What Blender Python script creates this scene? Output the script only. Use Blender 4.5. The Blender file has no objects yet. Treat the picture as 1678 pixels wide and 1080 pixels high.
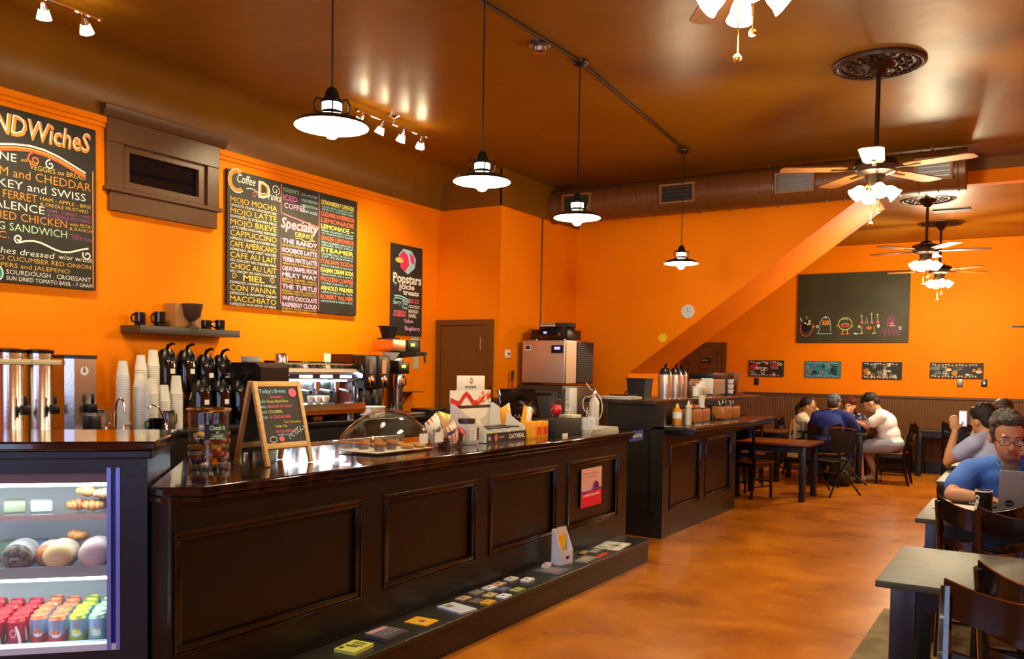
import bpy, bmesh, math, random
from mathutils import Vector, Matrix
random.seed(7)
R = math.radians
C = bpy.context.scene.collection
SC = bpy.context.scene
# ------------------------------------------------------------------ camera
cam_d = bpy.data.cameras.new('camera'); cam = bpy.data.objects.new('camera', cam_d); C.objects.link(cam)
YAW, PITCH, ROLL, FPX, PY, CAMZ = R(31.202), R(-2.2156), R(0.9607), 1420.27, 662.24, 1.5
fw = Vector((-math.sin(YAW)*math.cos(PITCH), math.cos(YAW)*math.cos(PITCH), math.sin(PITCH)))
r0 = Vector((math.cos(YAW), math.sin(YAW), 0)); u0 = r0.cross(fw)
rr = r0*math.cos(ROLL)+u0*math.sin(ROLL); uu = -r0*math.sin(ROLL)+u0*math.cos(ROLL)
cam.matrix_world = Matrix(((rr.x, uu.x, -fw.x, 0), (rr.y, uu.y, -fw.y, 0), (rr.z, uu.z, -fw.z, CAMZ), (0, 0, 0, 1)))
cam_d.sensor_width = 36; cam_d.lens = FPX/1678*36
cam_d.shift_y = (PY-540)/1678
cam_d.clip_start = 0.05
SC.camera = cam
# ------------------------------------------------------------------ world, exposure
w = bpy.data.worlds.new('world'); SC.world = w; w.use_nodes = True
w.node_tree.nodes['Background'].inputs[0].default_value = (0.05, 0.08, 0.16, 1)
w.node_tree.nodes['Background'].inputs[1].default_value = 0.6
SC.view_settings.view_transform = 'Standard'; SC.view_settings.look = 'None'
SC.view_settings.gamma = 1; SC.view_settings.exposure = 0.35
SC.cycles.max_bounces = 6; SC.cycles.diffuse_bounces = 3; SC.cycles.glossy_bounces = 3
SC.cycles.transmission_bounces = 6; SC.cycles.transparent_max_bounces = 10
SC.cycles.caustics_reflective = False; SC.cycles.caustics_refractive = False
SC.cycles.use_denoising = True
SC.cycles.sample_clamp_indirect = 6.0

def area_light(name, loc, size, power, col, rot=(0, 0, 0), size_y=None):
    d = bpy.data.lights.new(name, 'AREA'); d.energy = power; d.color = col
    d.shape = 'RECTANGLE'; d.size = size; d.size_y = size_y or size
    o = bpy.data.objects.new(name, d); C.objects.link(o); o.location = loc; o.rotation_euler = rot
    return o
def point_light(name, loc, power, col, rad=0.06):
    d = bpy.data.lights.new(name, 'POINT'); d.energy = power; d.color = col; d.shadow_soft_size = rad
    o = bpy.data.objects.new(name, d); C.objects.link(o); o.location = loc
    return o
def spot_light(name, loc, target, power, col, angle=70, blend=0.6, rad=0.03):
    d = bpy.data.lights.new(name, 'SPOT'); d.energy = power; d.color = col; d.shadow_soft_size = rad
    d.spot_size = R(angle); d.spot_blend = blend
    o = bpy.data.objects.new(name, d); C.objects.link(o); o.location = loc
    o.rotation_euler = (Vector(target)-Vector(loc)).to_track_quat('-Z', 'Y').to_euler()
    return o
# dusk light through the street windows behind the camera
area_light('street_window_light', (-2.6, -1.88, 1.75), 3.0, 42, (0.62, 0.75, 1.0), (R(90), 0, 0), 2.0)
area_light('street_window_light', (1.2, -1.88, 1.75), 2.2, 40, (0.62, 0.75, 1.0), (R(90), 0, 0), 2.0)

# ------------------------------------------------------------------ materials
def lin(h):
    if not isinstance(h, str): return tuple(h)
    h = h.lstrip('#'); c = [int(h[i:i+2], 16)/255 for i in (0, 2, 4)]
    return tuple(x/12.92 if x <= 0.04045 else ((x+0.055)/1.055)**2.4 for x in c)
MATS = {}
def mat(name, col=(0.5, 0.5, 0.5), rough=0.5, metal=0.0, emit=0, emit_col=None, alpha=None, trans=0.0, ior=1.45,
        spec=0.5, noise=None, bump=None, coat=0.0):
    """noise=(col2, scale, lo, hi[, stretch]) mottles the base colour; bump=(scale, strength)."""
    if name in MATS: return MATS[name]
    m = bpy.data.materials.new(name); m.use_nodes = True; nt = m.node_tree; b = nt.nodes['Principled BSDF']
    c = lin(col)
    b.inputs['Base Color'].default_value = (*c, 1); b.inputs['Roughness'].default_value = rough
    b.inputs['Metallic'].default_value = metal; b.inputs['IOR'].default_value = ior
    b.inputs['Transmission Weight'].default_value = trans; b.inputs['Specular IOR Level'].default_value = spec
    b.inputs['Coat Weight'].default_value = coat
    if emit:
        b.inputs['Emission Color'].default_value = (*lin(emit_col or col), 1); b.inputs['Emission Strength'].default_value = emit
    if alpha is not None: b.inputs['Alpha'].default_value = alpha
    if noise or bump:
        tc = nt.nodes.new('ShaderNodeTexCoord')
    if noise:
        mp = nt.nodes.new('ShaderNodeMapping'); nt.links.new(tc.outputs['Object'], mp.inputs[0])
        if len(noise) > 4: mp.inputs['Scale'].default_value = noise[4]
        n = nt.nodes.new('ShaderNodeTexNoise'); n.inputs['Scale'].default_value = noise[1]; n.inputs['Detail'].default_value = 6
        nt.links.new(mp.outputs[0], n.inputs[0])
        cr = nt.nodes.new('ShaderNodeValToRGB'); cr.color_ramp.elements[0].position = noise[2]; cr.color_ramp.elements[1].position = noise[3]
        cr.color_ramp.elements[0].color = (*c, 1); cr.color_ramp.elements[1].color = (*lin(noise[0]), 1)
        nt.links.new(n.outputs[0], cr.inputs[0]); nt.links.new(cr.outputs[0], b.inputs['Base Color'])
    if bump:
        n2 = nt.nodes.new('ShaderNodeTexNoise'); n2.inputs['Scale'].default_value = bump[0]; n2.inputs['Detail'].default_value = 4
        nt.links.new(tc.outputs['Object'], n2.inputs[0])
        bp = nt.nodes.new('ShaderNodeBump'); bp.inputs['Strength'].default_value = bump[1]; bp.inputs['Distance'].default_value = 0.02
        nt.links.new(n2.outputs[0], bp.inputs['Height']); nt.links.new(bp.outputs[0], b.inputs['Normal'])
    MATS[name] = m
    return m
def wave_mat(name, col, col2, scale, rough, axis='X', thresh=(0.0, 0.12), dist=0.0):
    """vertical boards: dark grooves from a wave along one axis"""
    m = bpy.data.materials.new(name); m.use_nodes = True; nt = m.node_tree; b = nt.nodes['Principled BSDF']
    b.inputs['Roughness'].default_value = rough
    tc = nt.nodes.new('ShaderNodeTexCoord'); wv = nt.nodes.new('ShaderNodeTexWave'); wv.bands_direction = axis
    wv.inputs['Scale'].default_value = scale; wv.inputs['Distortion'].default_value = dist
    nt.links.new(tc.outputs['Object'], wv.inputs[0])
    cr = nt.nodes.new('ShaderNodeValToRGB'); cr.color_ramp.elements[0].position = thresh[0]; cr.color_ramp.elements[1].position = thresh[1]
    cr.color_ramp.elements[0].color = (*lin(col2), 1); cr.color_ramp.elements[1].color = (*lin(col), 1)
    nt.links.new(wv.outputs[1], cr.inputs[0]); nt.links.new(cr.outputs[0], b.inputs['Base Color'])
    bp = nt.nodes.new('ShaderNodeBump'); bp.inputs['Strength'].default_value = 0.5; bp.inputs['Distance'].default_value = 0.01
    nt.links.new(wv.outputs[1], bp.inputs['Height']); nt.links.new(bp.outputs[0], b.inputs['Normal'])
    return m
def floor_mat():
    m = bpy.data.materials.new('stained_concrete'); m.use_nodes = True; nt = m.node_tree; b = nt.nodes['Principled BSDF']
    tc = nt.nodes.new('ShaderNodeTexCoord')
    n1 = nt.nodes.new('ShaderNodeTexNoise'); n1.inputs['Scale'].default_value = 1.7; n1.inputs['Detail'].default_value = 10; n1.inputs['Roughness'].default_value = 0.6; n1.inputs['Distortion'].default_value = 0.35
    n2 = nt.nodes.new('ShaderNodeTexNoise'); n2.inputs['Scale'].default_value = 6.5; n2.inputs['Detail'].default_value = 8; n2.inputs['Roughness'].default_value = 0.7
    for n in (n1, n2): nt.links.new(tc.outputs['Object'], n.inputs[0])
    c1 = nt.nodes.new('ShaderNodeValToRGB'); e = c1.color_ramp.elements
    e[0].position = 0.2; e[0].color = (*lin('#8c4608'), 1); e[1].position = 0.8; e[1].color = (*lin('#dc8814'), 1)
    k = c1.color_ramp.elements.new(0.5); k.color = (*lin('#b8680c'), 1)
    nt.links.new(n1.outputs[0], c1.inputs[0])
    mx = nt.nodes.new('ShaderNodeMix'); mx.data_type = 'RGBA'; mx.blend_type = 'OVERLAY'; mx.inputs[0].default_value = 0.35
    nt.links.new(c1.outputs[0], mx.inputs[6]); nt.links.new(n2.outputs[0], mx.inputs[7])
    nt.links.new(mx.outputs[2], b.inputs['Base Color'])
    b.inputs['Specular IOR Level'].default_value = 0.35
    rr_ = nt.nodes.new('ShaderNodeMapRange'); rr_.inputs[3].default_value = 0.22; rr_.inputs[4].default_value = 0.36
    nt.links.new(n1.outputs[0], rr_.inputs[0]); nt.links.new(rr_.outputs[0], b.inputs['Roughness'])
    bp = nt.nodes.new('ShaderNodeBump'); bp.inputs['Strength'].default_value = 0.08; bp.inputs['Distance'].default_value = 0.02
    nt.links.new(n2.outputs[0], bp.inputs['Height']); nt.links.new(bp.outputs[0], b.inputs['Normal'])
    return m
ORANGE = mat('orange_wall_paint', (0.93, 0.235, 0.0), 0.55, spec=0.1, bump=(9, 0.05), noise=((0.88, 0.205, 0.0), 1.3, 0.35, 0.7))
BROWN = mat('brown_ceiling_paint', (0.22, 0.082, 0.003), 0.36, spec=0.32, bump=(2.6, 0.3), noise=((0.18, 0.066, 0.002), 2.0, 0.3, 0.7))
BROWND = mat('dark_brown_trim_paint', '#5c3a1c', 0.38, bump=(20, 0.08))
DUCTM = mat('brown_painted_duct', '#6b3d18', 0.38, bump=(6, 0.1))
DOORM = mat('brown_door_paint', '#6a4216', 0.4, bump=(12, 0.05))
WAINS = wave_mat('brown_beadboard', '#6a4216', '#4a2c0e', 8.5, 0.5)
WAINSY = wave_mat('brown_beadboard_side', '#70481a', '#3a240c', 5.2, 0.42, 'Y')
FLOOR = floor_mat()
BLACKP = mat('black_brown_cabinet_paint', '#130f09', 0.33, bump=(30, 0.05))
BLACKP2 = mat('black_shelf_paint', '#23221b', 0.3, bump=(40, 0.06))
NAVYP = mat('blue_black_cabinet_paint', '#090d18', 0.35, bump=(30, 0.04))
COUNTER = mat('dark_varnished_counter', '#180d08', 0.1, noise=('#2a160d', 7, 0.35, 0.7, (1, 6, 1)), coat=0.6)
GREYSTONE = mat('grey_brown_table_top', '#5a533e', 0.5, spec=0.25, noise=('#3e3a28', 8, 0.3, 0.7, (1.2, 6, 1)))
BLACK = mat('black_plastic', '#0d0d0e', 0.3)
BLACKM = mat('matt_black', '#14120f', 0.6)
GLOSSB = mat('gloss_black', '#08080a', 0.08, coat=0.4)
STEEL = mat('brushed_steel', '#c2bdb3', 0.22, 1.0, bump=(60, 0.03))
STEELD = mat('dark_steel', '#77726a', 0.3, 1.0)
CHROME = mat('chrome', '#e6e6e6', 0.06, 1.0)
BRASS = mat('brass', '#c9933c', 0.25, 1.0)
DBRONZE = mat('dark_bronze', '#3c2a1c', 0.35, 0.7)
WHITE = mat('white_plastic', '#e9e6dd', 0.4)
PAPERW = mat('white_paper', '#e6e2d6', 0.7)
CUPW = mat('paper_cup_white', '#e3e0cf', 0.55)
WOODL = mat('light_pine', '#dcae66', 0.45, noise=('#c8964c', 14, 0.3, 0.7, (1, 1, 5)))
WOODD = mat('dark_stained_wood', '#170e0a', 0.14, noise=('#24150c', 12, 0.3, 0.7, (1, 1, 4)), coat=0.5)
WOODT = mat('red_brown_table_wood', '#7a3d12', 0.28, noise=('#5e2c0b', 6, 0.3, 0.7, (4, 1, 1)))
FANW = mat('fan_blade_wood', '#7a4a1e', 0.45, noise=('#6a3c14', 12, 0.3, 0.7, (4, 1, 1)))
WOODH = mat('honey_wood', '#b8702c', 0.4, noise=('#98561c', 12, 0.3, 0.7, (1, 1, 4)))
CHALKB = mat('chalkboard_black', '#242220', 0.65, noise=('#33302c', 3, 0.35, 0.75))
CHALKG = mat('chalkboard_green_black', '#33301c', 0.6, noise=('#454128', 2.2, 0.3, 0.75, (1, 1, 1)))
CLEARP = mat('thin_clear_plastic', '#e8ecf4', 0.12, alpha=0.28)
NIGHTG = mat('dark_night_glass', '#0b0d14', 0.05, coat=0.5)
def thin_glass(name, tint=(1, 1, 1), refl=0.9, base=0.04, rough=0.03):
    m = bpy.data.materials.new(name); m.use_nodes = True; nt = m.node_tree; nt.nodes.remove(nt.nodes['Principled BSDF'])
    out = nt.nodes['Material Output']; tr = nt.nodes.new('ShaderNodeBsdfTransparent'); tr.inputs[0].default_value = (*tint, 1)
    gl = nt.nodes.new('ShaderNodeBsdfGlossy'); gl.inputs['Roughness'].default_value = rough
    lw0 = nt.nodes.new('ShaderNodeLayerWeight'); lw0.inputs[0].default_value = 0.5
    lw = nt.nodes.new('ShaderNodeMath'); lw.operation = 'POWER'; lw.inputs[1].default_value = 3.5; nt.links.new(lw0.outputs['Facing'], lw.inputs[0])
    ma = nt.nodes.new('ShaderNodeMath'); ma.operation = 'MULTIPLY_ADD'; ma.inputs[1].default_value = refl; ma.inputs[2].default_value = base
    mx = nt.nodes.new('ShaderNodeMixShader'); nt.links.new(lw.outputs[0], ma.inputs[0]); nt.links.new(ma.outputs[0], mx.inputs[0])
    nt.links.new(tr.outputs[0], mx.inputs[1]); nt.links.new(gl.outputs[0], mx.inputs[2]); nt.links.new(mx.outputs[0], out.inputs[0])
    MATS[name] = m; return m
GLASS = thin_glass('clear_glass_wall', (.97, .98, .96), .7, .03); PLASTG = thin_glass('clear_acrylic_sheet', (.97, .96, .95), .6, .03)
def chalk(name, col): return mat('chalk_'+name, col, 0.9)
CH_W = chalk('white', '#e8e6da'); CH_Y = chalk('yellow', '#d9a83c'); CH_O = chalk('orange', '#de8a34'); CH_P = chalk('pink', '#ee6a78')
CH_L = chalk('lilac', '#e2a6cf'); CH_B = chalk('blue', '#9fd0dc'); CH_G = chalk('green', '#b9dcb4'); CH_R = chalk('red', '#d8603c'); CH_LY = chalk('lemon', '#d8cc58')
CH_PU = chalk('purple', '#a4508f'); CH_T = chalk('teal', '#2f8f84'); CH_M = chalk('magenta', '#e0306c')
def skin_m(n, c): return mat('skin_'+n, c, 0.5)

# ------------------------------------------------------------------ mesh building
class MB:
    def __init__(s): s.v = []; s.f = []; s.mi = []; s.mats = []; s.M = Matrix()
    def at(s, loc=(0, 0, 0), rz=0, rx=0, ry=0): s.M = Matrix.Translation(loc) @ Matrix.Rotation(rz, 4, 'Z') @ Matrix.Rotation(ry, 4, 'Y') @ Matrix.Rotation(rx, 4, 'X'); return s
    def add(s, vs, fs, m):
        if m not in s.mats: s.mats.append(m)
        k = s.mats.index(m); b = len(s.v)
        s.v += [tuple(s.M @ Vector(v)) for v in vs]
        for f in fs: s.f.append([i+b for i in f]); s.mi.append(k)
        return s
    def box(s, x0, y0, z0, x1, y1, z1, m, ch=0):
        if x1 < x0: x0, x1 = x1, x0
        if y1 < y0: y0, y1 = y1, y0
        if z1 < z0: z0, z1 = z1, z0
        if ch <= 0:
            vs = [(x, y, z) for x in (x0, x1) for y in (y0, y1) for z in (z0, z1)]
            return s.add(vs, [(0, 1, 3, 2), (4, 6, 7, 5), (0, 4, 5, 1), (2, 3, 7, 6), (0, 2, 6, 4), (1, 5, 7, 3)], m)
        bm = bmesh.new(); bmesh.ops.create_cube(bm, size=1)
        for v in bm.verts: v.co = Vector(((x0+x1)/2+v.co.x*(x1-x0), (y0+y1)/2+v.co.y*(y1-y0), (z0+z1)/2+v.co.z*(z1-z0)))
        bmesh.ops.bevel(bm, geom=bm.edges[:], offset=min(ch, (x1-x0)*.45, (y1-y0)*.45, (z1-z0)*.45), segments=2, affect='EDGES', profile=0.6)
        bm.verts.index_update()
        s.add([v.co[:] for v in bm.verts], [[v.index for v in f.verts] for f in bm.faces], m); bm.free(); return s
    def cyl(s, p0, p1, r0, r1, m, n=16, caps=True):
        p0 = Vector(p0); p1 = Vector(p1); d = (p1-p0).normalized()
        a = d.orthogonal().normalized(); b = d.cross(a); vs = []
        for p, r in ((p0, r0), (p1, r1)):
            for i in range(n):
                t = 2*math.pi*i/n; vs.append(tuple(p+a*(r*math.cos(t))+b*(r*math.sin(t))))
        fs = [(i, (i+1) % n, n+(i+1) % n, n+i) for i in range(n)]
        if caps: fs += [tuple(range(n))[::-1], tuple(range(n, 2*n))]
        return s.add(vs, fs, m)
    def lathe(s, prof, m, c=(0, 0, 0), n=20):
        vs = []; fs = []
        for r, z in prof:
            for i in range(n):
                t = 2*math.pi*i/n; vs.append((c[0]+max(r, 1e-4)*math.cos(t), c[1]+max(r, 1e-4)*math.sin(t), c[2]+z))
        for j in range(len(prof)-1):
            for i in range(n): fs.append((j*n+i, j*n+(i+1) % n, (j+1)*n+(i+1) % n, (j+1)*n+i))
        return s.add(vs, fs, m)
    def tube(s, pts, r, m, n=8, closed=False):
        pts = [Vector(p) for p in pts]; N = len(pts); rs = r if isinstance(r, (list, tuple)) else [r]*N
        vs = []; fs = []; prev = None
        for i, p in enumerate(pts):
            if closed: d = pts[(i+1) % N]-pts[i-1]
            else: d = pts[min(i+1, N-1)]-pts[max(i-1, 0)]
            d = d.normalized() if d.length > 1e-9 else Vector((0, 0, 1))
            a = d.orthogonal().normalized() if prev is None else (prev-d*prev.dot(d))
            if a.length < 1e-6: a = d.orthogonal()
            a.normalize(); prev = a; b = d.cross(a)
            for k in range(n):
                t = 2*math.pi*k/n; vs.append(tuple(p+a*(rs[i]*math.cos(t))+b*(rs[i]*math.sin(t))))
        for i in range(N if closed else N-1):
            j = (i+1) % N
            for k in range(n): fs.append((i*n+k, i*n+(k+1) % n, j*n+(k+1) % n, j*n+k))
        if not closed: fs += [tuple(range(n))[::-1], tuple(range((N-1)*n, N*n))]
        return s.add(vs, fs, m)
    def prism(s, poly, a0, a1, m, axis='Z'):
        def P(u, v, a): return {'Z': (u, v, a), 'Y': (u, a, v), 'X': (a, u, v)}[axis]
        n = len(poly); vs = [P(*p, a0) for p in poly]+[P(*p, a1) for p in poly]
        fs = [(i, (i+1) % n, n+(i+1) % n, n+i) for i in range(n)]+[tuple(range(n))[::-1], tuple(range(n, 2*n))]
        return s.add(vs, fs, m)
    def ell(s, c, rx, ry, rz, m, n=14, rot=None):
        vs = []; fs = []; k = max(6, n//2+1)
        for j in range(k+1):
            ph = math.pi*j/k
            for i in range(n):
                t = 2*math.pi*i/n
                v = Vector((rx*math.sin(ph)*math.cos(t), ry*math.sin(ph)*math.sin(t), rz*math.cos(ph)))
                if rot is not None: v = rot @ v
                vs.append(tuple(Vector(c)+v))
        for j in range(k):
            for i in range(n): fs.append((j*n+i, (j+1)*n+i, (j+1)*n+(i+1) % n, j*n+(i+1) % n))
        return s.add(vs, fs, m)
    def quad(s, a, b, c, d, m): return s.add([a, b, c, d], [(0, 1, 2, 3)], m)
    def build(s, name, parent=None, loc=None, rz=0, label=None, cat=None, group=None, kind=None, smooth=True, bevel=0, mods=None):
        me = bpy.data.meshes.new(name); me.from_pydata(s.v, [], s.f)
        for m in s.mats: me.materials.append(m)
        me.polygons.foreach_set('material_index', s.mi)
        bm = bmesh.new(); bm.from_mesh(me); bmesh.ops.remove_doubles(bm, verts=bm.verts, dist=1e-6)
        bmesh.ops.recalc_face_normals(bm, faces=bm.faces); bm.to_mesh(me); bm.free()
        if smooth:
            me.shade_smooth(); me.set_sharp_from_angle(angle=R(38))
        o = bpy.data.objects.new(name, me); C.objects.link(o)
        if parent: o.parent = parent
        if loc: o.location = loc
        if rz: o.rotation_euler = (0, 0, rz)
        tag(o, label, cat, group, kind)
        if bevel:
            b = o.modifiers.new('bevel', 'BEVEL'); b.width = bevel; b.segments = 2; b.limit_method = 'ANGLE'; b.angle_limit = R(50)
        return o
def tag(o, label=None, cat=None, group=None, kind=None):
    if label: o['label'] = label
    if cat: o['category'] = cat
    if group: o['group'] = group
    if kind: o['kind'] = kind
    return o
def thing(name, label, cat, loc=(0, 0, 0), rz=0, group=None):
    o = bpy.data.objects.new(name, None); C.objects.link(o); o.location = loc; o.rotation_euler = (0, 0, rz)
    o.empty_display_size = 0.05
    return tag(o, label, cat, group)
def dup(root, loc, rz=0, label=None, group=None):
    r = root.copy(); C.objects.link(r); r.location = loc; r.rotation_euler = (0, 0, rz)
    if label: r['label'] = label
    if group: r['group'] = group
    for ch in list(root.children):
        c = ch.copy(); C.objects.link(c); c.parent = r
        for g in ch.children:
            d = g.copy(); C.objects.link(d); d.parent = c
    return r
def arc(c, r, a0, a1, n, plane='XZ'):
    out = []
    for i in range(n+1):
        t = R(a0+(a1-a0)*i/n); u, v = r*math.cos(t), r*math.sin(t)
        out.append({'XZ': (c[0]+u, c[1], c[2]+v), 'YZ': (c[0], c[1]+u, c[2]+v), 'XY': (c[0]+u, c[1]+v, c[2])}[plane])
    return out
# flat lettering: glyph outlines laid on a plane  (origin o, right a, up b)
_tc = {}
def glyphs(s, shear=0.0, fat=0.0):
    key = (s, shear, fat)
    if key not in _tc:
        cu = bpy.data.curves.new('lettering', 'FONT'); cu.body = s; cu.resolution_u = 2; cu.shear = shear; cu.offset = fat
        ob = bpy.data.objects.new('lettering', cu); me = ob.to_mesh()
        vs = [v.co[:] for v in me.vertices]; fs = [list(p.vertices) for p in me.polygons]
        ob.to_mesh_clear(); bpy.data.objects.remove(ob); bpy.data.curves.remove(cu)
        _tc[key] = (vs, fs)
    return _tc[key]
def write(mb, s, o, a, b, h, m, width=None, shear=0.0, fat=-0.008, lift=0.0, align='L', wob=0.0):
    """h = capital height; width = fit the line to this width"""
    vs, fs = glyphs(s, shear, fat)
    if not vs: return
    x0 = min(v[0] for v in vs); x1 = max(v[0] for v in vs); k = h/0.72; sx = k
    if width: sx = width/max(x1-x0, 1e-3)
    o = Vector(o); a = Vector(a).normalized(); b = Vector(b).normalized(); n = a.cross(b)
    off = -x0*sx
    if align == 'C': off -= (x1-x0)*sx/2
    if align == 'R': off -= (x1-x0)*sx
    out = []
    for v in vs:
        x = v[0]*sx+off
        out.append(tuple(o+a*x+b*(v[1]*k+wob*h*math.sin(x*23/max(h*10, .2)))+n*lift))
    mb.add(out, fs, m)
def stroke(mb, pts, r, m, o, a, b, lift=0.002, closed=False):
    """a chalk line: flat ribbon through 2-D points in the board plane"""
    o = Vector(o); a = Vector(a).normalized(); b = Vector(b).normalized(); n = a.cross(b)
    P = [o+a*p[0]+b*p[1]+n*lift for p in pts]; N = len(P); vs = []; fs = []
    for i, p in enumerate(P):
        d = (P[(i+1) % N]-P[i-1]) if closed else (P[min(i+1, N-1)]-P[max(i-1, 0)])
        if d.length < 1e-9: d = a.copy()
        t = n.cross(d.normalized())*r
        vs += [tuple(p+t), tuple(p-t)]
    for i in range(N if closed else N-1):
        j = (i+1) % N; fs.append((2*i, 2*i+1, 2*j+1, 2*j))
    mb.add(vs, fs, m)
def circ(cx, cy, rx, ry=None, n=18, a0=0, a1=360):
    ry = rx if ry is None else ry
    return [(cx+rx*math.cos(R(a0+(a1-a0)*i/n)), cy+ry*math.sin(R(a0+(a1-a0)*i/n))) for i in range(n+(0 if abs(a1-a0) >= 360 else 1))]
def spiral(cx, cy, r0, r1, a0, a1, n=22):
    return [(cx+(r0+(r1-r0)*i/n)*math.cos(R(a0+(a1-a0)*i/n)), cy+(r0+(r1-r0)*i/n)*math.sin(R(a0+(a1-a0)*i/n))) for i in range(n+1)]
def disc(mb, cx, cy, rx, ry, m, o, a, b, lift=0.001, n=20):
    o = Vector(o); a = Vector(a).normalized(); b = Vector(b).normalized(); nn = a.cross(b)
    vs = [tuple(o+a*(cx+rx*math.cos(2*math.pi*i/n))+b*(cy+ry*math.sin(2*math.pi*i/n))+nn*lift) for i in range(n)]
    mb.add(vs, [tuple(range(n))], m)
def patch(mb, poly, m, o, a, b, lift=0.001):
    o = Vector(o); a = Vector(a).normalized(); b = Vector(b).normalized(); nn = a.cross(b)
    mb.add([tuple(o+a*p[0]+b*p[1]+nn*lift) for p in poly], [tuple(range(len(poly)))], m)
ORD = ['first', 'second', 'third', 'fourth', 'fifth', 'sixth', 'seventh', 'eighth', 'ninth', 'tenth', 'eleventh', 'twelfth']
ZV = (0, 0, 1); XV = (1, 0, 0); YV = (0, 1, 0)

# ================================================================== SETTING
WX = -5.9; YD = 8.08; SX = -5.07; YS = 9.9; YB = 15.1; ZC = 3.7; ZT = 3.30; XR = 2.6; YF = -2.0
def struct(mb, name, **k): return mb.build(name, kind='structure', smooth=k.pop('smooth', False), **k)
struct(MB().box(WX-.3, YF-.3, -.12, XR+.3, YB+.3, 0, FLOOR), 'floor')
struct(MB().box(WX-.3, YF-.3, ZC, XR+.3, YS+.05, ZC+.12, BROWN), 'ceiling')
# left wall with the real opening of the little transom window cut out of it
mb = MB()
wy0, wy1, wz0, wz1 = 4.07, 4.79, 2.82, 3.13
mb.box(WX-.15, YF-.3, 0, WX, wy0, ZC, ORANGE); mb.box(WX-.15, wy1, 0, WX, YD, ZC, ORANGE)
mb.box(WX-.15, wy0, 0, WX, wy1, wz0, ORANGE); mb.box(WX-.15, wy0, wz1, WX, wy1, ZC, ORANGE)
struct(mb, 'wall_left')
struct(MB().box(WX-.15, YD, 0, SX, YD+.15, ZC, ORANGE), 'wall_back_left')
struct(MB().box(SX-.15, YD+.15, 0, SX, YS, ZC, ORANGE), 'wall_side')
# stair enclosure: side face, sloping soffit and end, up to the mezzanine edge
zs = 1.49; xs = -4.32; xt = -1.60; zt = zs+(xt-xs)*0.728
mb = MB(); mb.prism([(SX-.15, 0), (xs, 0), (xs, zs), (xt, zt), (xt, ZC), (SX-.15, ZC)], YS, YS+1.12, ORANGE, 'Y')
struct(mb, 'wall_stair')
struct(MB().box(xt, YS, zt-.02, XR, YS+.14, zt+.11, ORANGE), 'trim_mezzanine_edge')
struct(MB().box(xt, YS-.01, zt+.11, XR, YS+.14, ZC, BROWN), 'trim_mezzanine_band')
mb = MB(); mb.add([(xt, YS+.14, zt-.01), (XR, YS+.14, zt-.01), (XR, YB+.1, 3.645), (-6.2, YB+.1, 3.645), (-6.2, YS+1.12, zt+.03), (xt, YS+1.12, zt+.03),
                   (xt, YS+.14, ZC+.1), (XR, YS+.14, ZC+.1), (XR, YB+.1, ZC+.1), (-6.2, YB+.1, ZC+.1), (-6.2, YS+1.12, ZC+.1), (xt, YS+1.12, ZC+.1)],
                  [(0, 1, 2, 3, 4, 5), (11, 10, 9, 8, 7, 6), (0, 6, 7, 1), (1, 7, 8, 2), (2, 8, 9, 3), (3, 9, 10, 4), (4, 10, 11, 5), (5, 11, 6, 0)], BROWN)
struct(mb, 'ceiling_low')
struct(MB().box(-6.2, YB, 0, XR+.2, YB+.15, ZC, ORANGE), 'wall_back')
struct(MB().box(-6.2, YS+1.12, 0, -6.05, YB, ZC, ORANGE), 'wall_back_side')
struct(MB().box(XR, YF-.3, 0, XR+.15, YB, ZC, ORANGE), 'wall_right')
mb = MB()   # street wall behind the camera with two window openings
mb.box(WX, YF-.15, 0, XR, YF, .75, ORANGE).box(WX, YF-.15, 2.75, XR, YF, ZC, ORANGE)
mb.box(WX, YF-.15, .75, -4.1, YF, 2.75, ORANGE).box(-1.1, YF-.15, .75, .1, YF, 2.75, ORANGE).box(2.3, YF-.15, .75, XR, YF, 2.75, ORANGE)
struct(mb, 'wall_street')
# brown cove above the orange of the left wall, flat band round the corner
pr = [(WX, ZT), (WX+.03, ZT+.0)]+[(WX+.03+.34*(1-math.cos(R(t))), ZT+.04+.36*math.sin(R(t))) for t in range(0, 91, 10)]+[(WX, ZC)]
struct(MB().prism(pr, YF, YD, BROWN, 'Y'), 'trim_cove', smooth=True)
struct(MB().box(WX, YD-.03, ZT, SX+.02, YD, ZC, BROWN).box(SX, YD-.03, ZT, SX+.03, YS, ZC, BROWN), 'trim_band')
struct(MB().box(WX, YF, ZT-.045, WX+.035, YD, ZT, ORANGE).box(WX, YF, ZT-.075, WX+.018, YD, ZT-.045, ORANGE), 'trim_picture_rail')
# wainscot + cap on the back walls
ZW = 1.2
mb = MB().box(-6.05, YB-.025, 0, XR, YB, ZW-.03, WAINS); struct(mb, 'trim_wainscot_back')
struct(MB().box(-6.05, YB-.05, ZW-.035, XR, YB, ZW, BROWND), 'trim_wainscot_cap')
struct(MB().box(-6.05, YB-.045, 0, XR, YB-.025, .17, BLACKP), 'baseboard_back')
struct(MB().box(SX, YS-.025, 0, xs, YS, ZW-.03, WAINS).box(SX, YS-.05, ZW-.035, xs+.02, YS, ZW, BROWND), 'trim_wainscot_stair')
struct(MB().box(-5.2, YD-.025, 0, SX+.025, YD, ZW-.03, WAINS).box(-5.2, YD-.045, ZW-.035, SX+.04, YD, ZW, BROWND)
       .box(SX, YD-.04, ZW-.035, SX+.04, YS, ZW, BROWND), 'trim_wainscot_corner')
struct(MB().box(SX, YD, 0, SX+.025, YS, ZW-.03, WAINSY), 'trim_wainscot_side')
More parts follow.
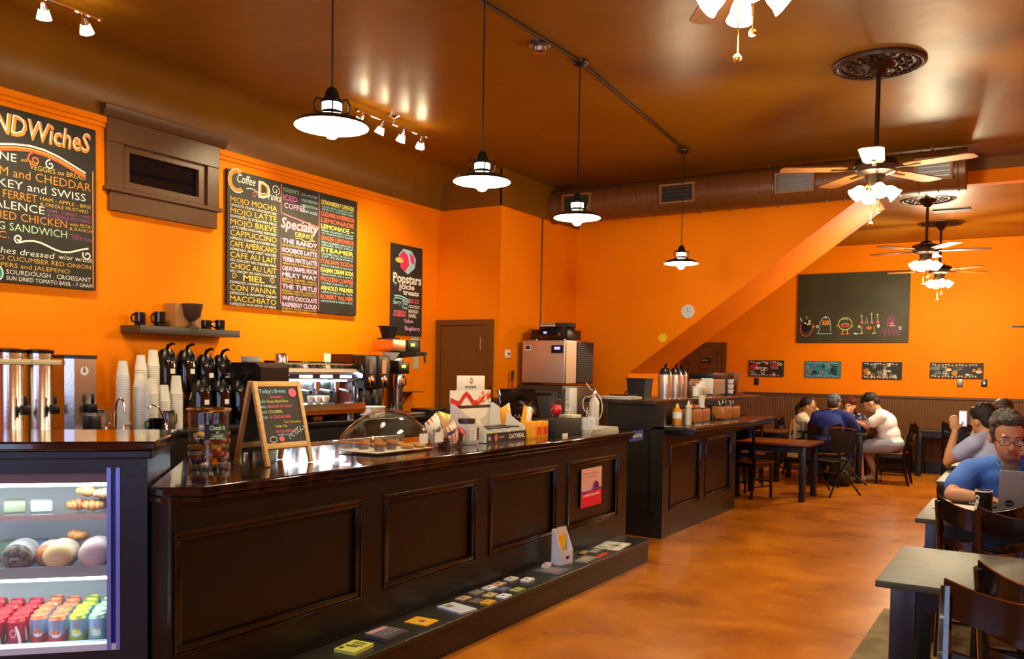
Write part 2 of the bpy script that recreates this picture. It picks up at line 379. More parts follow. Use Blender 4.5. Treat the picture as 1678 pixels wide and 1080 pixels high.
# doors
def door(name, x0, x1, y, h, knob, panels):
    d = struct(MB().box(x0, y-.045, 0, x1, y-.005, h, DOORM, .004), name)
    f = MB(); t = .06
    f.box(x0-t, y-.06, 0, x0, y, h+t, DOORM).box(x1, y-.06, 0, x1+t, y, h+t, DOORM).box(x0, y-.06, h, x1, y, h+t, DOORM)
    f.build('door_frame', d)
    if panels:
        p = MB()
        for (a, b, c, e) in panels:
            for q in ((a, c, b, c+.02), (a, e-.02, b, e), (a, c, a+.02, e), (b-.02, c, b, e)): p.box(x0+q[0], y-.056, q[1], x0+q[2], y-.045, q[3], DOORM)
        p.build('door_panel', d)
    k = MB(); kx = x0+.06 if knob < 0 else x1-.06
    k.cyl((kx, y-.045, .97), (kx, y-.09, .97), .012, .012, BRASS, 10).ell((kx, y-.105, .97), .03, .025, .03, BRASS, 12)
    k.build('door_knob', d); return d
d1 = door('door_1', -5.83, -5.2, YD, 2.0, -1, None)
MB().box(-5.28, YD-.07, 1.72, -5.265, YD-.045, 1.86, STEEL).build('door_closer', d1, label='small steel plate near the top of the door')
d2 = door('door_2', -5.5, -4.78, YB, 2.0, 1, [(.08, .33, 1.1, 1.6), (.4, .64, 1.1, 1.6), (.08, .33, .25, .95), (.4, .64, .25, .95), (.08, .64, 1.68, 1.9)])
ds = MB().box(-5.16, YB-.07, 1.70, -4.99, YB-.056, 1.78, BLACK); write(ds, 'RESTROOM', (-5.15, YB-.071, 1.725), XV, ZV, .03, CH_W, width=.12)
ds.build('door_sign', d2, label='small black sign with white letters')
# transom window on the left wall
tw = MB(); T = BROWND
y0, y1, z0, z1 = 3.92, 4.93, 2.63, 3.34
mbw = MB().box(WX-.03, wy0, wz0, WX-.02, wy1, wz1, NIGHTG); wn = struct(mbw, 'window_1')
MB().box(WX, y0, wz1, WX+.046, y1, z1-.03, T).box(WX, y0, wz0-.015, WX+.042, wy0-.02, wz1, T).box(WX, wy1+.02, wz0-.015, WX+.042, y1, wz1, T).box(WX, y0+.02, z0, WX+.042, y1-.02, wz0-.05, T).build('window_casing', wn, bevel=.004)
MB().prism([(WX, 3.29), (WX+.06, 3.305), (WX+.1, 3.36), (WX+.1, 3.385), (WX, 3.385)], y0-.05, y1+.05, T, 'Y').build('window_head_moulding', wn)
MB().box(WX, y0-.02, wz0-.05, WX+.06, y1+.02, wz0-.015, T).build('window_sill', wn, bevel=.006)
s = .045
MB().box(WX-.02, wy0-.02, wz0-.02, WX+.018, wy0+s, wz1+.02, T).box(WX-.02, wy1-s, wz0-.02, WX+.018, wy1+.02, wz1+.02, T).box(WX-.02, wy0+s, wz0-.02, WX+.017, wy1-s, wz0+s, T).box(WX-.02, wy0+s, wz1-s, WX+.017, wy1-s, wz1+.02, T).build('window_sash', wn)
# street windows behind the camera
for i, (a, b) in enumerate(((-4.1, -1.1), (.1, 2.3))):
    wo = struct(MB().box(a, YF-.08, .75, b, YF-.075, 2.75, mat('street_pane', '#cfe0ff', .3, emit=2.5, emit_col='#6f92e0')), 'window_%d' % (i+2))
    f = MB(); n = 3
    for k in range(n+1): x = a+(b-a)*k/n; f.box(x-.03, YF-.06, .75, x+.03, YF-.01, 2.75, BROWND)
    f.box(a, YF-.06, 1.75, b, YF-.02, 1.8, BROWND); f.build('window_frame', wo)
# ================================================================== CEILING: duct, conduit, pendants, tracks, fans
WARM = (1.0, 0.85, 0.54); WARM2 = (1.0, 0.80, 0.45)
LAMPW = mat('lamp_glow_white', '#ffffff', .4, emit=14, emit_col='#fff6e4')
LAMPI = mat('enamel_inside_lit', '#fdfdf6', .3)
VENTF = mat('vent_frame_tan', '#8a5a2c', .45)
dk = thing('air_duct', 'long round brown spiral air duct with square vents under the ceiling', 'duct', (0, 9.25, 3.47))
mb = MB(); x = SX-.02; r = .2; pts = []
prof_x = [SX-.0, SX+.02]
mb.cyl((SX+.01, 0, 0), (-.64, 0, 0), r, r, DUCTM, 40)
mb.build('duct_tube', dk)
mb = MB(); k = SX+.12
while k < -.7:
    mb.tube([(k, r*1.004*math.cos(2*math.pi*i/36), r*1.004*math.sin(2*math.pi*i/36)) for i in range(36)], .006 if (round((k-SX)*10) % 9) else .012, DUCTM, 5, True); k += .17
mb.build('duct_seam', dk)
for vx0, vx1, lit in ((-4.83, -4.46, 0), (-3.62, -3.22, 0), (-2.37, -1.98, 1), (-1.07, -.74, 1)):  # lit flag puts light into colour: paler steel grilles, black when unlit
    v = MB(); a = R(4)
    v.at((0, 0, 0), 0, rx=a)
    zc = .0; h = .105; yv = -.235
    v.box(vx0, yv, -h-.0, vx1, yv+.07, -h+.022, VENTF).box(vx0, yv, h-.022, vx1, yv+.07, h, VENTF).box(vx0, yv, -h+.022, vx0+.022, yv+.07, h-.022, VENTF).box(vx1-.022, yv, -h+.022, vx1, yv+.07, h-.022, VENTF)
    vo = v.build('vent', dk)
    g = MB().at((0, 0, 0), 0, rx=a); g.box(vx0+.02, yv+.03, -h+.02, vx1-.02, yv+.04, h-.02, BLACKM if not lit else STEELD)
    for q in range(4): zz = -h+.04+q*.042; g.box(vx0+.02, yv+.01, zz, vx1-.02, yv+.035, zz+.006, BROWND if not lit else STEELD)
    g.build('vent_grille', vo)
for hx in (-4.35, -2.5, -.95):
    MB().box(hx, -.012, r-.01, hx+.02, .012, ZC-3.47+.02, DUCTM).build('hanger_strap', dk)
# conduit
mb = MB(); cpts = [(-2.74, 1.2, ZC-.012), (-2.90, 4.35, ZC-.012), (-2.84, 5.5, ZC-.012), (-3.03, 8.15, ZC-.012)]
mb.tube(cpts, .011, DBRONZE, 6); tag(mb.build('electrical_conduit'), 'thin metal conduit running along the ceiling between the pendant lamps', 'conduit')
# smoke detector
sd = thing('smoke_detector', 'small round metal smoke detector on the brown ceiling', 'smoke detector', (-2.94, 5.14, ZC))
MB().lathe([(0, 0), (.075, 0), (.075, -.018), (.06, -.03), (0, -.03)], STEELD, n=20).build('base', sd)
MB().lathe([(.05, -.03), (.045, -.055), (.02, -.062), (0, -.062)], STEEL, n=16).build('sensor_cap', sd)
# pendants
PEND = [(-2.79, 2.98, 2.60), (-2.81, 4.26, 2.60), (-2.85, 5.56, 2.60), (-3.03, 8.16, 2.58)]
def make_pendant(first):
    t = thing('pendant_lamp', first, 'pendant lamp', PEND[0])
    L = ZC-PEND[0][2]
    MB().tube([(0, 0, .17), (0, 0, L)], .0045, BLACK, 6).build('cord', t)
    MB().lathe([(0, L), (.062, L), (.062, L-.012), (.05, L-.03), (.02, L-.042), (0, L-.042)], DBRONZE, n=18).build('ceiling_canopy', t)
    sh = MB(); G = mat('dark_green_enamel', '#18201a', .2, .3)
    sh.lathe([(.172, -.002), (.15, .018), (.1, .036), (.055, .05), (.05, .055), (.048, .052), (.098, .03), (.148, .012), (.168, -.004), (.172, -.002)], G, n=36)
    so = sh.build('shade', t)
    MB().lathe([(.166, -.006), (.146, .009), (.096, .027), (.046, .048)], mat('lit_enamel', '#fffdf2', .4, emit=6, emit_col='#fff3d6'), n=36).build('shade_lining', so)
    hs = MB().lathe([(.05, .052), (.05, .06), (.047, .065)], G, n=20).lathe([(.052, .098), (.052, .112), (.036, .125), (.03, .15), (.022, .165), (.008, .175), (0, .176)], G, n=20)
    hs.build('lamp_housing', t)
    MB().lathe([(.044, .06), (.045, .1)], mat('lit_collar_glass', '#fffdf0', .3, emit=7, emit_col='#fff3d0'), n=20).build('glass_collar', t)
    cg = MB()
    for i in range(4):
        a = R(45+90*i); c, s_ = math.cos(a), math.sin(a)
        cg.tube([(.05*c, .05*s_, .055), (.075*c, .075*s_, .065), (.08*c, .08*s_, .1), (.068*c, .068*s_, .122), (.045*c, .045*s_, .118)], .0045, G, 6)
    cg.build('cage_arm', t)
    MB().lathe([(.0, -.058), (.02, -.055), (.034, -.04), (.04, -.02), (.036, 0), (.03, .02)], LAMPW, n=18).build('bulb', t)
    return t
pd = make_pendant('black enamel pendant lamp with glowing shade, nearest and largest of the row over the counter')
plab = [None, 'black enamel pendant lamp with glowing shade, second of the row over the counter', 'black enamel pendant lamp in front of the leftmost duct vent, third of the row',
        'smallest black enamel pendant lamp, farthest of the row, hanging above the second bar']
for i in range(1, 4): dup(pd, PEND[i], 0, plab[i], None)
for x, y, z in PEND: point_light('pendant_light', (x, y, z-.10), 26, WARM, .045)
# track lights
def track(name, lab, x, y0, y1, ys, tgt, powr):
    t = thing(name, lab, 'track light', (x, (y0+y1)/2, ZC)); ym = (y0+y1)/2
    MB().lathe([(0, 0), (.06, 0), (.06, -.015), (.03, -.03), (.012, -.035), (.012, -.08), (0, -.08)], CHROME, n=18).build('ceiling_canopy', t)
    MB().tube([(0, y0-ym, -.08), (0, y1-ym, -.08)], .009, CHROME, 8).cyl((0, y0-ym-.015, -.08), (0, y0-ym, -.08), .016, .016, CHROME, 10).cyl((0, y1-ym, -.08), (0, y1-ym+.015, -.08), .016, .016, CHROME, 10).build('rail', t)
    for i, y in enumerate(ys):
        p = Vector((0, y-ym, -.105)); d = (Vector(tgt[i])-Vector((x, y, ZC-.1))).normalized()
        h = MB(); h.cyl((0, y-ym, -.08), tuple(p+Vector((0, 0, -.01))), .007, .007, CHROME, 8)
        h.cyl(tuple(p), tuple(p+d*.04), .016, .026, CHROME, 14); ho = h.build('spot_head', t)
        q = p+d*.04; MB().cyl(tuple(q), tuple(q+d*.055), .027, .042, mat('lit_spot_glass', '#ffffff', .3, emit=9, emit_col='#fff0cf'), 16).build('glass_shade', ho)
        spot_light('track_spot', tuple(Vector((x, y, ZC-.1))+d*.13), tgt[i], powr[i], WARM2, 85, .8, .03)
        point_light('track_glow', tuple(Vector((x, y, ZC-.13))), 3.0, WARM2, .03)
track('track_light', 'chrome rail of four small glowing spotlights on the ceiling between two pendants', -4.86, 5.50, 6.42, (5.56, 5.82, 6.10, 6.36),
      [(-5.9, 5.0, 2.3), (-5.9, 5.75, 1.6), (-5.9, 6.4, 1.8), (-5.9, 7.2, 1.9)], (60, 190, 100, 70))
track('track_light', 'chrome spotlight rail cut by the top left edge, above the sandwich menu board', -5.02, 2.35, 3.30, (2.42, 2.66, 2.95, 3.2),
      [(-5.9, 2.4, 2.0), (-5.9, 3.0, 2.2), (-5.9, 3.6, 1.9), (-5.9, 4.3, 2.0)], (40, 60, 50, 30))
# fans
FANS = [(-.98, 3.25, ZC, 3.0, 50), (-1.03, 6.6, ZC, 2.90, 60), (-1.12, 10.75, 3.50, 2.86, 15), (-1.17, 12.9, 3.565, 2.86, 35)]
def make_fan(i, lab):
    x, y, zc, zm, rot = FANS[i]
    t = thing('ceiling_fan', lab, 'ceiling fan', (x, y, zm)); L = zc-zm; G = DBRONZE
    MB().tube([(0, 0, .16), (0, 0, L-.05)], .016, G, 10).build('down_rod', t)
    MB().lathe([(0, L-.02), (.07, L-.02), (.06, L-.06), (.025, L-.1), (0, L-.1)], G, n=20).build('ceiling_canopy', t)
    MB().lathe([(0, .17), (.05, .165), (.07, .14), (.14, .12), (.15, .08), (.13, .04), (.07, .02), (.06, -.03), (.05, -.06), (0, -.06)], G, n=28).build('motor_housing', t)
    for k in range(5):
        a = R(rot+72*k); b = MB().at((0, 0, .065), a)
        b.prism([(.2, -.05), (.26, -.07), (.62, -.078), (.65, -.05), (.65, .05), (.62, .078), (.26, .07), (.2, .05)], -.004, .004, FANW)
        bo = b.build('fan_blade', t)
        MB().at((0, 0, .06), a).box(.1, -.014, -.006, .3, .014, .004, G).build('blade_bracket', bo)
    for k in range(4):
        a = R(25+90*k); c, s_ = math.cos(a), math.sin(a)
        sh = MB(); p0 = Vector((.05*c, .05*s_, -.04)); d = Vector((c*.75, s_*.75, -.66)).normalized()
        sh.cyl(tuple(p0), tuple(p0+d*.042), .015, .018, BRASS, 12); so = sh.build('lamp_socket', t)
        g = MB(); P = [p0+d*q for q in (.04, .05, .075, .105, .128)]
        for j, (ra, rb) in enumerate(((.019, .03), (.03, .038), (.038, .042), (.042, .052))): g.cyl(tuple(P[j]), tuple(P[j+1]), ra, rb, mat('lit_tulip_glass', '#ffffff', .3, emit=11, emit_col='#fff2d2'), 16, caps=False)
        g.cyl(tuple(P[3]), tuple(P[3]+d*.005), .042, .042, MATS['lit_tulip_glass'], 14)
        g.build('glass_shade', so)
    for k, (dx, dy, ln) in enumerate(((.03, .0, .17), (-.02, -.02, .26))):
        ch = MB().tube([(dx, dy, -.06), (dx, dy, -.06-ln)], .0035, BRASS, 6).lathe([(0, .016), (.009, .012), (.016, 0), (.013, -.012), (0, -.016)], BRASS, (dx, dy, -.06-ln), 12)
        ch.build('pull_chain', t)
    point_light('fan_light', (x, y, zm-.26), FANPOW[i], WARM, .14)
    return t
FANPOW = (48, 115, 55, 190)
make_fan(0, 'nearest ceiling fan with white tulip lamps and long pull chains, cut by the top edge')
make_fan(1, 'ceiling fan with glowing tulip lamps hanging from the large ceiling medallion before the duct')
make_fan(2, 'ceiling fan under the low ceiling, the nearer one beside the big chalkboard')
make_fan(3, 'ceiling fan under the low ceiling, lowest in view and nearest the back wall')
def medallion(lab, x, y, z, r):
    t = thing('ceiling_medallion', lab, 'ceiling medallion', (x, y, z))
    M_ = mat('bronze_plaster', '#3a2212', .35, .25, bump=(60, .3))
    MB().lathe([(0, 0), (r, 0), (r, -.012), (r*.97, -.022), (r*.9, -.026), (r*.84, -.012), (r*.8, -.01), (r*.5, -.012), (r*.36, -.018), (r*.28, -.045), (r*.2, -.06), (0, -.065)], M_, n=48).build('rosette', t)
    b = MB()
    for k in range(44): a = 2*math.pi*k/44; b.ell((r*.82*math.cos(a), r*.82*math.sin(a), -.016), .012, .012, .01, M_, 6)
    for k in range(16):
        a = 2*math.pi*k/16
        for q in (.45, .62): b.ell((r*q*math.cos(a+q), r*q*math.sin(a+q), -.014), .028*q*1.6, .02, .012, M_, 8, Matrix.Rotation(a+q, 3, 'Z'))
    b.build('relief_ornament', t)
medallion('large round ornate ceiling medallion on the high ceiling, above the middle fan', -1.03, 6.6, ZC, .31)
medallion('round ornate medallion under the low ceiling, right behind the stair beam', -1.12, 10.75, 3.50, .29)
medallion('round dark medallion on the low ceiling nearest the back wall', -1.17, 12.9, 3.57, .29)
medallion('ceiling medallion above the nearest fan, cut by the top edge', -.98, 3.25, ZC, .31)

# ================================================================== LEFT WALL BOARDS
def board(name, lab, cat, y0, y1, z0, z1, M_, th=.03, x=WX):
    t = thing(name, lab, cat, (x+.006, y0, z0)); W_, H_ = y1-y0, z1-z0
    MB().box(0, 0, 0, th, W_, H_, M_, .002).build('panel', t)
    if th > .02: MB().box(-.006, .08, H_-.1, 0, .14, H_-.06, BLACKM).box(-.006, W_-.14, H_-.1, 0, W_-.08, H_-.06, BLACKM).build('hanging_cleat', t)
    return t, W_, H_, (th+.0012, 0, 0)
# sandwiches
t, W_, H_, o = board('sandwich_menu_board', 'tall black chalk menu board headed Sandwiches, left of the small transom window', 'menu board', 2.45, 3.83, 2.03, 3.18, CHALKB)
m = MB(); A, B = YV, ZV
def Lb(s_, u, v, h, c, wd=None, **k): write(m, s_, (o[0], u, v), A, B, h, c, wd, **k)
Lb('SANDWicheS', .50, .975, .135, CH_O, .84, shear=.15, fat=.03, lift=.0)
Lb('SANDWicheS', .49, .985, .135, CH_W, .84, shear=.15, fat=-.02, lift=.002)
for rr_, mm in ((0, CH_W), (-.02, CH_O), (-.035, CH_R)):
    stroke(m, [(.3+.1*i, .93+rr_-.05*math.sin(i*.62+.6)-.008*i) for i in range(11)], .006, mm, o, A, B)
stroke(m, spiral(.93, .84, .05, .008, 90, 560), .005, CH_R, o, A, B); stroke(m, spiral(1.04, .83, .035, .006, 90, 520), .004, CH_W, o, A, B)
Lb('LE JEUNE', .45, .80, .055, CH_W, .36); Lb('all the', .84, .815, .025, CH_Y, .12, shear=.3); Lb('VEGGIES on BREAD', .9, .775, .035, CH_Y, .40)
Lb('HAM and CHEDDAR', .58, .70, .06, CH_O, .76)
Lb('TURKEY and SWISS', .5, .625, .055, CH_W, .80)
Lb('SUPER FERRET', .5, .555, .055, CH_O, .45); Lb('HAM - APPLE - BRIE', .97, .578, .026, CH_Y, .37); Lb('& CREOLE MUSTARD', .97, .543, .024, CH_Y, .35)
Lb('VALENCE', .6, .485, .055, CH_W, .40); Lb('HAM - TURKEY - SWISS', 1.02, .505, .024, CH_PU, .33); Lb('& CREOLE MUSTARD', 1.02, .474, .024, CH_PU, .32)
Lb('DRIED CHICKEN', .6, .415, .055, CH_O, .56); Lb('with FETA', 1.18, .437, .025, CH_Y, .16); Lb('& RANCH', 1.18, .407, .022, CH_Y, .17)
Lb('VEG SANDWICH', .6, .345, .053, CH_G, .56); Lb('HOUSE', 1.18, .368, .018, CH_PU, .07); Lb('MADE TUNA', 1.20, .342, .026, CH_PU, .16)
Lb('ETC.', .6, .29, .045, CH_O, .16)
stroke(m, [(.82+.05*i, .27+.025*math.sin(i*.75)) for i in range(11)], .006, CH_W, o, A, B)
stroke(m, spiral(.82, .295, .03, .006, 260, -180), .005, CH_W, o, A, B); stroke(m, spiral(1.31, .245, .035, .008, 150, 560), .005, CH_W, o, A, B)
Lb('Sandwiches dressed', .45, .19, .042, CH_W, .62, shear=.15); Lb('w/or w/out', 1.10, .195, .036, CH_W, .25)
Lb('TOMATO CUCUMBER RED ONION', .5, .145, .032, CH_Y, .84); Lb('PEPPERS and JALEPENO', .62, .10, .03, CH_Y, .56)
disc(m, .66, .055, .055, .055, CH_T, o, A, B); stroke(m, circ(.66, .055, .057, n=24), .004, CH_W, o, A, B, closed=True)
Lb('SOURDOUGH . CROISSANT', .74, .055, .032, CH_W, .60); Lb('SUN DRIED TOMATO BASIL - 7 GRAIN', .74, .015, .028, CH_W, .62)
stroke(m, [(1.355, .02), (1.355, .85)], .004, CH_O, o, A, B)
m.build('chalk_lettering', t)
# coffee drinks
t, W_, H_, o = board('coffee_menu_board', 'wide black chalk menu board headed Coffee Drinks, lit by the spotlights', 'menu board', 5.02, 6.64, 2.02, 3.155, CHALKB)
m = MB()
K = 1.62/1.0
def Cb(s_, u, v, h, c, wd=None, **k): write(m, s_, (o[0], u, v), A, B, h, c, wd, **k)
stroke(m, circ(.10, 1.05, .075, .08, 20, 60, 310), .016, CH_O, o, A, B, .001); stroke(m, circ(.10, 1.05, .095, .10, 20, 60, 310), .003, CH_W, o, A, B, .002)
Cb('Coffee', .10, 1.04, .075, CH_W, .20, shear=.25, fat=0.0); Cb('D', .34, .96, .14, CH_O, .12, fat=.03); Cb('D', .335, .95, .155, CH_W, .135, fat=-.01, lift=.001); Cb('rinks', .45, .955, .07, CH_W, .15, shear=.2)
stroke(m, [(.2+.03*i, 1.0+.012*math.sin(i*.9)) for i in range(8)], .003, CH_W, o, A, B)
stroke(m, spiral(.53, 1.05, .05, .012, -40, 400), .003, CH_W, o, A, B); stroke(m, spiral(.29, .965, .03, .008, 0, 400), .003, CH_P, o, A, B)
c1 = [('MOJO MOCHA', 'ESPRESSO & STEAMED CHOCOLATE MILK'), ('MOJO LATTE', 'ESPRESSO & STEAMED MILK'), ('MOJO BREVE', 'LATTE MADE WITH HALF AND HALF'), ('CAPPUCCINO', 'ESPRESSO STEAMED & FOAMED MILK'),
      ('CAFE AMERICANO', 'ESPRESSO AND HOT WATER'), ('CAFE AU LAIT', '50% CHICORY 50% STEAMED MILK'), ('CHOC AU LAIT', '50% CHICORY 50% CHOCOLATE MILK'), ('MIEL', 'ESPRESSO, HONEY & VANILLA'),
      ('CON PANNA', 'ESPRESSO & WHIPPED CREAM'), ('MACCHIATO', 'ESPRESSO W/A SPOT OF MILK')]
for i, (a_, b_) in enumerate(c1):
    v = .862-i*.0925; wd = .52
    if a_ == 'MIEL':
        Cb(a_, .17, v, .05, CH_Y, .24, fat=.02); stroke(m, spiral(.07, v+.025, .03, .006, 0, 420), .003, CH_Y, o, A, B); stroke(m, spiral(.5, v+.025, .03, .006, 180, -240), .003, CH_Y, o, A, B)
    else: Cb(a_, .03, v, .05, CH_Y, wd, fat=.0)
    Cb(b_, .03, v-.033, .022, CH_W, wd)
stroke(m, [(.60, .05), (.60, .64)], .003, CH_P, o, A, B); stroke(m, [(1.08, .02), (1.08, 1.12)], .003, CH_P, o, A, B)
stroke(m, [(.60, 1.12), (.60, .86), (1.08, .80)], .005, CH_P, o, A, B)
Cb("TODDY'S", .62, 1.06, .035, CH_G, .2); Cb('ICED', .62, .985, .05, CH_PU, .18, fat=.02); Cb('COFFEE', .64, .915, .05, CH_L, .26, fat=0)
for i, s_ in enumerate(('24 HOUR', 'COLD BREWED', 'SMOOTH &', 'LOW ACID')): Cb(s_, .85, 1.06-i*.05, .026, CH_B, .21)
Cb('Specialty', .60, .735, .095, CH_P, .47, shear=.2, fat=.03); Cb('Specialty', .60, .735, .095, CH_W, .47, shear=.2, fat=-.02, lift=.002)
Cb('DRINKS', .78, .675, .045, CH_LY, .22); stroke(m, [(.78+.028*i, .655+.01*math.sin(i)) for i in range(10)], .003, CH_Y, o, A, B)
c2 = [('THE RANDY', ['MOCHA W/ HAZELNUT & VANILLA']), ('ROOIBOS LATTE', ['ROOIBOS TEA & STEAMED MILK']), ('YERBA MATE LATTE', ['YERBA MATE & STEAMED MILK']), ('CAJUN CARAMEL MOCHA', []),
      ('MILKY WAY', ['ESPRESSO, CARAMEL, VANILLA,', 'STEAMED MILK, CHOCOLATE']), ('THE TURTLE', ['ESPRESSO, CARAMEL, HAZELNUT,', 'STEAMED MILK, CHOCOLATE']), ('WHITE CHOCOLATE', []), ('RASPBERRY CLOUD', ['ESPRESSO, WHITE CHOCOLATE,', 'RASPBERRY, STEAMED MILK'])]
v = .60
for a_, l_ in c2:
    Cb(a_, .62, v, .042, CH_L, .44, fat=.015); v -= .028
    for q in l_: Cb(q, .62, v, .018, CH_Y, .44); v -= .024
    v -= .03
c3 = [('STRAWBERRY LIMEADE', CH_LY, ['WATER, FRESH SQUEEZED LIMES,', 'SIMPLE SYRUP, STRAWBERRY PUREE']), ('CUCUMBER WATERMELON', CH_R, []), ('LEMONADE', CH_R, []), ('LEMONADE ~', CH_LY, ['FRESH SQUEEZED LEMONS', 'W/ YOUR FAVORITE FLAVOR']),
      ('GINGER LEMONADE', CH_R, ['FRESH SQUEEZED LEMONADE &', 'GINGER SPICE SYRUP']), ('STEAMER', CH_LY, ['STEAMED MILK W/ CHOICE', 'OF FLAVORS']), ('ITALIAN SODA', CH_R, ['SODA WATER & FLAVOR']),
      ('ITALIAN CREAM SODA', CH_LY, ['ITALIAN SODA, HALF & FLAVOR']), ('FROZEN COFFEE', CH_R, ['COFFEE BLENDED W/ ICE']), ('ARNOLD PALMER', CH_LY, ['LEMONADE & TEA']), ('ROBERT PALMER', CH_R, ['LEMONADE & YERBA MATE'])]
v = 1.03
for a_, cc, l_ in c3:
    Cb(a_, 1.11, v, .042, cc, .46, fat=.015); v -= .03
    for q in l_: Cb(q, 1.12, v, .019, CH_B, .44); v -= .026
    v -= .028
m.build('chalk_lettering', t)
# popsicle board
t, W_, H_, o = board('popsicle_menu_board', 'narrow tall chalkboard headed Popstars with a popsicle drawing, near the corner door', 'menu board', 7.20, 7.74, 1.86, 2.83, CHALKB, .015)
m = MB()
def Pb(s_, u, v, h, c, wd=None, **k): write(m, s_, (o[0], u, v), A, B, h, c, wd, **k)
patch(m, [(.12, .86), (.2, .93), (.34, .92), (.42, .84), (.40, .74), (.28, .66), (.16, .72)], CH_B, o, A, B, .0005)
patch(m, [(.13, .85), (.2, .91), (.28, .86), (.30, .76), (.22, .68), (.15, .73)], CH_M, o, A, B, .001)
patch(m, [(.31, .90), (.38, .86), (.39, .77), (.33, .80)], CH_M, o, A, B, .001)
disc(m, .13, .80, .07, .028, CH_LY, o, A, B, .0015)
Pb('Popstars', .03, .565, .10, CH_W, .49, fat=.03); Pb('* icicle', .04, .50, .06, CH_W, .36, fat=.03); Pb('* treats', .12, .44, .055, CH_W, .36, fat=.03)
stroke(m, [(.05+.05*i, .415+.008*i-.003*i*i) for i in range(6)], .008, CH_B, o, A, B); stroke(m, [(.05+.05*i, .39+.008*i-.003*i*i) for i in range(6)], .006, CH_B, o, A, B)
Pb('$3.22', .30, .36, .045, CH_P, .18, fat=.02); Pb('Berry Thai', .04, .33, .045, CH_B, .24, fat=.02); Pb('Tea', .18, .285, .035, CH_B, .1, fat=.02)
Pb('COCONUT', .30, .305, .032, CH_W, .2, fat=.02); Pb('MANGO', .30, .25, .04, CH_W, .17, fat=.02); Pb('SWIRL', .30, .20, .038, CH_W, .14, fat=.02)
Pb('WATERMELON', .04, .235, .03, CH_P, .22, fat=.03); Pb('ROSEMARY', .04, .20, .03, CH_P, .22, fat=.03); Pb('Yellow', .22, .14, .04, CH_L, .17, fat=.02); Pb('Raspberry', .24, .06, .045, CH_L, .27, fat=.02)
m.build('chalk_lettering', t)
pt = MB().box(WX, 7.58, 1.50, WX+.006, 7.71, 1.855, mat('pale_paper_sheet', '#b9b7a0', .7)); tag(pt.build('paper_notice'), 'long pale paper sheet hanging below the popsicle board', 'paper')
# orange electric panel on wall
ep = MB().box(WX, 7.1, 1.22, WX+.05, 7.55, 1.75, ORANGE, .006); tag(ep.build('wall_panel_box'), 'orange painted breaker panel cover behind the coffee brewer', 'panel')
# small black wall sign
sg = MB().box(WX, 3.62, 1.36, WX+.012, 3.84, 1.44, BLACK); write(sg, 'Please Bus Your', (WX+.0135, 3.64, 1.405), YV, ZV, .014, CH_W, .10); write(sg, 'Dishes. Thank you', (WX+.0135, 3.64, 1.38), YV, ZV, .014, CH_W, .10)
disc(sg, 3.79, 1.40, .022, .028, PAPERW, (WX, 0, 0), YV, ZV, .0135); tag(sg.build('wall_sign'), 'small black sign with white lettering on the wall beside the urns', 'sign')
# floating shelf
tag(MB().box(WX, 4.05, 1.735, WX+.24, 4.98, 1.79, mat('dark_shelf_wood', '#3d342a', .4), .003).build('floating_shelf'), 'dark floating wall shelf above the paper cups holding mugs', 'shelf')
def mug(lab, loc, rz, h=.1, r=.04, g='mugs on the floating shelf', m_=None):
    m_ = m_ or GLOSSB
    t = MB().lathe([(0, 0), (r*.85, 0), (r*.95, .01), (r, h*.5), (r, h), (r-.005, h), (r-.006, .012), (0, .012)], m_, n=20).build('coffee_mug', loc=loc, rz=rz, label=lab, cat='mug', group=g)
    MB().tube([(r-.003, 0, h*.82), (r+.02, 0, h*.84), (r+.034, 0, h*.6), (r+.026, 0, h*.32), (r-.003, 0, h*.22)], .0065, m_, 7).build('handle', t); return t
mug('black mug standing leftmost on the floating shelf', (WX+.12, 4.13, 1.79), R(-90)); mug('taller black mug next to the brown paper box on the shelf', (WX+.12, 4.30, 1.79), R(-90), .115, .043)
mug('low wide black cup right of the brown paper box', (WX+.12, 4.73, 1.79), R(-90), .075, .048); mug('small black mug with white rim at the right end of the floating shelf', (WX+.12, 4.875, 1.79), R(-100), .085, .04)
cb = thing('coffee_bag_box', 'kraft paper coffee box with a black dripper cone printed and standing before it', 'box', (WX+.12, 4.51, 1.79))
MB().box(-.08, -.115, 0, .06, .13, .19, mat('kraft_paper', '#a5713a', .7), .003).build('carton', cb)
MB().lathe([(.05, 0), (.05, .012), (.02, .03), (.018, .055), (.06, .09), (.083, .19), (.079, .19), (.055, .095), (0, .06)], mat('brown_ceramic', '#4a3222', .4), (.09, .02, 0), 20).build('dripper_cone', cb)
# ================================================================== BACK COUNTER and what stands on it
ZB = 1.03
t = thing('back_counter', 'long dark counter along the orange wall under urns, cups and espresso machine', 'counter', (WX, 2.4, 0))
MB().box(.01, 0, 0, .60, 5.25, ZB-.04, BLACKP).build('cabinet_body', t)
MB().box(.01, -.02, ZB-.04, .64, 5.27, ZB, mat('black_laminate', '#1b1815', .2), .004).build('worktop', t)
MB().box(.60, 2.75, .12, .62, 4.3, .86, STEEL, .004).build('steel_fridge_door', t, label='stainless steel undercounter fridge front')
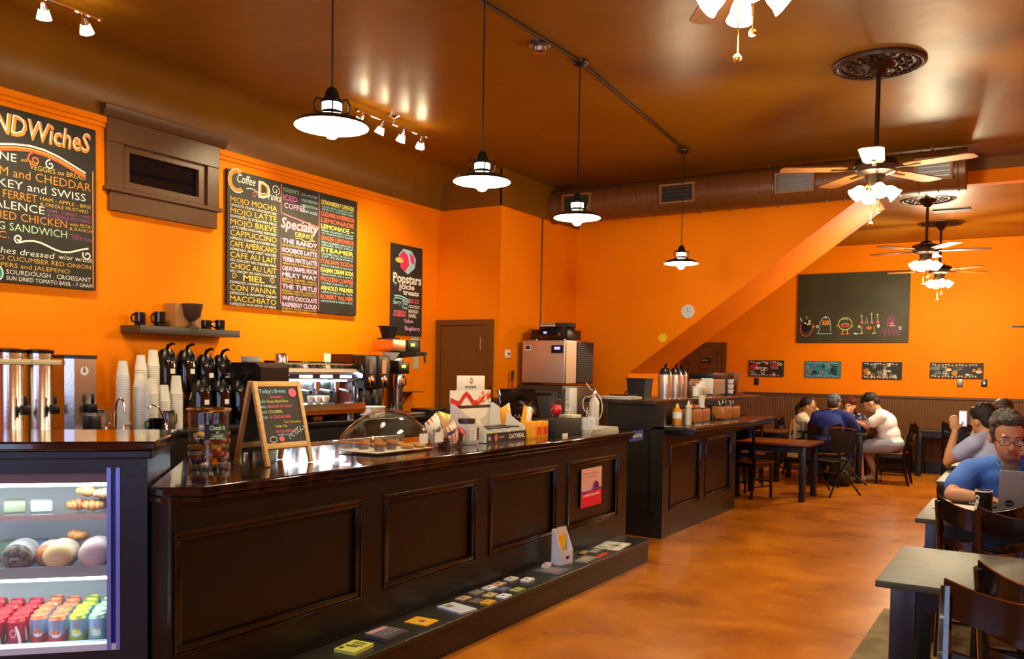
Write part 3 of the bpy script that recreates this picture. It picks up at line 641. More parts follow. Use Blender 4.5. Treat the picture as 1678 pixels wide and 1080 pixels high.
# urns
def urn(lab, y, kind):
    t = thing('coffee_urn', lab, 'urn', (WX+.34, y, ZB), 0, 'steel urns on the back counter'); S = STEEL
    if kind == 0:
        MB().lathe([(0, 0), (.085, 0), (.085, .02), (.08, .03), (.08, .50), (.085, .505), (.085, .53), (0, .535)], S, n=28).build('tank', t)
        MB().lathe([(.088, .53), (.09, .55), (.05, .56), (0, .56)], BLACK, n=24).build('lid', t)
        MB().box(.02, -.11, .455, .095, .10, .49, mat('cream_handle', '#c9b98f', .5), .008).build('top_handle', t)
        tp = MB().cyl((.07, .03, .17), (.13, .03, .17), .014, .014, BLACK, 10).box(.1, .005, .14, .145, .055, .2, BLACK, .005).box(.12, .02, .2, .135, .04, .26, BLACK, .003)
        tp.build('tap', t)
    else:
        MB().prism([(-.1, -.085), (.06, -.085), (.1, -.04), (.1, .115), (-.1, .115)], 0, .50, S).build('tank', t)
        MB().prism([(-.105, -.09), (.065, -.09), (.105, -.045), (.105, .12), (-.105, .12)], .50, .525, BLACK).build('lid', t)
        lg = MB(); disc(lg, 0, .42, .03, .03, PAPERW, (.101, .03, 0), YV, ZV, .001); patch(lg, [(-.012, .41), (.012, .41), (0, .455)], STEELD, (.101, .03, 0), YV, ZV, .002)
        lg.build('label_plate', t)
        MB().cyl((.1, .06, .17), (.15, .06, .17), .014, .014, BLACK, 10).box(.12, .035, .14, .165, .085, .2, BLACK, .005).box(.14, .05, .2, .155, .07, .27, BLACK, .003).build('tap', t)
    return t
urn('round steel urn farthest left, cut by the frame edge', 3.04, 0); urn('round steel urn second from left with cream top handle', 3.23, 0); urn('square-shouldered steel urn with black tap and white emblem, rightmost of the three', 3.45, 1)
# stacks of cups
cupp = {}
def cup_mesh(rb, rt, h, m_, n=24, lip=True):
    return MB().lathe([(rb, 0), (rb-.001, 0), (rt, h), (rt+.003, h), (rt+.003, h-.006), (rt, h-.006)] if False else [(0, h), (rb, h), (rb, h-.002), (rt, .006), (rt+.004, .005), (rt+.004, 0), (rt-.001, 0)], m_, n=n)
def stack(lab, x, y, n, rb, rt, h, m_, pitch, cat='cup stack'):
    t = thing('cup_stack', lab, cat, (x, y, ZB), 0, 'stacks of takeaway cups')
    for i in range(n):
        z = i*pitch
        b = MB(); k = 0
        # inverted cup: rim down
        if i == n-1: pr = [(rt-.001, z), (rt+.004, z), (rt+.004, z+.006), (rt, z+.007), (rb, z+h-.002), (rb, z+h), (0, z+h-.003)]
        else: pr = [(rt-.001, z), (rt+.004, z), (rt+.004, z+.006), (rt, z+.007), (rt-(rt-rb)*pitch*1.2/h, z+pitch*1.2)]
        b.lathe(pr, m_, n=20); b.build('cup', t)
    return t
X0 = WX+.36
stack('tall clear plastic cup stack at the left end of the cups', X0+.05, 3.79, 30, .03, .043, .12, CLEARP, .0125)
stack('tall white cup stack just right of the clear cups, back row', X0-.06, 3.86, 26, .028, .041, .105, CUPW, .0155)
stack('clear plastic cup stack in front with blue tint', X0+.12, 3.90, 20, .03, .043, .12, CLEARP, .0125)
stack('medium white cup stack in the middle, front row', X0+.1, 3.985, 21, .029, .042, .11, CUPW, .013)
stack('white cup stack behind the middle, slightly shorter than the tallest', X0-.09, 4.03, 27, .029, .042, .11, CUPW, .0165)
stack('tallest white cup stack, back row right', X0-.1, 4.14, 32, .031, .044, .12, CUPW, .0148)
stack('short white cup stack in front between two taller ones', X0+.1, 4.085, 16, .029, .042, .12, CUPW, .0135)
stack('short white cup stack at the right end beside the airpots', X0+.1, 4.19, 20, .031, .044, .135, CUPW, .0135)
stack('small white cup stack behind the bent tap', X0+.02, 3.94, 22, .028, .041, .10, CUPW, .0145)
# taps, pitchers, small things
def faucet(lab, x, y, h, rch, m_=CHROME):
    t = thing('faucet', lab, 'faucet', (x, y, ZB))
    MB().box(-.03, -.09, 0, .03, .09, .018, m_, .006).build('base_plate', t)
    MB().tube([(0, 0, .015), (0, 0, h*.65)]+[(rch/2-rch/2*math.cos(R(a)), rch/2*.3-rch/2*.3*math.cos(R(a)), h*.65+h*.35*math.sin(R(a))) for a in range(15, 166, 15)]+[(rch, rch*.3, h*.6)], .009, m_, 10).build('spout', t)
    for s_ in (-1, 1): MB().cyl((0, s_*.065, .018), (0, s_*.065, .05), .014, .011, m_, 10).tube([(0, s_*.065, .05), (.02, s_*.11, .06)], .006, m_, 6).build('tap_lever', t)
faucet('chrome gooseneck faucet in front of the steel pitchers', WX+.60, 3.60, .24, .07)
t = thing('faucet', 'thin chrome bent water tap in front of the cup stacks', 'faucet', (WX+.62, 3.98, ZB))
MB().lathe([(.022, 0), (.022, .01), (.014, .02), (.014, .06), (0, .065)], CHROME, n=12).build('base', t)
MB().tube([(0, 0, .05), (0, -.02, .1), (0, -.06, .17), (0, -.11, .19), (0, -.15, .165)], .006, CHROME, 8).build('spout', t)
def pitcher(lab, x, y, h, r, m_=STEEL):
    t = thing('milk_pitcher', lab, 'pitcher', (x, y, ZB), 0)
    MB().lathe([(0, 0), (r, 0), (r*1.02, .01), (r*.95, h*.6), (r*.85, h*.85), (r*.92, h), (r*.89, h), (r*.82, h*.84), (r*.9, h*.55), (0, .01)], m_, n=22).build('body', t)
    MB().tube([(0, r*.9, h*.85), (0, r*1.5, h*.8), (0, r*1.5, h*.35), (0, r*.95, h*.22)], .006, m_, 8).build('handle', t)
pitcher('steel milk pitcher behind the gooseneck faucet, left one', WX+.3, 3.575, .15, .05); pitcher('steel milk pitcher behind the gooseneck faucet, right one', WX+.3, 3.69, .15, .05)
pitcher('dark steel cup beside the black cup in front of the white stacks', WX+.52, 4.08, .14, .045, STEELD)
tag(MB().lathe([(0, 0), (.045, 0), (.052, .02), (.052, .09), (.048, .09), (.045, .02), (0, .012)], GLOSSB, n=20).tube([(0, -.05, .075), (0, -.085, .07), (0, -.085, .03), (0, -.05, .02)], .006, GLOSSB, 6).build('black_cup', loc=(WX+.58, 3.93, ZB)), 'round glossy black cup under the thin bent tap', 'cup')
gr = thing('lid_dispenser', 'black holder of small clear lids between the urn and the faucet', 'dispenser', (WX+.42, 3.535, ZB))
MB().box(-.05, -.05, 0, .05, .05, .12, BLACK, .006).build('holder', gr); MB().lathe([(.04, .12), (.04, .2), (.025, .25), (.0, .26)], CLEARP, n=16).build('clear_lids', gr)
tag(MB().box(WX+.25, 4.22, ZB, WX+.63, 5.0, ZB+.006, BLACKM).build('bar_mat'), 'flat black rubber mat under the airpots on the back counter', 'mat')
# airpots on rack
def airpot(lab, x, y, z, rz, m_, h=.34, r=.078, grp='black airpots on the back counter', lev=True):
    t = thing('airpot', lab, 'airpot', (x, y, z), rz, grp)
    MB().lathe([(0, 0), (r*.98, 0), (r, .012), (r, h*.72), (r*.96, h*.76)], m_, n=26).build('body', t)
    MB().lathe([(r*.96, h*.76), (r*.9, h*.82), (r*.72, h*.92), (r*.5, h*.99), (0, h)], BLACK, n=24).build('pump_lid', t)
    MB().tube([(.0, 0, h*.98), (r*.3, 0, h*1.08), (r*1.0, 0, h*1.13), (r*1.25, 0, h*1.10)], [.012, .013, .01, .006], BLACK, 8).build('pump_lever', t)
    MB().tube([(r*.9, 0, h*.86), (r*1.35, 0, h*.86), (r*1.4, 0, h*.76)], .009, BLACK, 8).build('spout', t)
    MB().tube([(0, r*.98, h*.72), (-r*.3, r*1.0, h*.55), (-r*.3, -r*1.0, h*.55), (0, -r*.98, h*.72)], .005, CHROME, 6).build('carry_handle', t)
    lb = MB(); lb.box(r*.98, -.02, h*.45, r*1.01, .02, h*.56, PAPERW); lb.build('label', t, label='small white label'); return t
xa = WX+.42
for i, (dx, y, z, l) in enumerate(((-.22, 4.30, .25, 'black airpot on the upper tier, leftmost with raised lever'), (-.22, 4.48, .25, 'black airpot on the upper tier, second from left'), (-.22, 4.66, .22, 'black airpot on the upper tier, third from left'), (-.22, 4.82, .22, 'black airpot on the upper tier, rightmost'),
                                   (.02, 4.42, .02, 'black airpot on the lower front tier, left one'), (.02, 4.61, .02, 'black airpot on the lower front tier, middle one'), (.02, 4.80, .02, 'black airpot on the lower front tier, right one'))):
    airpot(l, xa+dx, y, ZB+z, 0, GLOSSB)
rk = thing('airpot_rack', 'black two-tier wire rack holding the black airpots', 'rack', (xa, 4.56, ZB))
MB().box(-.31, -.36, .19, -.12, .36, .205, BLACK).box(-.1, -.24, .006, .12, .36, .018, BLACK).build('shelf', rk)
b = MB()
for y in (-.35, .35):
    for x in (-.3, -.13): b.tube([(x, y, 0.005), (x, y, .2)], .006, BLACK, 6)
b.build('wire_frame', rk)
# black hopper grinder / drink machine left of the espresso machine
t = thing('coffee_grinder', 'large dark rounded machine hood left of the espresso machine', 'grinder', (WX+.34, 5.0, ZB))
MB().box(-.2, -.15, 0, .2, .12, .30, mat('dark_brown_plastic', '#1c120d', .25), .02).build('body', t)
MB().at((0, 0, 0)).prism([(-.22, .28), (.24, .30), (.3, .34), (.3, .46), (.24, .50), (-.22, .50)], -.16, .14, mat('dark_brown_plastic', '#1c120d', .25), 'Y').build('hood', t)
for i in range(4):
    tag(MB().lathe([(0, 0), (.07, 0), (.085, .012), (.08, .012), (.065, .004), (0, .004)], PAPERW, n=24).build('saucer', loc=(WX+.36, 4.99, ZB+.5+.0125*i)), 'white saucer in the stack on the dark machine, %s from the bottom' % ORD[i], 'saucer', 'white saucers on the dark machine')
# espresso machine
em = thing('espresso_machine', 'wide chrome espresso machine with lit work area, three groups and cups on top', 'espresso machine', (WX+.36, 5.65, ZB))
w2 = .46
MB().box(-.26, -w2, .05, .20, w2, .13, STEELD, .02).build('base', em)
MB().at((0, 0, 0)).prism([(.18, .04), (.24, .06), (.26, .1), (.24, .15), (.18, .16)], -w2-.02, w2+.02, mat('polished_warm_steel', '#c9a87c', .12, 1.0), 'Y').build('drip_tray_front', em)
MB().box(-.26, -w2, .13, -.08, w2, .42, STEELD, .01).build('boiler_casing', em)
MB().box(-.079, -w2+.02, .15, -.072, w2-.02, .34, mat('lit_backsplash', '#cfeaf0', .15, 1.0)).build('backsplash', em)
MB().prism([(-.24, .36), (.12, .35), (.17, .37), (.19, .43), (.14, .46), (-.24, .46)], -w2, w2, mat('satin_steel', '#d8d4cc', .38, .85), 'Y').build('upper_housing', em)
mb = MB(); mb.box(.165, -w2+.02, .375, .185, w2-.02, .41, BLACK)
mb.build('control_panel', em)
for i in range(3):
    yc = -.22+i*.25
    MB().box(.184, yc-.075, .378, .188, yc+.075, .402, mat('lit_button_white', '#f6f4ff', .4, emit=4, emit_col='#e8e6ff')).build('button_strip', em)
    MB().box(-.05, yc-.09, .345, .12, yc+.09, .352, mat('led_strip', '#ffffff', .4, emit=9, emit_col='#dff4ff')).build('led_strip', em)
    g = MB().cyl((.06, yc, .35), (.06, yc, .29), .042, .042, CHROME, 18).cyl((.06, yc, .29), (.06, yc, .27), .046, .046, CHROME, 18)
    go = g.build('group_head', em)
    MB().tube([(.09, yc, .275), (.2, yc, .26), (.24, yc, .255)], [.009, .014, .015], BLACK, 10).lathe([(.036, .25), (.036, .275)], CHROME, (.06, yc, 0), 14).tube([(.06, yc, .25), (.06, yc, .225)], .01, CHROME, 8).build('portafilter', go)
area_light('espresso_led_light', (WX+.36+.03, 5.65, ZB+.34), .12, 14, (.80, .93, 1.0), (0, R(0), 0), .8)
for s_ in (-1, 1):
    sb = MB().prism([(.05, .36), (.2, .37), (.22, .42), (.2, .5), (.05, .49)], s_*(w2+.005), s_*(w2+.03), BLACK, 'Y'); so = sb.build('side_panel', em)
    MB().ell((.2, s_*(w2+.0), .40), .022, .022, .022, mat('blue_white_led', '#cfe4ff', .3, emit=10, emit_col='#a9c8ff'), 10).build('side_led', so)
    MB().tube([(.16, s_*(w2-.03), .36), (.2, s_*(w2-.04), .28), (.21, s_*(w2-.05), .17)], .006, CHROME, 6).cyl((.17, s_*(w2+.03), .43), (.17, s_*(w2+.06), .43), .022, .022, BLACK, 12).build('steam_wand', em)
MB().tube([(.12, -w2, .50), (.12, w2, .50)], .007, CHROME, 6).tube([(-.22, -w2, .50), (-.22, w2, .50)], .007, CHROME, 6).build('cup_rail', em)
for i in range(9):
    for j in range(2):
        tag(MB().lathe([(0, 0), (.022, 0), (.036, .03), (.04, .06), (.037, .06), (.033, .03), (0, .004)], (GLOSSB if (i+j) % 3 else CHROME), n=16).build('espresso_cup', loc=(WX+.36+.04-.14*j, 5.27+i*.094, ZB+.461)),
            '%s cup on top of the espresso machine, %s row, %s from left' % ('glossy black' if (i+j) % 3 else 'chrome', ('front', 'back')[j], ORD[i]), 'cup', 'cups on top of the espresso machine')
for i in range(3):
    tag(MB().lathe([(0, 0), (.02, 0), (.032, .03), (.034, .055), (.031, .055), (0, .004)], PAPERW, n=16).box(.032, -.012, .015, .036, .012, .035, CH_R).build('espresso_cup', loc=(WX+.36+.15, 5.53+i*.09, ZB+.165)),
        'small white cup with red dot on the drip tray, %s from left' % ORD[i], 'cup', 'white cups on the espresso machine drip tray')
pitcher('steel frothing pitcher at the right end of the drip tray', WX+.5, 6.03, .14, .045)
pitcher('large steel pitcher standing on top of the espresso machine at its left end', WX+.44, 5.24, .12, .05)
for o in C.objects:
    if o.name.startswith('milk_pitcher') and 'on top of the espresso' in o.get('label', ''): o.location.z = ZB+.462
tag(MB().box(WX+.3, 5.90, ZB+.461, WX+.306, 5.99, ZB+.60, PAPERW).build('receipt_card'), 'small white card standing upright on the espresso machine', 'card')
# hot drink dispensers
t = thing('hot_drink_dispenser', 'dark brown two-nozzle drink dispenser with round chrome windows', 'dispenser', (WX+.30, 6.33, ZB)); BR = mat('dark_red_brown_panel', '#3a1409', .3)
MB().box(-.24, -.15, 0, .1, .25, .60, BR, .01).build('cabinet', t)
MB().box(.1, -.15, .0, .13, .25, .30, BLACK, .004).box(.1, -.15, -.0, .27, .25, .03, BLACK, .004).build('splash_panel', t)
for i, y in enumerate((-.05, .14)):
    c_ = MB().box(.1, y-.09, .28, .24, y+.09, .59, BLACK, .012); co = c_.build('dispenser_head', t)
    MB().lathe([(.0, 0), (.045, 0), (.05, .012), (.04, .02), (0, .022)], CHROME, n=24).build('round_window', co)
    rw = bpy.data.objects[[o.name for o in co.children][0]]; rw.location = (.24, y, .35); rw.rotation_euler = (0, R(90), 0); rw.scale = (1.25, 1, 1)
    MB().box(.241, y-.03, .42, .245, y+.03, .55, (STEELD if i == 0 else mat('tan_label', '#c78a5b', .5))).build('front_label', co)
    MB().cyl((.17, y, .28), (.17, y, .22), .018, .014, STEELD, 12).box(.15, y-.014, .13, .155, y+.014, .2, STEEL).build('nozzle', co)
# tall brewer towers
t = thing('coffee_brewer', 'tall steel coffee brewer with green display, paper filters and black funnel', 'coffee brewer', (WX+.34, 6.86, ZB))
CU = mat('steel_orange_reflection_tint', '#d8a884', .25, 1.0)  # orange reflection painted into the steel's base colour
MB().box(-.2, -.08, 0, .22, .26, .03, STEELD, .004).build('base', t)
MB().box(-.12, .0, .03, .0, .16, .72, STEEL, .008).cyl((.04, .02, .03), (.04, .02, .46), .022, .022, STEEL, 16).build('column', t)
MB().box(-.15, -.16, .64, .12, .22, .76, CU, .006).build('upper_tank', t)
cpn = MB().box(.12, .06, .64, .14, .26, .76, BLACK, .006); co = cpn.build('control_panel', t)
MB().box(.141, .10, .70, .144, .155, .725, mat('green_display', '#9bff2a', .4, emit=4, emit_col='#9bff2a')).build('display', co)
MB().box(.02, -.08, .42, .12, .02, .55, BLACK, .006).build('lower_head', t)
cp2 = MB().box(.12, -.09, .42, .14, .08, .53, BLACK, .006); c2_ = cp2.build('control_panel', t)
MB().box(.141, -.04, .48, .144, .015, .505, MATS['green_display']).build('display', c2_)
MB().prism([(-.02, .58), (.3, .61), (.3, .64), (-.02, .64)], -.02, .16, BLACKM, 'Y').tube([(.28, .07, .63), (.33, .08, .6), (.335, .08, .53)], .011, BLACK, 8).build('brew_basket', t)
flt = MB(); N_ = 40
vs = []
for (r_, z_) in ((.045, .555), (.09, .63)):
    for i in range(N_): q = r_*(1+(.05 if i % 2 else -.03)); vs.append((.02+q*math.cos(2*math.pi*i/N_), -.07+q*math.sin(2*math.pi*i/N_), z_))
flt.add(vs, [(i, (i+1) % N_, N_+(i+1) % N_, N_+i) for i in range(N_)], CUPW); flt.build('paper_filter', t)
MB().lathe([(.06, .775), (.065, .78), (.095, .88), (.11, .885), (.11, .895), (.09, .89), (.055, .785), (0, .785)], BLACKM, (-.02, -.06, 0), 24).box(-.1, -.14, .76, .06, .02, .775, BLACKM).build('funnel', t)
MB().lathe([(0, .28), (.05, .28), (.055, .3), (.05, .4), (.042, .42), (0, .42)], STEEL, (.09, -.03, 0), 18).tube([(.14, -.02, .40), (.17, -.01, .37), (.165, -.01, .31), (.14, -.02, .3)], .008, BLACK, 6).build('server_pot', t)
sh = thing('wall_bracket_shelf', 'thin steel wire shelf bracket on the wall right of the brewer', 'shelf', (WX, 7.3, 1.25))
MB().box(0, -.2, 0, .22, .25, .008, STEELD).build('shelf_plate', sh); MB().tube([(.0, .05, -.22), (.18, .05, 0)], .006, STEELD, 6).tube([(0.005, .05, 0), (.005, .05, -.23)], .006, STEELD, 6).build('bracket', sh)
tag(MB().box(WX+.3, 7.2, ZB, WX+.6, 7.55, ZB+.035, BLACKM, .004).box(WX+.3, 7.2, ZB+.035, WX+.55, 7.5, ZB+.06, STEELD, .004).build('knock_tray'), 'low dark tray stack at the right end of the back counter', 'tray')
tb = thing('plastic_tub', 'translucent plastic tub with pale lid between espresso machine and grinder', 'tub', (WX+.52, 6.33, ZB))
MB().box(-.07, -.1, 0, .07, .1, .1, mat('translucent_tub', '#c9b8a8', .3, alpha=.75), .008).build('body', tb); MB().box(-.075, -.105, .1, .075, .105, .112, WHITE, .004).build('lid', tb)

# ================================================================== FRONT COUNTER
ZK = 1.02; CX = -2.86; CE = 6.56
MOUL = mat('cabinet_moulding_gloss', '#1a120b', 0.16, coat=0.3)
def panel_ring(mb, x, y0, y1, z0, z1, m_, t=.03):
    """raised moulding round a sunk panel on a face looking to +X"""
    for (a, b, c, d) in ((y0, z0, y1, z0+t), (y0, z1-t, y1, z1), (y0, z0+t, y0+t, z1-t), (y1-t, z0+t, y1, z1-t)):
        mb.box(x-.004, a, b, x+.012, c, d, MOUL, .006)
    q = .007
    for (a, b, c, d) in ((y0-q, z0-q, y1+q, z0), (y0-q, z1, y1+q, z1+q), (y0-q, z0, y0, z1), (y1, z0, y1+q, z1)):
        mb.box(x-.004, a, b, x+.018, c, d, MOUL, .003)
ct = thing('front_counter', 'long dark panelled service counter with glossy top, running from the fridge case', 'counter')
mb = MB(); mb.prism([(CX-.02, 2.2), (CX-.02, CE), (-3.7, CE), (-3.7, 2.9), (-2.985, 2.185)], 0, .985, BLACKP); mb.build('cabinet_body', ct)
P4 = [(2.20, 3.28), (3.47, 4.31), (4.48, 5.33), (5.51, 6.37)]
fr = MB()
ys = [2.18]+[v for p in P4 for v in p]+[CE]
fr.box(CX-.02, 2.18, .0, CX, CE, .36, BLACKP).box(CX-.02, 2.18, .84, CX, CE, .985, BLACKP)
for i in range(0, len(ys), 2): fr.box(CX-.02, ys[i], .36, CX, ys[i+1], .84, BLACKP)
fr.build('face_frame', ct)
for a, b in P4:
    p = MB(); panel_ring(p, CX-.008, a, b, .36, .84, BLACKP); p.build('panel_moulding', ct)
mb = MB(); outl = [(-2.81, 2.27), (-2.81, CE+.03), (-3.76, CE+.03), (-3.76, 2.95), (-2.985, 2.175), (-2.905, 2.175)]
mb.prism(outl, ZK-.038, ZK, COUNTER); mb.build('counter_top', ct, bevel=.008)
mb = MB(); mb.prism([(p[0]+(-.014 if p[0] > -3.2 else 0), p[1]) for p in outl], ZK-.062, ZK-.038, COUNTER); mb.build('edge_moulding', ct, bevel=.005)
lg = thing('counter_ledge', 'low black shelf step along the foot of the long counter, covered with leaflets', 'ledge', (0, 0, 0))
MB().box(CX-.0, 2.0, 0, -2.6, 6.42, .155, BLACKP).build('riser', lg); MB().box(CX, 2.0, .155, -2.582, 6.43, .18, BLACKP2).build('step_top', lg, bevel=.004)
MB().cyl((-2.6, 6.33, .1), (-2.596, 6.33, .1), .012, .012, STEELD, 12).build('screw_cap', lg)
# poster
ps = MB().box(CX-.006, 5.74, .485, CX-.002, 6.085, .775, mat('poster_cream', '#d8a898', .6)); po = ps.build('counter_poster')
pg = MB(); O_ = (CX-.0018, 5.74, .485); W_ = .345
patch(pg, [(0, 0), (W_, 0), (W_, .125), (0, .115)], mat('poster_red', '#e0102e', .5), O_, YV, ZV, .0005)
stroke(pg, [(0, .117), (.08, .112), (.16, .125), (.25, .12), (W_, .127)], .008, mat('poster_violet', '#6a1f86', .6), O_, YV, ZV, .001)
patch(pg, [(.19, .13), (.25, .13), (.25, .165), (.22, .185), (.19, .16)], MATS['poster_violet'], O_, YV, ZV, .001); patch(pg, [(.25, .13), (.29, .13), (.29, .17), (.22, .19), (.25, .165)], mat('poster_dark', '#4b0f3c', .6), O_, YV, ZV, .0012)
patch(pg, [(.16, .13), (.2, .13), (.18, .16)], CH_O, O_, YV, ZV, .0014)
for i in range(5): patch(pg, [(.03+.03*i, .12), (.045+.03*i, .12), (.04+.03*i, .145)], PAPERW, O_, YV, ZV, .0016)
write(pg, 'Neighbors help neighbors', (O_[0], 5.76, .485+.245), YV, ZV, .014, CH_R, .25, lift=.001); write(pg, 'the homeless tonight', (O_[0], 5.76, .485+.222), YV, ZV, .014, CH_R, .23, lift=.001)
write(pg, 'noble knowll', (O_[0], 5.77, .485+.08), YV, ZV, .022, PAPERW, .27, lift=.001, fat=.02)
pg.build('poster_print', po); tag(po, 'red and cream poster taped on the last counter panel', 'poster')

# leaflets on the ledge
ZL = .1805
def card(lab, x, y, w_, l_, th, rz, col, inks=(), name='leaflet', grp='leaflets on the low step'):
    m_ = mat('card_'+col, col, .55)
    b = MB().box(-w_/2, -l_/2, 0, w_/2, l_/2, th, m_)
    for (a, c, d, e, k) in inks: b.box(-w_/2+a*w_, -l_/2+c*l_, th, -w_/2+d*w_, -l_/2+e*l_, th+.0006, mat('ink_'+k, k, .6))
    return tag(b.build(name, loc=(x, y, ZL), rz=rz, smooth=False), lab, 'leaflet', grp)
K_ = '#1c1a18'
card('stack of lemon yellow cards at the near end of the low step', -2.70, 3.065, .115, .155, .016, .1, '#d9d65a', [(.1, .1, .25, .3, K_), (.15, .4, .7, .5, K_), (.3, .55, .85, .62, K_), (.2, .7, .8, .9, '#8c8a30')])
card('stack of dark printed flyers with pink title, behind the yellow cards', -2.71, 3.31, .15, .17, .018, .0, '#4a4442', [(0, .1, .25, .9, '#c98f94'), (.35, .1, .4, .95, '#8c8480'), (.5, .1, .55, .95, '#8c8480'), (.65, .1, .7, .95, '#8c8480')])
card('single orange-yellow flyer with a dark drawing', -2.71, 3.60, .14, .12, .004, .06, '#f0a91a', [(.4, .4, .62, .62, '#5c4a50')])
card('large white and blue leaflet stack lying across the step', -2.695, 3.90, .19, .125, .01, -.2, '#c9cbd2', [(.1, .2, .35, .6, '#8d6a60'), (.4, .3, .9, .34, '#7c8cc0')])
sm = [(-2.79, 4.10, '#c9a980'), (-2.69, 4.09, '#6b5a50'), (-2.62, 4.10, '#d99a22'), (-2.79, 4.24, '#8a8470'), (-2.70, 4.25, '#c0a878'), (-2.62, 4.27, '#e4e4ec'), (-2.79, 4.38, '#e8e4e8'),
      (-2.70, 4.39, '#5c5c80'), (-2.80, 4.50, '#d9a592'), (-2.63, 4.44, '#9aa850'), (-2.80, 4.65, '#e2ded2'), (-2.70, 4.68, '#dcdcd4')]
cn = ['tan business card', 'brown business card', 'amber business card', 'olive grey business card', 'beige patterned business card', 'plain white business card', 'white card with a dark picture',
      'blue and white business card', 'pink business card', 'green striped business card', 'white card with small logo', 'white business card']
rowp = ['nearest row by the panel', 'nearest row in the middle', 'nearest row at the edge', 'second row by the panel', 'second row in the middle', 'second row at the edge', 'third row by the panel', 'third row in the middle', 'fourth row by the panel', 'third row at the edge', 'far end by the panel', 'far end in the middle']
for i, (x, y, c_) in enumerate(sm):
    card('%s on the low step, %s' % (cn[i], rowp[i]), x, y, .06, .09, .006+.002*(i % 4), .05*(i % 3-1), c_, [(.3, .3, .6, .6, '#70605a')], 'business_card', 'business cards in the middle of the low step')
card('dark purple flyer lying under small white cards, left of the brochure holder', -2.71, 5.02, .19, .2, .004, 0, '#5a5060', [(.2, .2, .8, .8, '#7c6a74')])
card('white folded card heap beside the brochure holder', -2.79, 5.10, .05, .13, .02, .3, '#d4ccd0', [(.2, .1, .8, .3, '#c04a4a')])
card('grey booklet right of the brochure holder at the edge', -2.66, 5.42, .1, .2, .012, .1, '#77746c', [(.2, .2, .8, .8, '#8f8c80')])
card('red flyer partly under a magazine', -2.68, 5.62, .13, .22, .004, .05, '#a83018', [(.3, .5, .6, .8, '#c9a070')])
card('dark magazine with colourful picture right of the red flyer', -2.75, 5.70, .16, .26, .006, .15, '#2c2a24', [(.1, .1, .4, .5, '#b08a60'), (.4, .4, .8, .9, '#8c8a84')], 'magazine')
card('large map sheet with green and white pattern at the far end', -2.72, 6.0, .2, .3, .003, .1, '#cfc9b4', [(.1, .1, .5, .3, '#7ea08e'), (.3, .5, .8, .6, '#9a4c3c'), (.5, .15, .7, .9, '#8fae9c')], 'map_sheet')
bh = thing('brochure_holder', 'clear white brochure holder with a yellow leaflet on the low step', 'brochure holder', (-2.745, 5.235, ZL), R(-12)); WA = mat('white_acrylic', '#d9d9e0', .25)
MB().at((0, 0, 0)).box(-.05, -.06, 0, .04, .06, .008, WA).box(.032, -.06, 0, .04, .06, .10, WA).prism([(-.045, 0), (.04, 0), (.04, .1), (-.02, .235), (-.045, .235)], -.062, -.056, WA, 'Y').prism([(-.045, 0), (.04, 0), (.04, .1), (-.02, .235), (-.045, .235)], .056, .062, WA, 'Y').box(-.05, -.06, 0, -.044, .06, .24, WA).build('pocket', bh)
MB().box(.041, -.012, .04, .042, .02, .062, mat('small_blue_logo', '#3a3a6a', .5)).build('front_logo', bh)
lf = MB().box(-.012, -.05, .02, -.006, .045, .255, mat('pale_leaflet', '#d6cfc0', .5)).box(-.0055, -.042, .06, -.005, .038, .2, mat('yellow_leaflet', '#f2b50c', .5)).box(-.0045, -.04, .05, -.004, .03, .08, CH_G)
tag(lf.build('leaflet', loc=(-2.745, 5.235, ZL), rz=R(-12)), 'yellow printed leaflet standing in the brochure holder', 'leaflet')

# ---- fridge display case at 45 degrees
FP = Vector((-2.99, 2.17, 0)); FA = R(225)      # local +X runs left along the front, local +Y points out to the customer
# local frame: +X = along the front to the left, +Y = towards the customer (out of the front)
fc = thing('fridge_display_case', 'blue-black refrigerated display case with lit glass front at the left end of the counter', 'display case', FP, FA)
u0_, u1_, zf0, zf1 = .148, 1.5, .41, 1.075
D_ = -.62
b = MB().box(0, -.03, 0, .10, 0, 1.16, NAVYP).box(1.62, -.03, 0, 1.72, 0, 1.16, NAVYP).box(.10, -.03, 0, 1.62, 0, .375, NAVYP).box(.10, -.03, 1.095, 1.62, 0, 1.16, NAVYP)
b.box(0, D_, 0, .03, -.03, 1.16, NAVYP).box(1.69, D_, 0, 1.72, -.03, 1.16, NAVYP).box(.03, D_, 0, 1.69, D_+.03, 1.16, NAVYP)
b.build('cabinet_frame', fc)
MB().box(-.04, D_-.02, 1.165, 1.76, .045, 1.2, COUNTER).build('counter_top', fc, bevel=.008)
MB().box(-.02, D_, 1.13, 1.74, .022, 1.165, NAVYP).build('edge_moulding', fc, bevel=.006)
BLM = mat('blue_anodised_frame', '#6a8ae0', .3, .5); BLS = mat('pale_blue_steel', '#8296dc', .3, .6)
MB().box(.10, -.05, .375, .115, .004, 1.095, BLS).box(.115, -.05, .375, .133, -.012, 1.095, mat('deep_blue_gasket', '#0c3a9c', .35)).box(.133, -.05, .375, .148, .004, 1.095, BLS).box(.10, -.05, .375, 1.62, .002, .40, mat('case_sill', '#c9d4d8', .4)).box(.10, -.05, 1.075, 1.62, .002, 1.095, NAVYP).build('door_frame', fc)
INT = mat('case_liner_white', '#aeb6b4', .35)
MB().box(.15, D_+.03, .36, 1.6, D_+.04, 1.09, INT).box(.148, D_+.04, .36, .152, -.05, 1.09, mat('mirror_side', '#8f979a', .12, .9)).box(1.6, D_+.04, .36, 1.61, -.05, 1.09, INT).box(.15, D_+.04, .36, 1.6, -.05, .375, mat('case_floor', '#6a665e', .3)).build('inner_liner', fc)
MB().box(.15, -.055, .378, 1.6, -.045, .402, mat('perforated_grille', '#cdd6d4', .4)).build('air_grille', fc)
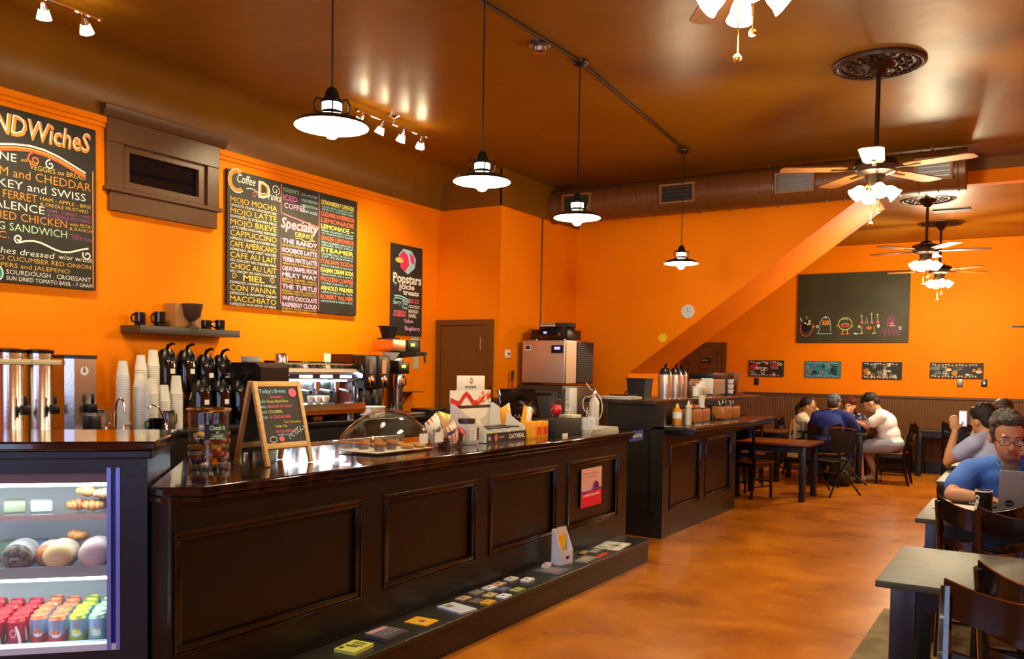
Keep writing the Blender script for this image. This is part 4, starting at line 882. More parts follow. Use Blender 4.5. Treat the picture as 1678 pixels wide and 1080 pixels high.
MB().box(.15, -.085, 1.03, 1.6, -.05, 1.075, mat('red_blue_header', '#5a2c24', .35)).build('top_header', fc)
LT = mat('fridge_tube', '#ffffff', .3, emit=10, emit_col='#eafbff')
MB().box(.16, -.11, 1.012, 1.58, -.085, 1.026, LT).build('light_tube', fc)
MB().box(.16, -.09, .640, 1.58, -.07, .652, LT).build('light_tube', fc)
s1 = MB().box(.155, -.50, .655, 1.59, -.06, .675, STEEL).box(.155, -.066, .655, 1.59, -.058, .70, mat('shelf_lip', '#8f9a92', .3, .4)); s1.build('lower_shelf', fc)
MB().box(.155, -.48, .875, 1.59, -.16, .885, PLASTG).box(.155, -.165, .868, 1.59, -.155, .89, STEEL).build('glass_shelf', fc)
MB().box(.148, -.04, .40, 1.60, -.034, 1.078, mat('case_glass', '#eef6ff', .03, alpha=.04)).build('front_glass', fc)
def FW(u, v, z): return (FP.x+u*math.cos(FA)-v*math.sin(FA), FP.y+u*math.sin(FA)+v*math.cos(FA), z)
area_light('case_top_light', FW(.8, -.17, 1.02), 1.3, 7, (.86, .97, 1.0), (0, 0, FA), .06)
area_light('case_lower_light', FW(.8, -.14, .648), 1.3, 6.5, (.86, .97, 1.0), (0, 0, FA), .06)
# cans
def can(kind, lab, loc, rz):
    rd, h = .031, .118
    base = {'r': mat('can_red', '#b8142a', .3, .5), 'o': mat('can_silver_blue', '#8fa9c4', .3, .5), 'g': mat('can_silver_green', '#8fb6c0', .3, .5), 'b': mat('can_pale_blue', '#9fc2e0', .3, .5)}[kind]
    low = {'r': None, 'o': mat('can_orange_red', '#c4381c', .4), 'g': mat('can_lime', '#a6b81e', .4), 'b': mat('can_aqua', '#8fc8b0', .4)}[kind]
    b = MB(); n = 20
    def sec(z0_, z1_, m_, rr=rd): b.lathe([(rr, z0_), (rr, z1_)], m_, n=n)
    b.lathe([(0, .004), (.022, .0), (.025, .002), (rd, .011)], STEEL, n=n)
    if low: sec(.011, .045, low); sec(.045, h-.014, base)
    else: sec(.011, h-.014, base)
    o = b.build('soda_can', loc=loc, rz=rz, label=lab, cat='can', group='soda cans in the fridge case')
    top = {'r': mat('can_lid_red', '#d8484a', .3, .6), 'o': mat('can_lid_orange', '#f08a5c', .3, .5), 'g': mat('can_lid_lime', '#c8d44a', .3, .5), 'b': mat('can_lid_aqua', '#b0dcae', .3, .5)}[kind]
    MB().lathe([(rd, h-.014), (.027, h-.003), (.0265, h), (.0245, h), (.024, h-.003), (0, h-.003)], top, n=n).build('lid', o)
    # emblem facing out of the case (local +Y)
    e = MB(); q = 9; R_ = rd+.0006
    def wrap(cx, cz, rx, rz_, m_, lift=0):
        vs = []
        for i in range(14):
            a = 2*math.pi*i/14; th = (cx+rx*math.cos(a))/rd+math.pi/2; vs.append(((R_+lift)*math.cos(th), (R_+lift)*math.sin(th), cz+rz_*math.sin(a)))
        vs.append(((R_+lift+.0004)*math.cos(cx/rd+math.pi/2), (R_+lift+.0004)*math.sin(cx/rd+math.pi/2), cz))
        e.add(vs, [(i, (i+1) % 14, 14) for i in range(14)], m_)
    def band(pts, wd, m_):
        vs = []
        for (x, z) in pts:
            th = x/rd+math.pi/2; vs += [(R_*math.cos(th), R_*math.sin(th), z-wd), (R_*math.cos(th), R_*math.sin(th), z+wd)]
        e.add(vs, [(2*i, 2*i+1, 2*i+3, 2*i+2) for i in range(len(pts)-1)], m_)
    if kind == 'r':
        for k_ in range(7): wrap(.021-.0022*k_*1.0-.001*k_*(6-k_)*-.3, .018+.011*k_, .0065-.0004*k_, .008, PAPERW)
        wrap(-.003, .062, .011, .016, PAPERW, .0003); wrap(-.003, .062, .009, .0135, base, .0006)
    else:
        fr_ = {'o': mat('orange_fruit', '#e2641a', .4), 'g': mat('lemon_fruit', '#e4dc1e', .4), 'b': mat('pale_lemon', '#ece69a', .4)}[kind]
        wrap(.004, .048, .017, .012, mat('can_white', '#dfe6ea', .4)); wrap(-.004, .058, .009, .0095, fr_, .0005); wrap(.011, .056, .007, .008, fr_, .0006)
        wrap(.0, .084, .003, .004, CH_R); band([(-.015, .077), (0, .077), (.015, .077)], .0008, mat('can_blue_ink', '#33558c', .5))
    e.build('label_print', o)
    return o
kinds = ['b', 'g', 'o', 'o', 'r', 'r', 'r', 'r', 'r', 'r']; kn = {'r': 'red soda can with white swirl', 'o': 'blue and orange-red fruit soda can', 'g': 'blue and lime green lemon soda can', 'b': 'pale blue soda can'}
protos = {}
for ci in range(8):
    for ri in range(5):
        kk = kinds[ci]; u = .205+ci*.0735+(0.004*((ri*7+ci*3) % 3)); v = -.10-ri*.072-(.025 if ci in (3, 6) else 0)-.004*(ci % 2)
        lab = '%s, %s from the right in the %s row' % (kn[kk], ORD[ci], ('front', 'second', 'third', 'fourth', 'back')[ri])
        x, y, z = FW(u, v, .376)
        if kk not in protos: protos[kk] = can(kk, lab, (x, y, z), FA)
        else: dup(protos[kk], (x, y, z), FA+.25*((ci*5+ri*3) % 3-1)*(ri > 0), lab)
# rolls
def roll(lab, u, v, m_, sz=1.0):
    x, y, z = FW(u, v, .676)
    b = MB(); b.ell((0, 0, .052*sz), .056*sz, .10, .052*sz, m_, 22); b.ell((0, .075, .052*sz), .05*sz, .035, .046*sz, m_, 18)
    o = b.build('wrapped_roll', loc=(x, y, z), rz=FA, label=lab, cat='bread roll', group='wrapped rolls on the steel shelf')
    MB().ell((0, 0.004, .052*sz), .0575*sz, .108, .0535*sz, CLEARP, 18).build('plastic_wrap', o)
roll('wrapped roll with dark seeded end, left of the three big rolls', .495, -.17, mat('seed_bread', '#6a5846', .7, noise=('#2a2420', 60, .45, .6)), 1.12)
roll('wrapped roll lying right behind the seeded one', .40, -.22, mat('brown_bread', '#b06a30', .6), .95)
roll('smooth pale round wrapped roll in the middle', .345, -.16, mat('pale_bread', '#c9a96c', .6), 1.1)
roll('pinkish wrapped roll cut by the right door frame', .215, -.16, mat('pink_bread', '#b89a90', .6), 1.15)
rp = [(.25, -.25, .886, '#b07a3c'), (.31, -.27, .886, '#a86a34'), (.22, -.3, .886, '#9a5c2c'), (.27, -.25, .945, '#b88a4a'), (.2, -.24, .935, '#a87a5c'), (.36, -.24, .676, '#c08a40'), (.28, -.34, .676, '#8a5a34'), (.22, -.36, .70, '#a8606a'), (.33, -.3, .75, '#b27a34')]
pl_ = ['croissant on the glass shelf, front left of the heap', 'pastry on the glass shelf at the left end of the heap', 'dark pastry at the back right of the heap', 'golden pastry on top of the heap', 'glazed pastry at the right top of the heap',
       'golden roll under the glass shelf behind the pale roll', 'brown roll deep under the glass shelf', 'reddish fruit pastry deep under the glass shelf', 'round bun stacked under the glass shelf']
for i, (u, v, z, c_) in enumerate(rp):
    x, y, _ = FW(u, v, 0); m_ = mat('pastry_%d' % i, c_, .5, noise=('#6a3c18', 18, .4, .7))
    b = MB()
    for k_ in range(5): a = (k_-2)*.42; b.ell((.035*math.sin(a*1.4), -.02+.02*math.cos(a*1.4), .026), .02-.004*abs(k_-2), .026, .026-.004*abs(k_-2), m_, 12)
    tag(b.build('pastry', loc=(x, y, z), rz=FA+i*.7), pl_[i]+' in the fridge case', 'pastry', 'pastries in the fridge case')
for i in range(4):
    x, y, _ = FW(.46+i*.1, -.3, 0)
    tag(MB().box(-.04, -.05, 0, .04, .05, .045, mat('foil_pack_%d' % (i % 2), ('#aab6b4', '#8a9a7a')[i % 2], .3, .3), .01).build('wrapped_sandwich', loc=(x, y, .886), rz=FA+.3), 'wrapped sandwich on the glass shelf, %s from the right' % ORD[i], 'sandwich', 'wrapped sandwiches on the glass shelf')
    x, y, _ = FW(.5+i*.1, -.38, 0)
    tag(MB().box(-.04, -.05, 0, .04, .05, .07, mat('blue_pack_%d' % (i % 2), ('#3c5c84', '#4a6a4c')[i % 2], .4), .008).build('food_carton', loc=(x, y, .676), rz=FA+.1), 'dim food carton at the back under the glass shelf, %s from the right' % ORD[i], 'carton', 'food cartons at the back of the case')
# ================================================================== THINGS ON THE FRONT COUNTER
# cookie jar
jx, jy = -3.25, 2.68
cj = thing('glass_jar', 'large round clear glass jar with metal rim and black hand-lettered label, full of wrapped treats', 'jar', (jx, jy, ZK))
MB().lathe([(0, 0), (.088, 0), (.094, .01), (.093, .03), (.090, .05), (.090, .27), (.088, .272), (.087, .27), (.087, .05), (.088, .03), (0, .018)], GLASS, n=32).build('glass_body', cj)
MB().lathe([(.088, .268), (.098, .272), (.1, .28), (.09, .286), (.084, .28), (.088, .268)], CHROME, n=32).build('metal_rim', cj)
lb = MB(); vs = []; ca = math.atan2(-jy, -jx)+.42; n = 10
for i in range(n+1):
    a = ca-.62+1.25*i/n; vs += [(.0935*math.cos(a), .0935*math.sin(a), .145), (.0935*math.cos(a), .0935*math.sin(a), .215)]
lb.add(vs, [(2*i, 2*i+2, 2*i+3, 2*i+1) for i in range(n)], CHALKB)
nl = math.cos(ca), math.sin(ca)
lines = (('Check it', .19, .02, .075), ('or', .173, .014, .018), ('Linedd', .157, .016, .055), ('and Rachael', .148, .008, .075))
for s_, z_, h_, w_ in lines:
    tmp = MB(); write(tmp, s_, (0, 0, 0), XV, YV, h_, PAPERW, w_, fat=.03)
    mx = w_/2
    lb.add([(.0942*math.cos(ca+.0+(v[0]-mx)/.0942), .0942*math.sin(ca+(v[0]-mx)/.0942), z_+v[1]) for v in tmp.v], tmp.f, CH_G)
lb.build('chalk_label', cj)
bg = ['#d98a2a', '#e0a23c', '#5a3a5c', '#3c3444', '#c9603a', '#b8c0cc', '#8a5a34', '#d8b890', '#a83a34', '#4a4a58', '#e07a2a', '#c8a050']
rnd = random.Random(3)
for i in range(26):
    lay = i//5; a = i*2.4; rr_ = .052 if i % 5 else .0
    x = rr_*math.cos(a); y = rr_*math.sin(a); z = .045+lay*.03
    c_ = bg[i % len(bg)]; m_ = mat('treat_wrap_%d' % (i % len(bg)), c_, .25, noise=('#2a2020', 30, .55, .75))
    rot = Matrix.Rotation(a, 3, 'Z') @ Matrix.Rotation(.6*math.sin(i), 3, 'X')
    b = MB().ell((0, 0, 0), .03, .02, .012, m_, 10, rot)
    for s_ in (-1, 1):
        d = rot @ Vector((s_*.03, 0, 0)); d2 = rot @ Vector((s_*.042, 0, 0)); b.cyl(tuple(d*.9), tuple(d2), .004, .012, m_, 8)
    tag(b.build('wrapped_treat', loc=(jx+x, jy+y, ZK+z)), 'wrapped treat inside the glass jar', 'treat', 'wrapped treats in the glass jar')
# A-frame chalkboard
af = thing('a_frame_chalkboard', 'small pine A-frame chalkboard with coloured chalk list standing on the counter', 'chalkboard', (-3.23, 3.06, ZK))
Hh = .405; sp = .10; hw = .155
for side, nm in ((1, 'front_frame'), (-1, 'back_frame')):
    b = MB(); ang = math.atan2(sp, Hh)*side
    M0 = Matrix.Translation((0, 0, Hh)) @ Matrix.Rotation(-ang, 4, 'Y')
    b.M = M0; L = Hh/math.cos(ang)
    for s_ in (-1, 1): b.box(-.009+.01*side, s_*hw-(.024 if s_ > 0 else 0), -L, .009+.01*side, s_*hw+(.024 if s_ < 0 else 0), 0, WOODL, .002)
    b.box(-.008+.01*side, -hw+.02, -.028, .008+.01*side, hw-.02, -.002, WOODL, .002).box(-.008+.01*side, -hw+.02, -.335, .008+.01*side, hw-.02, -.308, WOODL, .002)
    fo = b.build(nm, af)
    p = MB(); p.M = M0; p.box(-.003+.01*side, -hw+.02, -.31, .004+.01*side, hw-.02, -.026, CHALKB); po = p.build('chalk_panel', af)
    if side == 1:
        c_ = MB(); c_.M = M0; xs_ = .0155
        T_ = lambda s2, u, v, h, c, wd: write(c_, s2, (xs_, u, v), YV, ZV, h, c, wd, fat=.01)
        T_("Today's Brews", -.125, -.06, .02, CH_B, .17); T_('Sumatra', -.06, -.085, .014, CH_P, .08); disc(c_, .09, -.06, .026, .022, CH_P, (xs_, 0, 0), YV, ZV)
        for i, (s2, cc, wd) in enumerate((('House Blend Brew', CH_LY, .14), ('BREAKFAST CITY ROAST', CH_P, .16), ('COLOMBIA', CH_LY, .09), ('LA CREOLE DARK', CH_P, .14))):
            T_(s2, -.085, -.108-i*.026, .015, cc, wd); T_(('DARK', 'MED', 'LITE', 'DK')[i], -.128, -.108-i*.026, .012, CH_B, .034)
        T_('Tea Selection', .0, -.212, .013, CH_Y, .12); T_('Yerba Tea', -.06, -.232, .014, CH_LY, .08); T_('ENGLISH BREAKFAST', -.06, -.258, .014, CH_P, .14); T_('SWEET ICED', -.05, -.275, .011, CH_B, .09)
        stroke(c_, circ(-.085, -.29, .022, .014), .0015, CH_W, (xs_, 0, 0), YV, ZV, closed=True); disc(c_, -.03, -.29, .018, .013, CH_P, (xs_, 0, 0), YV, ZV)
        for k in range(5): stroke(c_, spiral(.03+.022*k, -.285+.012*k, .018, .004, 40*k, 40*k+300, 12), .0016, (CH_G, CH_W)[k % 2], (xs_, 0, 0), YV, ZV)
        c_.build('chalk_lettering', po)
# pastry dome
pt = thing('pastry_tray', 'clear acrylic covered tray with domed lid over muffins and cookies', 'tray', (-3.23, 3.93, ZK))
MB().box(-.16, -.27, .0, .16, .27, .012, PLASTG, .004).box(-.15, -.26, .0121, .15, .26, .014, PAPERW).build('tray_base', pt)
for s_ in (-1, 1): pass
MB().box(-.17, -.285, .012, -.163, .285, .06, PLASTG).box(.163, -.285, .012, .17, .285, .06, PLASTG).box(-.17, -.285, .012, .17, -.278, .06, PLASTG).box(-.17, .278, .012, .17, .285, .06, PLASTG).build('tray_rim', pt)
dm = MB(); nn = 32; vs = []; levels = 9
prof = [(1.10, .062), (1.10, .068), (1.0, .07), (.96, .10), (.88, .14), (.76, .18), (.58, .212), (.36, .232), (.12, .24)]
for k, z in prof:
    e = 2+3.5*max(0, (.12-(z-.062))/.12)*1.0
    for i in range(nn):
        t_ = 2*math.pi*i/nn; c_, s_ = math.cos(t_), math.sin(t_)
        q = (abs(c_)**e+abs(s_)**e)**(-1/e); vs.append((.17*k*q*c_, .285*k*q*s_, z))
fs = [(j*nn+i, j*nn+(i+1) % nn, (j+1)*nn+(i+1) % nn, (j+1)*nn+i) for j in range(len(prof)-1) for i in range(nn)]+[tuple((len(prof)-1)*nn+i for i in range(nn))]
dm.add(vs, fs, thin_glass('dome_acrylic', (.95, .93, .92), .9, .05))
do = dm.build('dome_lid', pt); 
MB().lathe([(0, .24), (.05, .24), (.055, .247), (0, .25)], PLASTG, n=20).tube([(0, -.04, .246), (0, -.04, .28), (0, .04, .28), (0, .04, .246)], .006, PLASTG, 8).build('dome_handle', pt)
MUF = mat('muffin_brown', '#a8703a', .7, noise=('#7a4a20', 30, .4, .7)); COO = mat('cookie_gold', '#d09a4c', .6, noise=('#b07a34', 25, .4, .7))
for i, (x, y) in enumerate(((.08, -.16), (.06, -.03), (-.07, -.12), (-.08, .0))):
    o = MB().lathe([(0, 0), (.026, 0), (.036, .035)], mat('muffin_paper', '#8a7a68', .7), n=20).build('muffin', loc=(-3.23+x, 3.93+y, ZK+.015), label='muffin in a grey paper case under the dome, %s' % ('front left', 'front middle', 'back left', 'back middle')[i], cat='muffin', group='muffins under the dome')
    MB().ell((0, 0, .038), .04, .04, .022, MUF, 14).build('muffin_top', o)
for i, (x, y) in enumerate(((.09, .08), (.05, .13), (.10, .19), (.03, .22), (-.05, .1), (-.06, .2))):
    tag(MB().ell((0, 0, .012), .042, .035, .014, COO, 14).build('cookie', loc=(-3.23+x, 3.93+y, ZK+.014), rz=i), 'golden pastry under the right half of the dome, %s' % ('front left', 'front middle', 'front right', 'middle right', 'back left', 'back right')[i], 'pastry', 'golden pastries under the dome')
for y, l_ in ((.11, 'left'), (.26, 'right')):
    tag(MB().box(0, -.04, 0, .003, .04, .06, PAPERW).build('price_card', loc=(-3.23+.185, 3.93+y, ZK+.045)), 'white price card leaning on the dome tray, %s one' % l_, 'card')
# chips basket
bk = thing('wire_basket', 'dark low basket holding chip bags beside the pastry dome', 'basket', (-3.15, 4.38, ZK))
b = MB(); b.box(-.09, -.085, 0, .09, .085, .006, BLACK)
for z in (.0, .02, .04, .055): b.tube([(-.09, -.085, z), (.09, -.085, z), (.09, .085, z), (-.09, .085, z)], .003, mat('dark_red_wire', '#3a1a14', .4, .5), 6, True)
for i in range(7):
    q = -.08+i*.027; b.tube([(.09, q, 0), (.09, q, .055)], .002, MATS['dark_red_wire'], 5).tube([(-.09, q, 0), (-.09, q, .055)], .002, MATS['dark_red_wire'], 5).tube([(q, -.085, 0), (q, -.085, .055)], .002, MATS['dark_red_wire'], 5).tube([(q, .085, 0), (q, .085, .055)], .002, MATS['dark_red_wire'], 5)
b.build('basket_wires', bk)
def chipbag(lab, loc, rz, tilt, w_, h_, stripes, text, base):
    b = MB(); N1, N2 = 8, 8; vs = []
    T0 = Matrix.Rotation(rz, 4, 'Z') @ Matrix.Rotation(tilt, 4, 'X')
    b.M = Matrix.Rotation(tilt, 4, 'X')
    for sd in (1, -1):
        vs = []
        for j in range(N2+1):
            for i in range(N1+1):
                u, v = i/N1, j/N2
                th = .024*(math.sin(math.pi*u)**.6)*(math.sin(math.pi*v)**.5) if 0 < u < 1 and 0 < v < 1 else 0
                vs.append((sd*(th+.0005), -w_/2+w_*u, h_*v))
        fs = {}
        for j in range(N2):
            for i in range(N1):
                k_ = stripes(i/N1, j/N2) if sd == 1 else base
                fs.setdefault(k_, []).append((j*(N1+1)+i, j*(N1+1)+i+1, (j+1)*(N1+1)+i+1, (j+1)*(N1+1)+i))
        for k_, f in fs.items(): b.add(vs, f, k_)
    o = b.build('chip_bag', loc=loc, rz=rz, label=lab, cat='chip bag', group='chip bags in the basket')
    if text:
        t_ = MB(); t_.M = Matrix.Rotation(tilt, 4, 'X'); write(t_, text[0], (.0275, -w_*.42, h_*text[1]), YV, ZV, text[2], BLACK, text[3], shear=.2, fat=.02); t_.build('bag_lettering', o)
    return o
BO = mat('bag_orange', '#e0641e', .3); BW = mat('bag_white', '#e8e2d2', .3); BRD = mat('bag_red', '#a81c14', .3); BG = mat('bag_yellow_green', '#c8c41e', .3); BT = mat('bag_tan', '#c9a070', .3); BDK = mat('bag_dark', '#3a2420', .3)
chipbag("white chip bag with orange stripes and black script lettering, leaning left in the basket", (-3.14, 4.33, ZK+.01), R(0), R(28), .14, .2, lambda u, v: (BO if (int(u*8) % 2) else BW) if v > .75 or v < .12 else BW, ("Zapp's", .52, .035, .11), BW)
chipbag('orange and white striped chip bag with a blue band in front', (-3.075, 4.40, ZK+.01), R(5), R(22), .11, .15, lambda u, v: mat('bag_blue', '#3c4a7a', .3) if .5 < v < .7 else (BO if (int(u*8) % 2) else BW), None, BO)
chipbag('yellow-topped tan chip bag behind the lettered one', (-3.2, 4.42, ZK+.01), R(-5), R(-12), .13, .2, lambda u, v: BG if v > .8 else BT, None, BG)
chipbag('red and dark small chip bag at the right side of the basket', (-3.10, 4.47, ZK+.01), R(0), R(-25), .09, .11, lambda u, v: BRD if v > .5 else (BDK if u < .5 else BG), None, BRD)
# square plastic jar
pj = thing('plastic_jar', 'square clear plastic jar with dark lid and paper label', 'jar', (-3.13, 4.61, ZK))
MB().box(-.06, -.062, 0, .06, .062, .135, mat('frosted_jar', '#d8d4d8', .2, alpha=.55), .014).build('body', pj)
MB().lathe([(.05, .135), (.05, .142), (.056, .144), (.056, .165), (.052, .168), (0, .168)], mat('dark_lid', '#3a2c2a', .3), n=24).build('lid', pj)
l_ = MB().box(.0605, -.05, .03, .0612, .02, .11, PAPERW); 
for i in range(4): write(l_, ('CREOLE', 'HOUSE', 'ROAST', 'TEAS')[i], (.062, -.045, .09-i*.018), YV, ZV, .011, BLACK, .045)
l_.box(.0605, .03, .03, .0612, .05, .11, STEELD); l_.build('label', pj)
# cardboard display
cd = thing('cardboard_display', 'white cardboard counter display with red swirl header and tray of instant oatmeal cups', 'display stand', (-3.06, 4.74, ZK)); CB_ = mat('white_cardboard', '#dcd4c4', .55)
b = MB(); b.box(-.30, 0, 0, -.294, .50, .21, CB_).box(-.30, 0, 0, 0, .50, .004, CB_)
for y in (0, .496): b.prism([(-.30, 0), (0, 0), (0, .09), (-.27, .25), (-.30, .25)], y, y+.004, CB_, 'Y')
b.box(-.3, .0, .21, -.294, .50, .34, CB_).box(-.3, .08, .34, -.294, .42, .44, CB_, .002); b.build('carton_shell', cd)
f = MB().box(0, 0, 0, .004, .5, .065, mat('dark_navy_strip', '#201c24', .4)); OO = (.0045, 0, 0)
write(f, 'OATMEAL', (.0052, .27, .018), YV, ZV, .032, PAPERW, .21, shear=.15, fat=.02); disc(f, .11, .033, .022, .024, CH_R, OO, YV, ZV, .0006); write(f, 'NL', (.0052, .01, .02), YV, ZV, .026, PAPERW, .04, fat=.02); write(f, 'apple', (.0052, .15, .03), YV, ZV, .016, CH_W, .06)
f.build('front_strip', cd)
h_ = MB(); OH = (-.2935, 0, 0)
write(h_, 'umpqua', (-.2925, .17, .355), YV, ZV, .022, BLACKM, .14, fat=.01); disc(h_, .25, .405, .018, .022, mat('logo_brick', '#a8342a', .5), OH, YV, ZV, .001); disc(h_, .25, .405, .009, .012, CB_, OH, YV, ZV, .0015)
rb_ = [(.0, .275), (.06, .255), (.11, .25), (.15, .29), (.19, .315), (.23, .29), (.27, .255), (.33, .25), (.4, .28), (.5, .30)]
stroke(h_, rb_, .018, mat('ribbon_red', '#c01a14', .4), OH, YV, ZV, .001)
for i in range(9): disc(h_, .34+.018*i, .265+.018*((i*5) % 4), .016, .014, (CH_R, CH_O, mat('cream_oat', '#e0c89a', .6))[i % 3], OH, YV, ZV, .0015+.0002*i)
patch(h_, [(0, .215), (.5, .215), (.5, .235), (0, .235)], BDK, OH, YV, ZV, .001); h_.build('header_print', cd)
for i in range(8):
    ix, iy = i % 2, i//2
    o = MB().lathe([(0, 0), (.038, 0), (.046, .085)], mat('oat_cup_white', '#dcd8d0', .4), n=18).lathe([(.047, .085), (.048, .092), (0, .092)], mat('oat_lid_dark', '#2c2c3c', .3), n=18).build('oatmeal_cup', loc=(-3.06-.055-.1*ix, 4.74+.07+.115*iy, ZK+.005),
        label='oatmeal cup in the cardboard tray, %s row, %s from the left' % (('front', 'back')[ix], ORD[iy]), cat='cup', group='oatmeal cups in the cardboard tray')
    e = MB(); e.ell((.04, 0, .055), .006, .028, .018, mat('lime_label', '#c2c81a', .4), 10); e.build('apple_print', o)
# yellow cartons, orange bags
YC = mat('yellow_orange_carton', '#f0a01e', .4)
for i in range(3):
    b = MB().box(-.06, 0, 0, .0, .085, .12, YC, .003); b.box(.0002, .01, .02, .001, .075, .08, (mat('carton_red_print', '#e0482a', .4) if i else YC)); tag(b.build('tea_carton', loc=(-3.04, 5.27+i*.09, ZK)), 'yellow-orange tea carton beside the oatmeal display, %s from left' % ORD[i], 'carton', 'yellow cartons beside the display')
chipbag('orange snack bag standing behind the yellow cartons, left', (-3.24, 5.32, ZK), 0, R(18), .14, .24, lambda u, v: mat('snack_orange', '#f2991a', .3) if v > .3 else BG, None, MATS['yellow_orange_carton'])
chipbag('orange snack bag with white patch behind the yellow cartons, right', (-3.2, 5.45, ZK), 0, R(-18), .14, .22, lambda u, v: BW if .4 < v < .8 and .2 < u < .7 else mat('snack_orange', '#f2991a', .3), None, MATS['yellow_orange_carton'])
# card box
tag(MB().box(-3.17, 5.56, ZK, -2.99, 5.98, ZK+.125, BLACKM, .004).box(-2.989, 5.66, ZK+.0, -2.985, 5.74, ZK+.02, PAPERW).build('cash_box'), 'plain black box on the counter under the red lollipop jar', 'box')
lj = thing('lollipop_jar', 'clear jar with red sweets and white script on the black box', 'jar', (-3.09, 5.80, ZK+.126))
MB().lathe([(0, 0), (.05, 0), (.055, .02), (.07, .06), (.07, .1), (.055, .125), (.055, .145), (.06, .15)], PLASTG, n=22).build('body', lj)
MB().ell((-.015, -.02, .06), .04, .035, .045, mat('red_sweets', '#d01c1c', .3), 14).build('red_sweets', lj)
l_ = MB(); write(l_, 'Gum', (.071, -.045, .06), YV, ZV, .03, PAPERW, .09, shear=.2, fat=.01); l_.build('script', lj)
tag(MB().box(-3.13, 5.86, ZK+.126, -3.0, 5.99, ZK+.15, mat('cream_lid', '#d8cfa8', .5), .004).build('cream_tray'), 'cream lid lying beside the lollipop jar', 'lid')
for i in range(3):
    t_ = thing('cup_stack', 'clear cup stack at the right end of the black box, %s' % ('nearest', 'middle', 'farthest')[i], 'cup stack', (-3.02+.0*i, 6.05+i*.085, ZK), 0, 'clear cups beside the black box')
    for k in range(3): MB().lathe([(.028, 0), (.034, .1+.0*k), (.036, .1)], CLEARP, (0, 0, .012*k), 16).build('cup', t_)
# register terminal as stand-in for an unidentified dark blur
rg = thing('dark_blur_stand_in', 'black glossy terminal standing in for a dark blur behind the snack bags', 'register', (-3.56, 5.98, ZK))
MB().lathe([(0, 0), (.09, 0), (.09, .012), (.025, .03), (.022, .16), (0, .16)], BLACK, n=20).build('stand', rg)
b = MB(); b.at((0, 0, .22), R(-30), 0, R(-25)); b.box(-.02, -.17, -.12, .02, .17, .12, GLOSSB, .012); b.build('screen', rg)
MB().tube([(-.02, .02, .3), (-.05, .1, .36), (-.1, .2, .3), (-.1, .25, .1), (-.08, .28, .0)], .009, BLACK, 8).ell((.03, -.12, .1), .06, .06, .05, GLOSSB, 14).build('cable', rg)
# newspapers, sign
for i in range(4):
    tag(MB().at((0, 0, 0), .02*i).box(-.19, -.26, 0, .19, .26, .008, mat('newsprint_%d' % (i % 2), ('#c2bcab', '#b0a996')[i % 2], .8)).build('newspaper', loc=(-3.12, 6.28, ZK+.001+.0085*i), smooth=False), 'folded newspaper at the far end of the long counter, %s in its pile' % ('bottom', 'second', 'third', 'topmost')[i], 'newspaper', 'newspapers at the far end of the counter')
ns = thing('newspaper_rack_sign', 'small blue newspaper sign with white blackletter at the end of the counter', 'sign', (-2.865, 6.62, .93))
MB().box(0, -.02, 0, .006, .27, .085, mat('news_blue', '#2a4c9c', .4)).build('plate', ns); l_ = MB(); write(l_, 'The New York Times', (.0068, -.005, .03), YV, ZV, .03, PAPERW, .24, fat=.02); l_.build('lettering', ns)
MB().box(-.3, -.02, .06, 0, .27, .066, WHITE).build('shelf_lip', ns)
# stand with canister behind
sn = thing('side_stand', 'dark low stand between the long counter and the second bar carrying the white canister', 'stand', (-3.44, 7.08, 0))
MB().box(-.16, -.14, .98, .16, .14, 1.01, BLACK, .004).build('top', sn)
for a in (-1, 1):
    for b_ in (-1, 1): MB().box(a*.14-.015, b_*.12-.015, 0, a*.14+.015, b_*.12+.015, .98, BLACK).build('leg', sn)
cn_ = thing('spray_canister', 'white cylindrical canister with steel head and looping white hose', 'canister', (-3.42, 7.08, 1.01))
MB().lathe([(0, 0), (.045, 0), (.046, .01), (.046, .22), (.03, .25), (.018, .26), (.018, .29)], mat('canister_white', '#cfcabb', .35), n=20).lathe([(.024, .285), (.024, .31), (.012, .33), (0, .335)], STEEL, n=14).build('cylinder', cn_)
MB().tube([(0, 0, .32), (-.05, .02, .33), (-.11, .05, .39)], .004, PAPERW, 6).tube([(0, 0, .3)]+[(.03+.075*math.cos(R(a)), -.05, .17+.13*math.sin(R(a))) for a in range(80, -200, -20)]+[(-.05, -.05, .06)], .004, PAPERW, 6).tube([(0, 0, .29)]+[(-.05+.04*math.cos(R(a)), -.05, .2+.07*math.sin(R(a))) for a in range(60, 330, 30)], .004, PAPERW, 6).build('hose', cn_)
# ================================================================== ICE MACHINE CORNER
im = thing('ice_machine', 'tall stainless steel ice machine with blue display and louvred side', 'ice machine', (-5.0, 8.45, 0))
WS = .55; DS = .72
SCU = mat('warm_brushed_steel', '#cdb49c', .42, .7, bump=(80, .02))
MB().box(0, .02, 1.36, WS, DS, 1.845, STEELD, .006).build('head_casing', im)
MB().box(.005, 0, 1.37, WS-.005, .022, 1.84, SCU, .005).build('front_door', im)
b = MB().box(WS, .03, 1.37, WS+.004, .27, 1.83, SCU); b.build('side_panel', im)
b = MB().box(WS, .28, 1.38, WS+.004, DS-.02, 1.83, BLACKM)
for i in range(18): b.box(WS+.002, .29, 1.39+i*.0245, WS+.014, DS-.03, 1.40+i*.0245, mat('louvre_dark', '#2c241c', .4))
b.build('louvre_panel', im)
MB().box(WS-.17, -.004, 1.70, WS-.02, .0, 1.79, BLACK, .002).build('control_panel', im)
MB().box(WS-.13, -.006, 1.74, WS-.06, -.003, 1.77, mat('blue_display', '#6a6aff', .4, emit=5, emit_col='#5a5cff')).build('display', im)
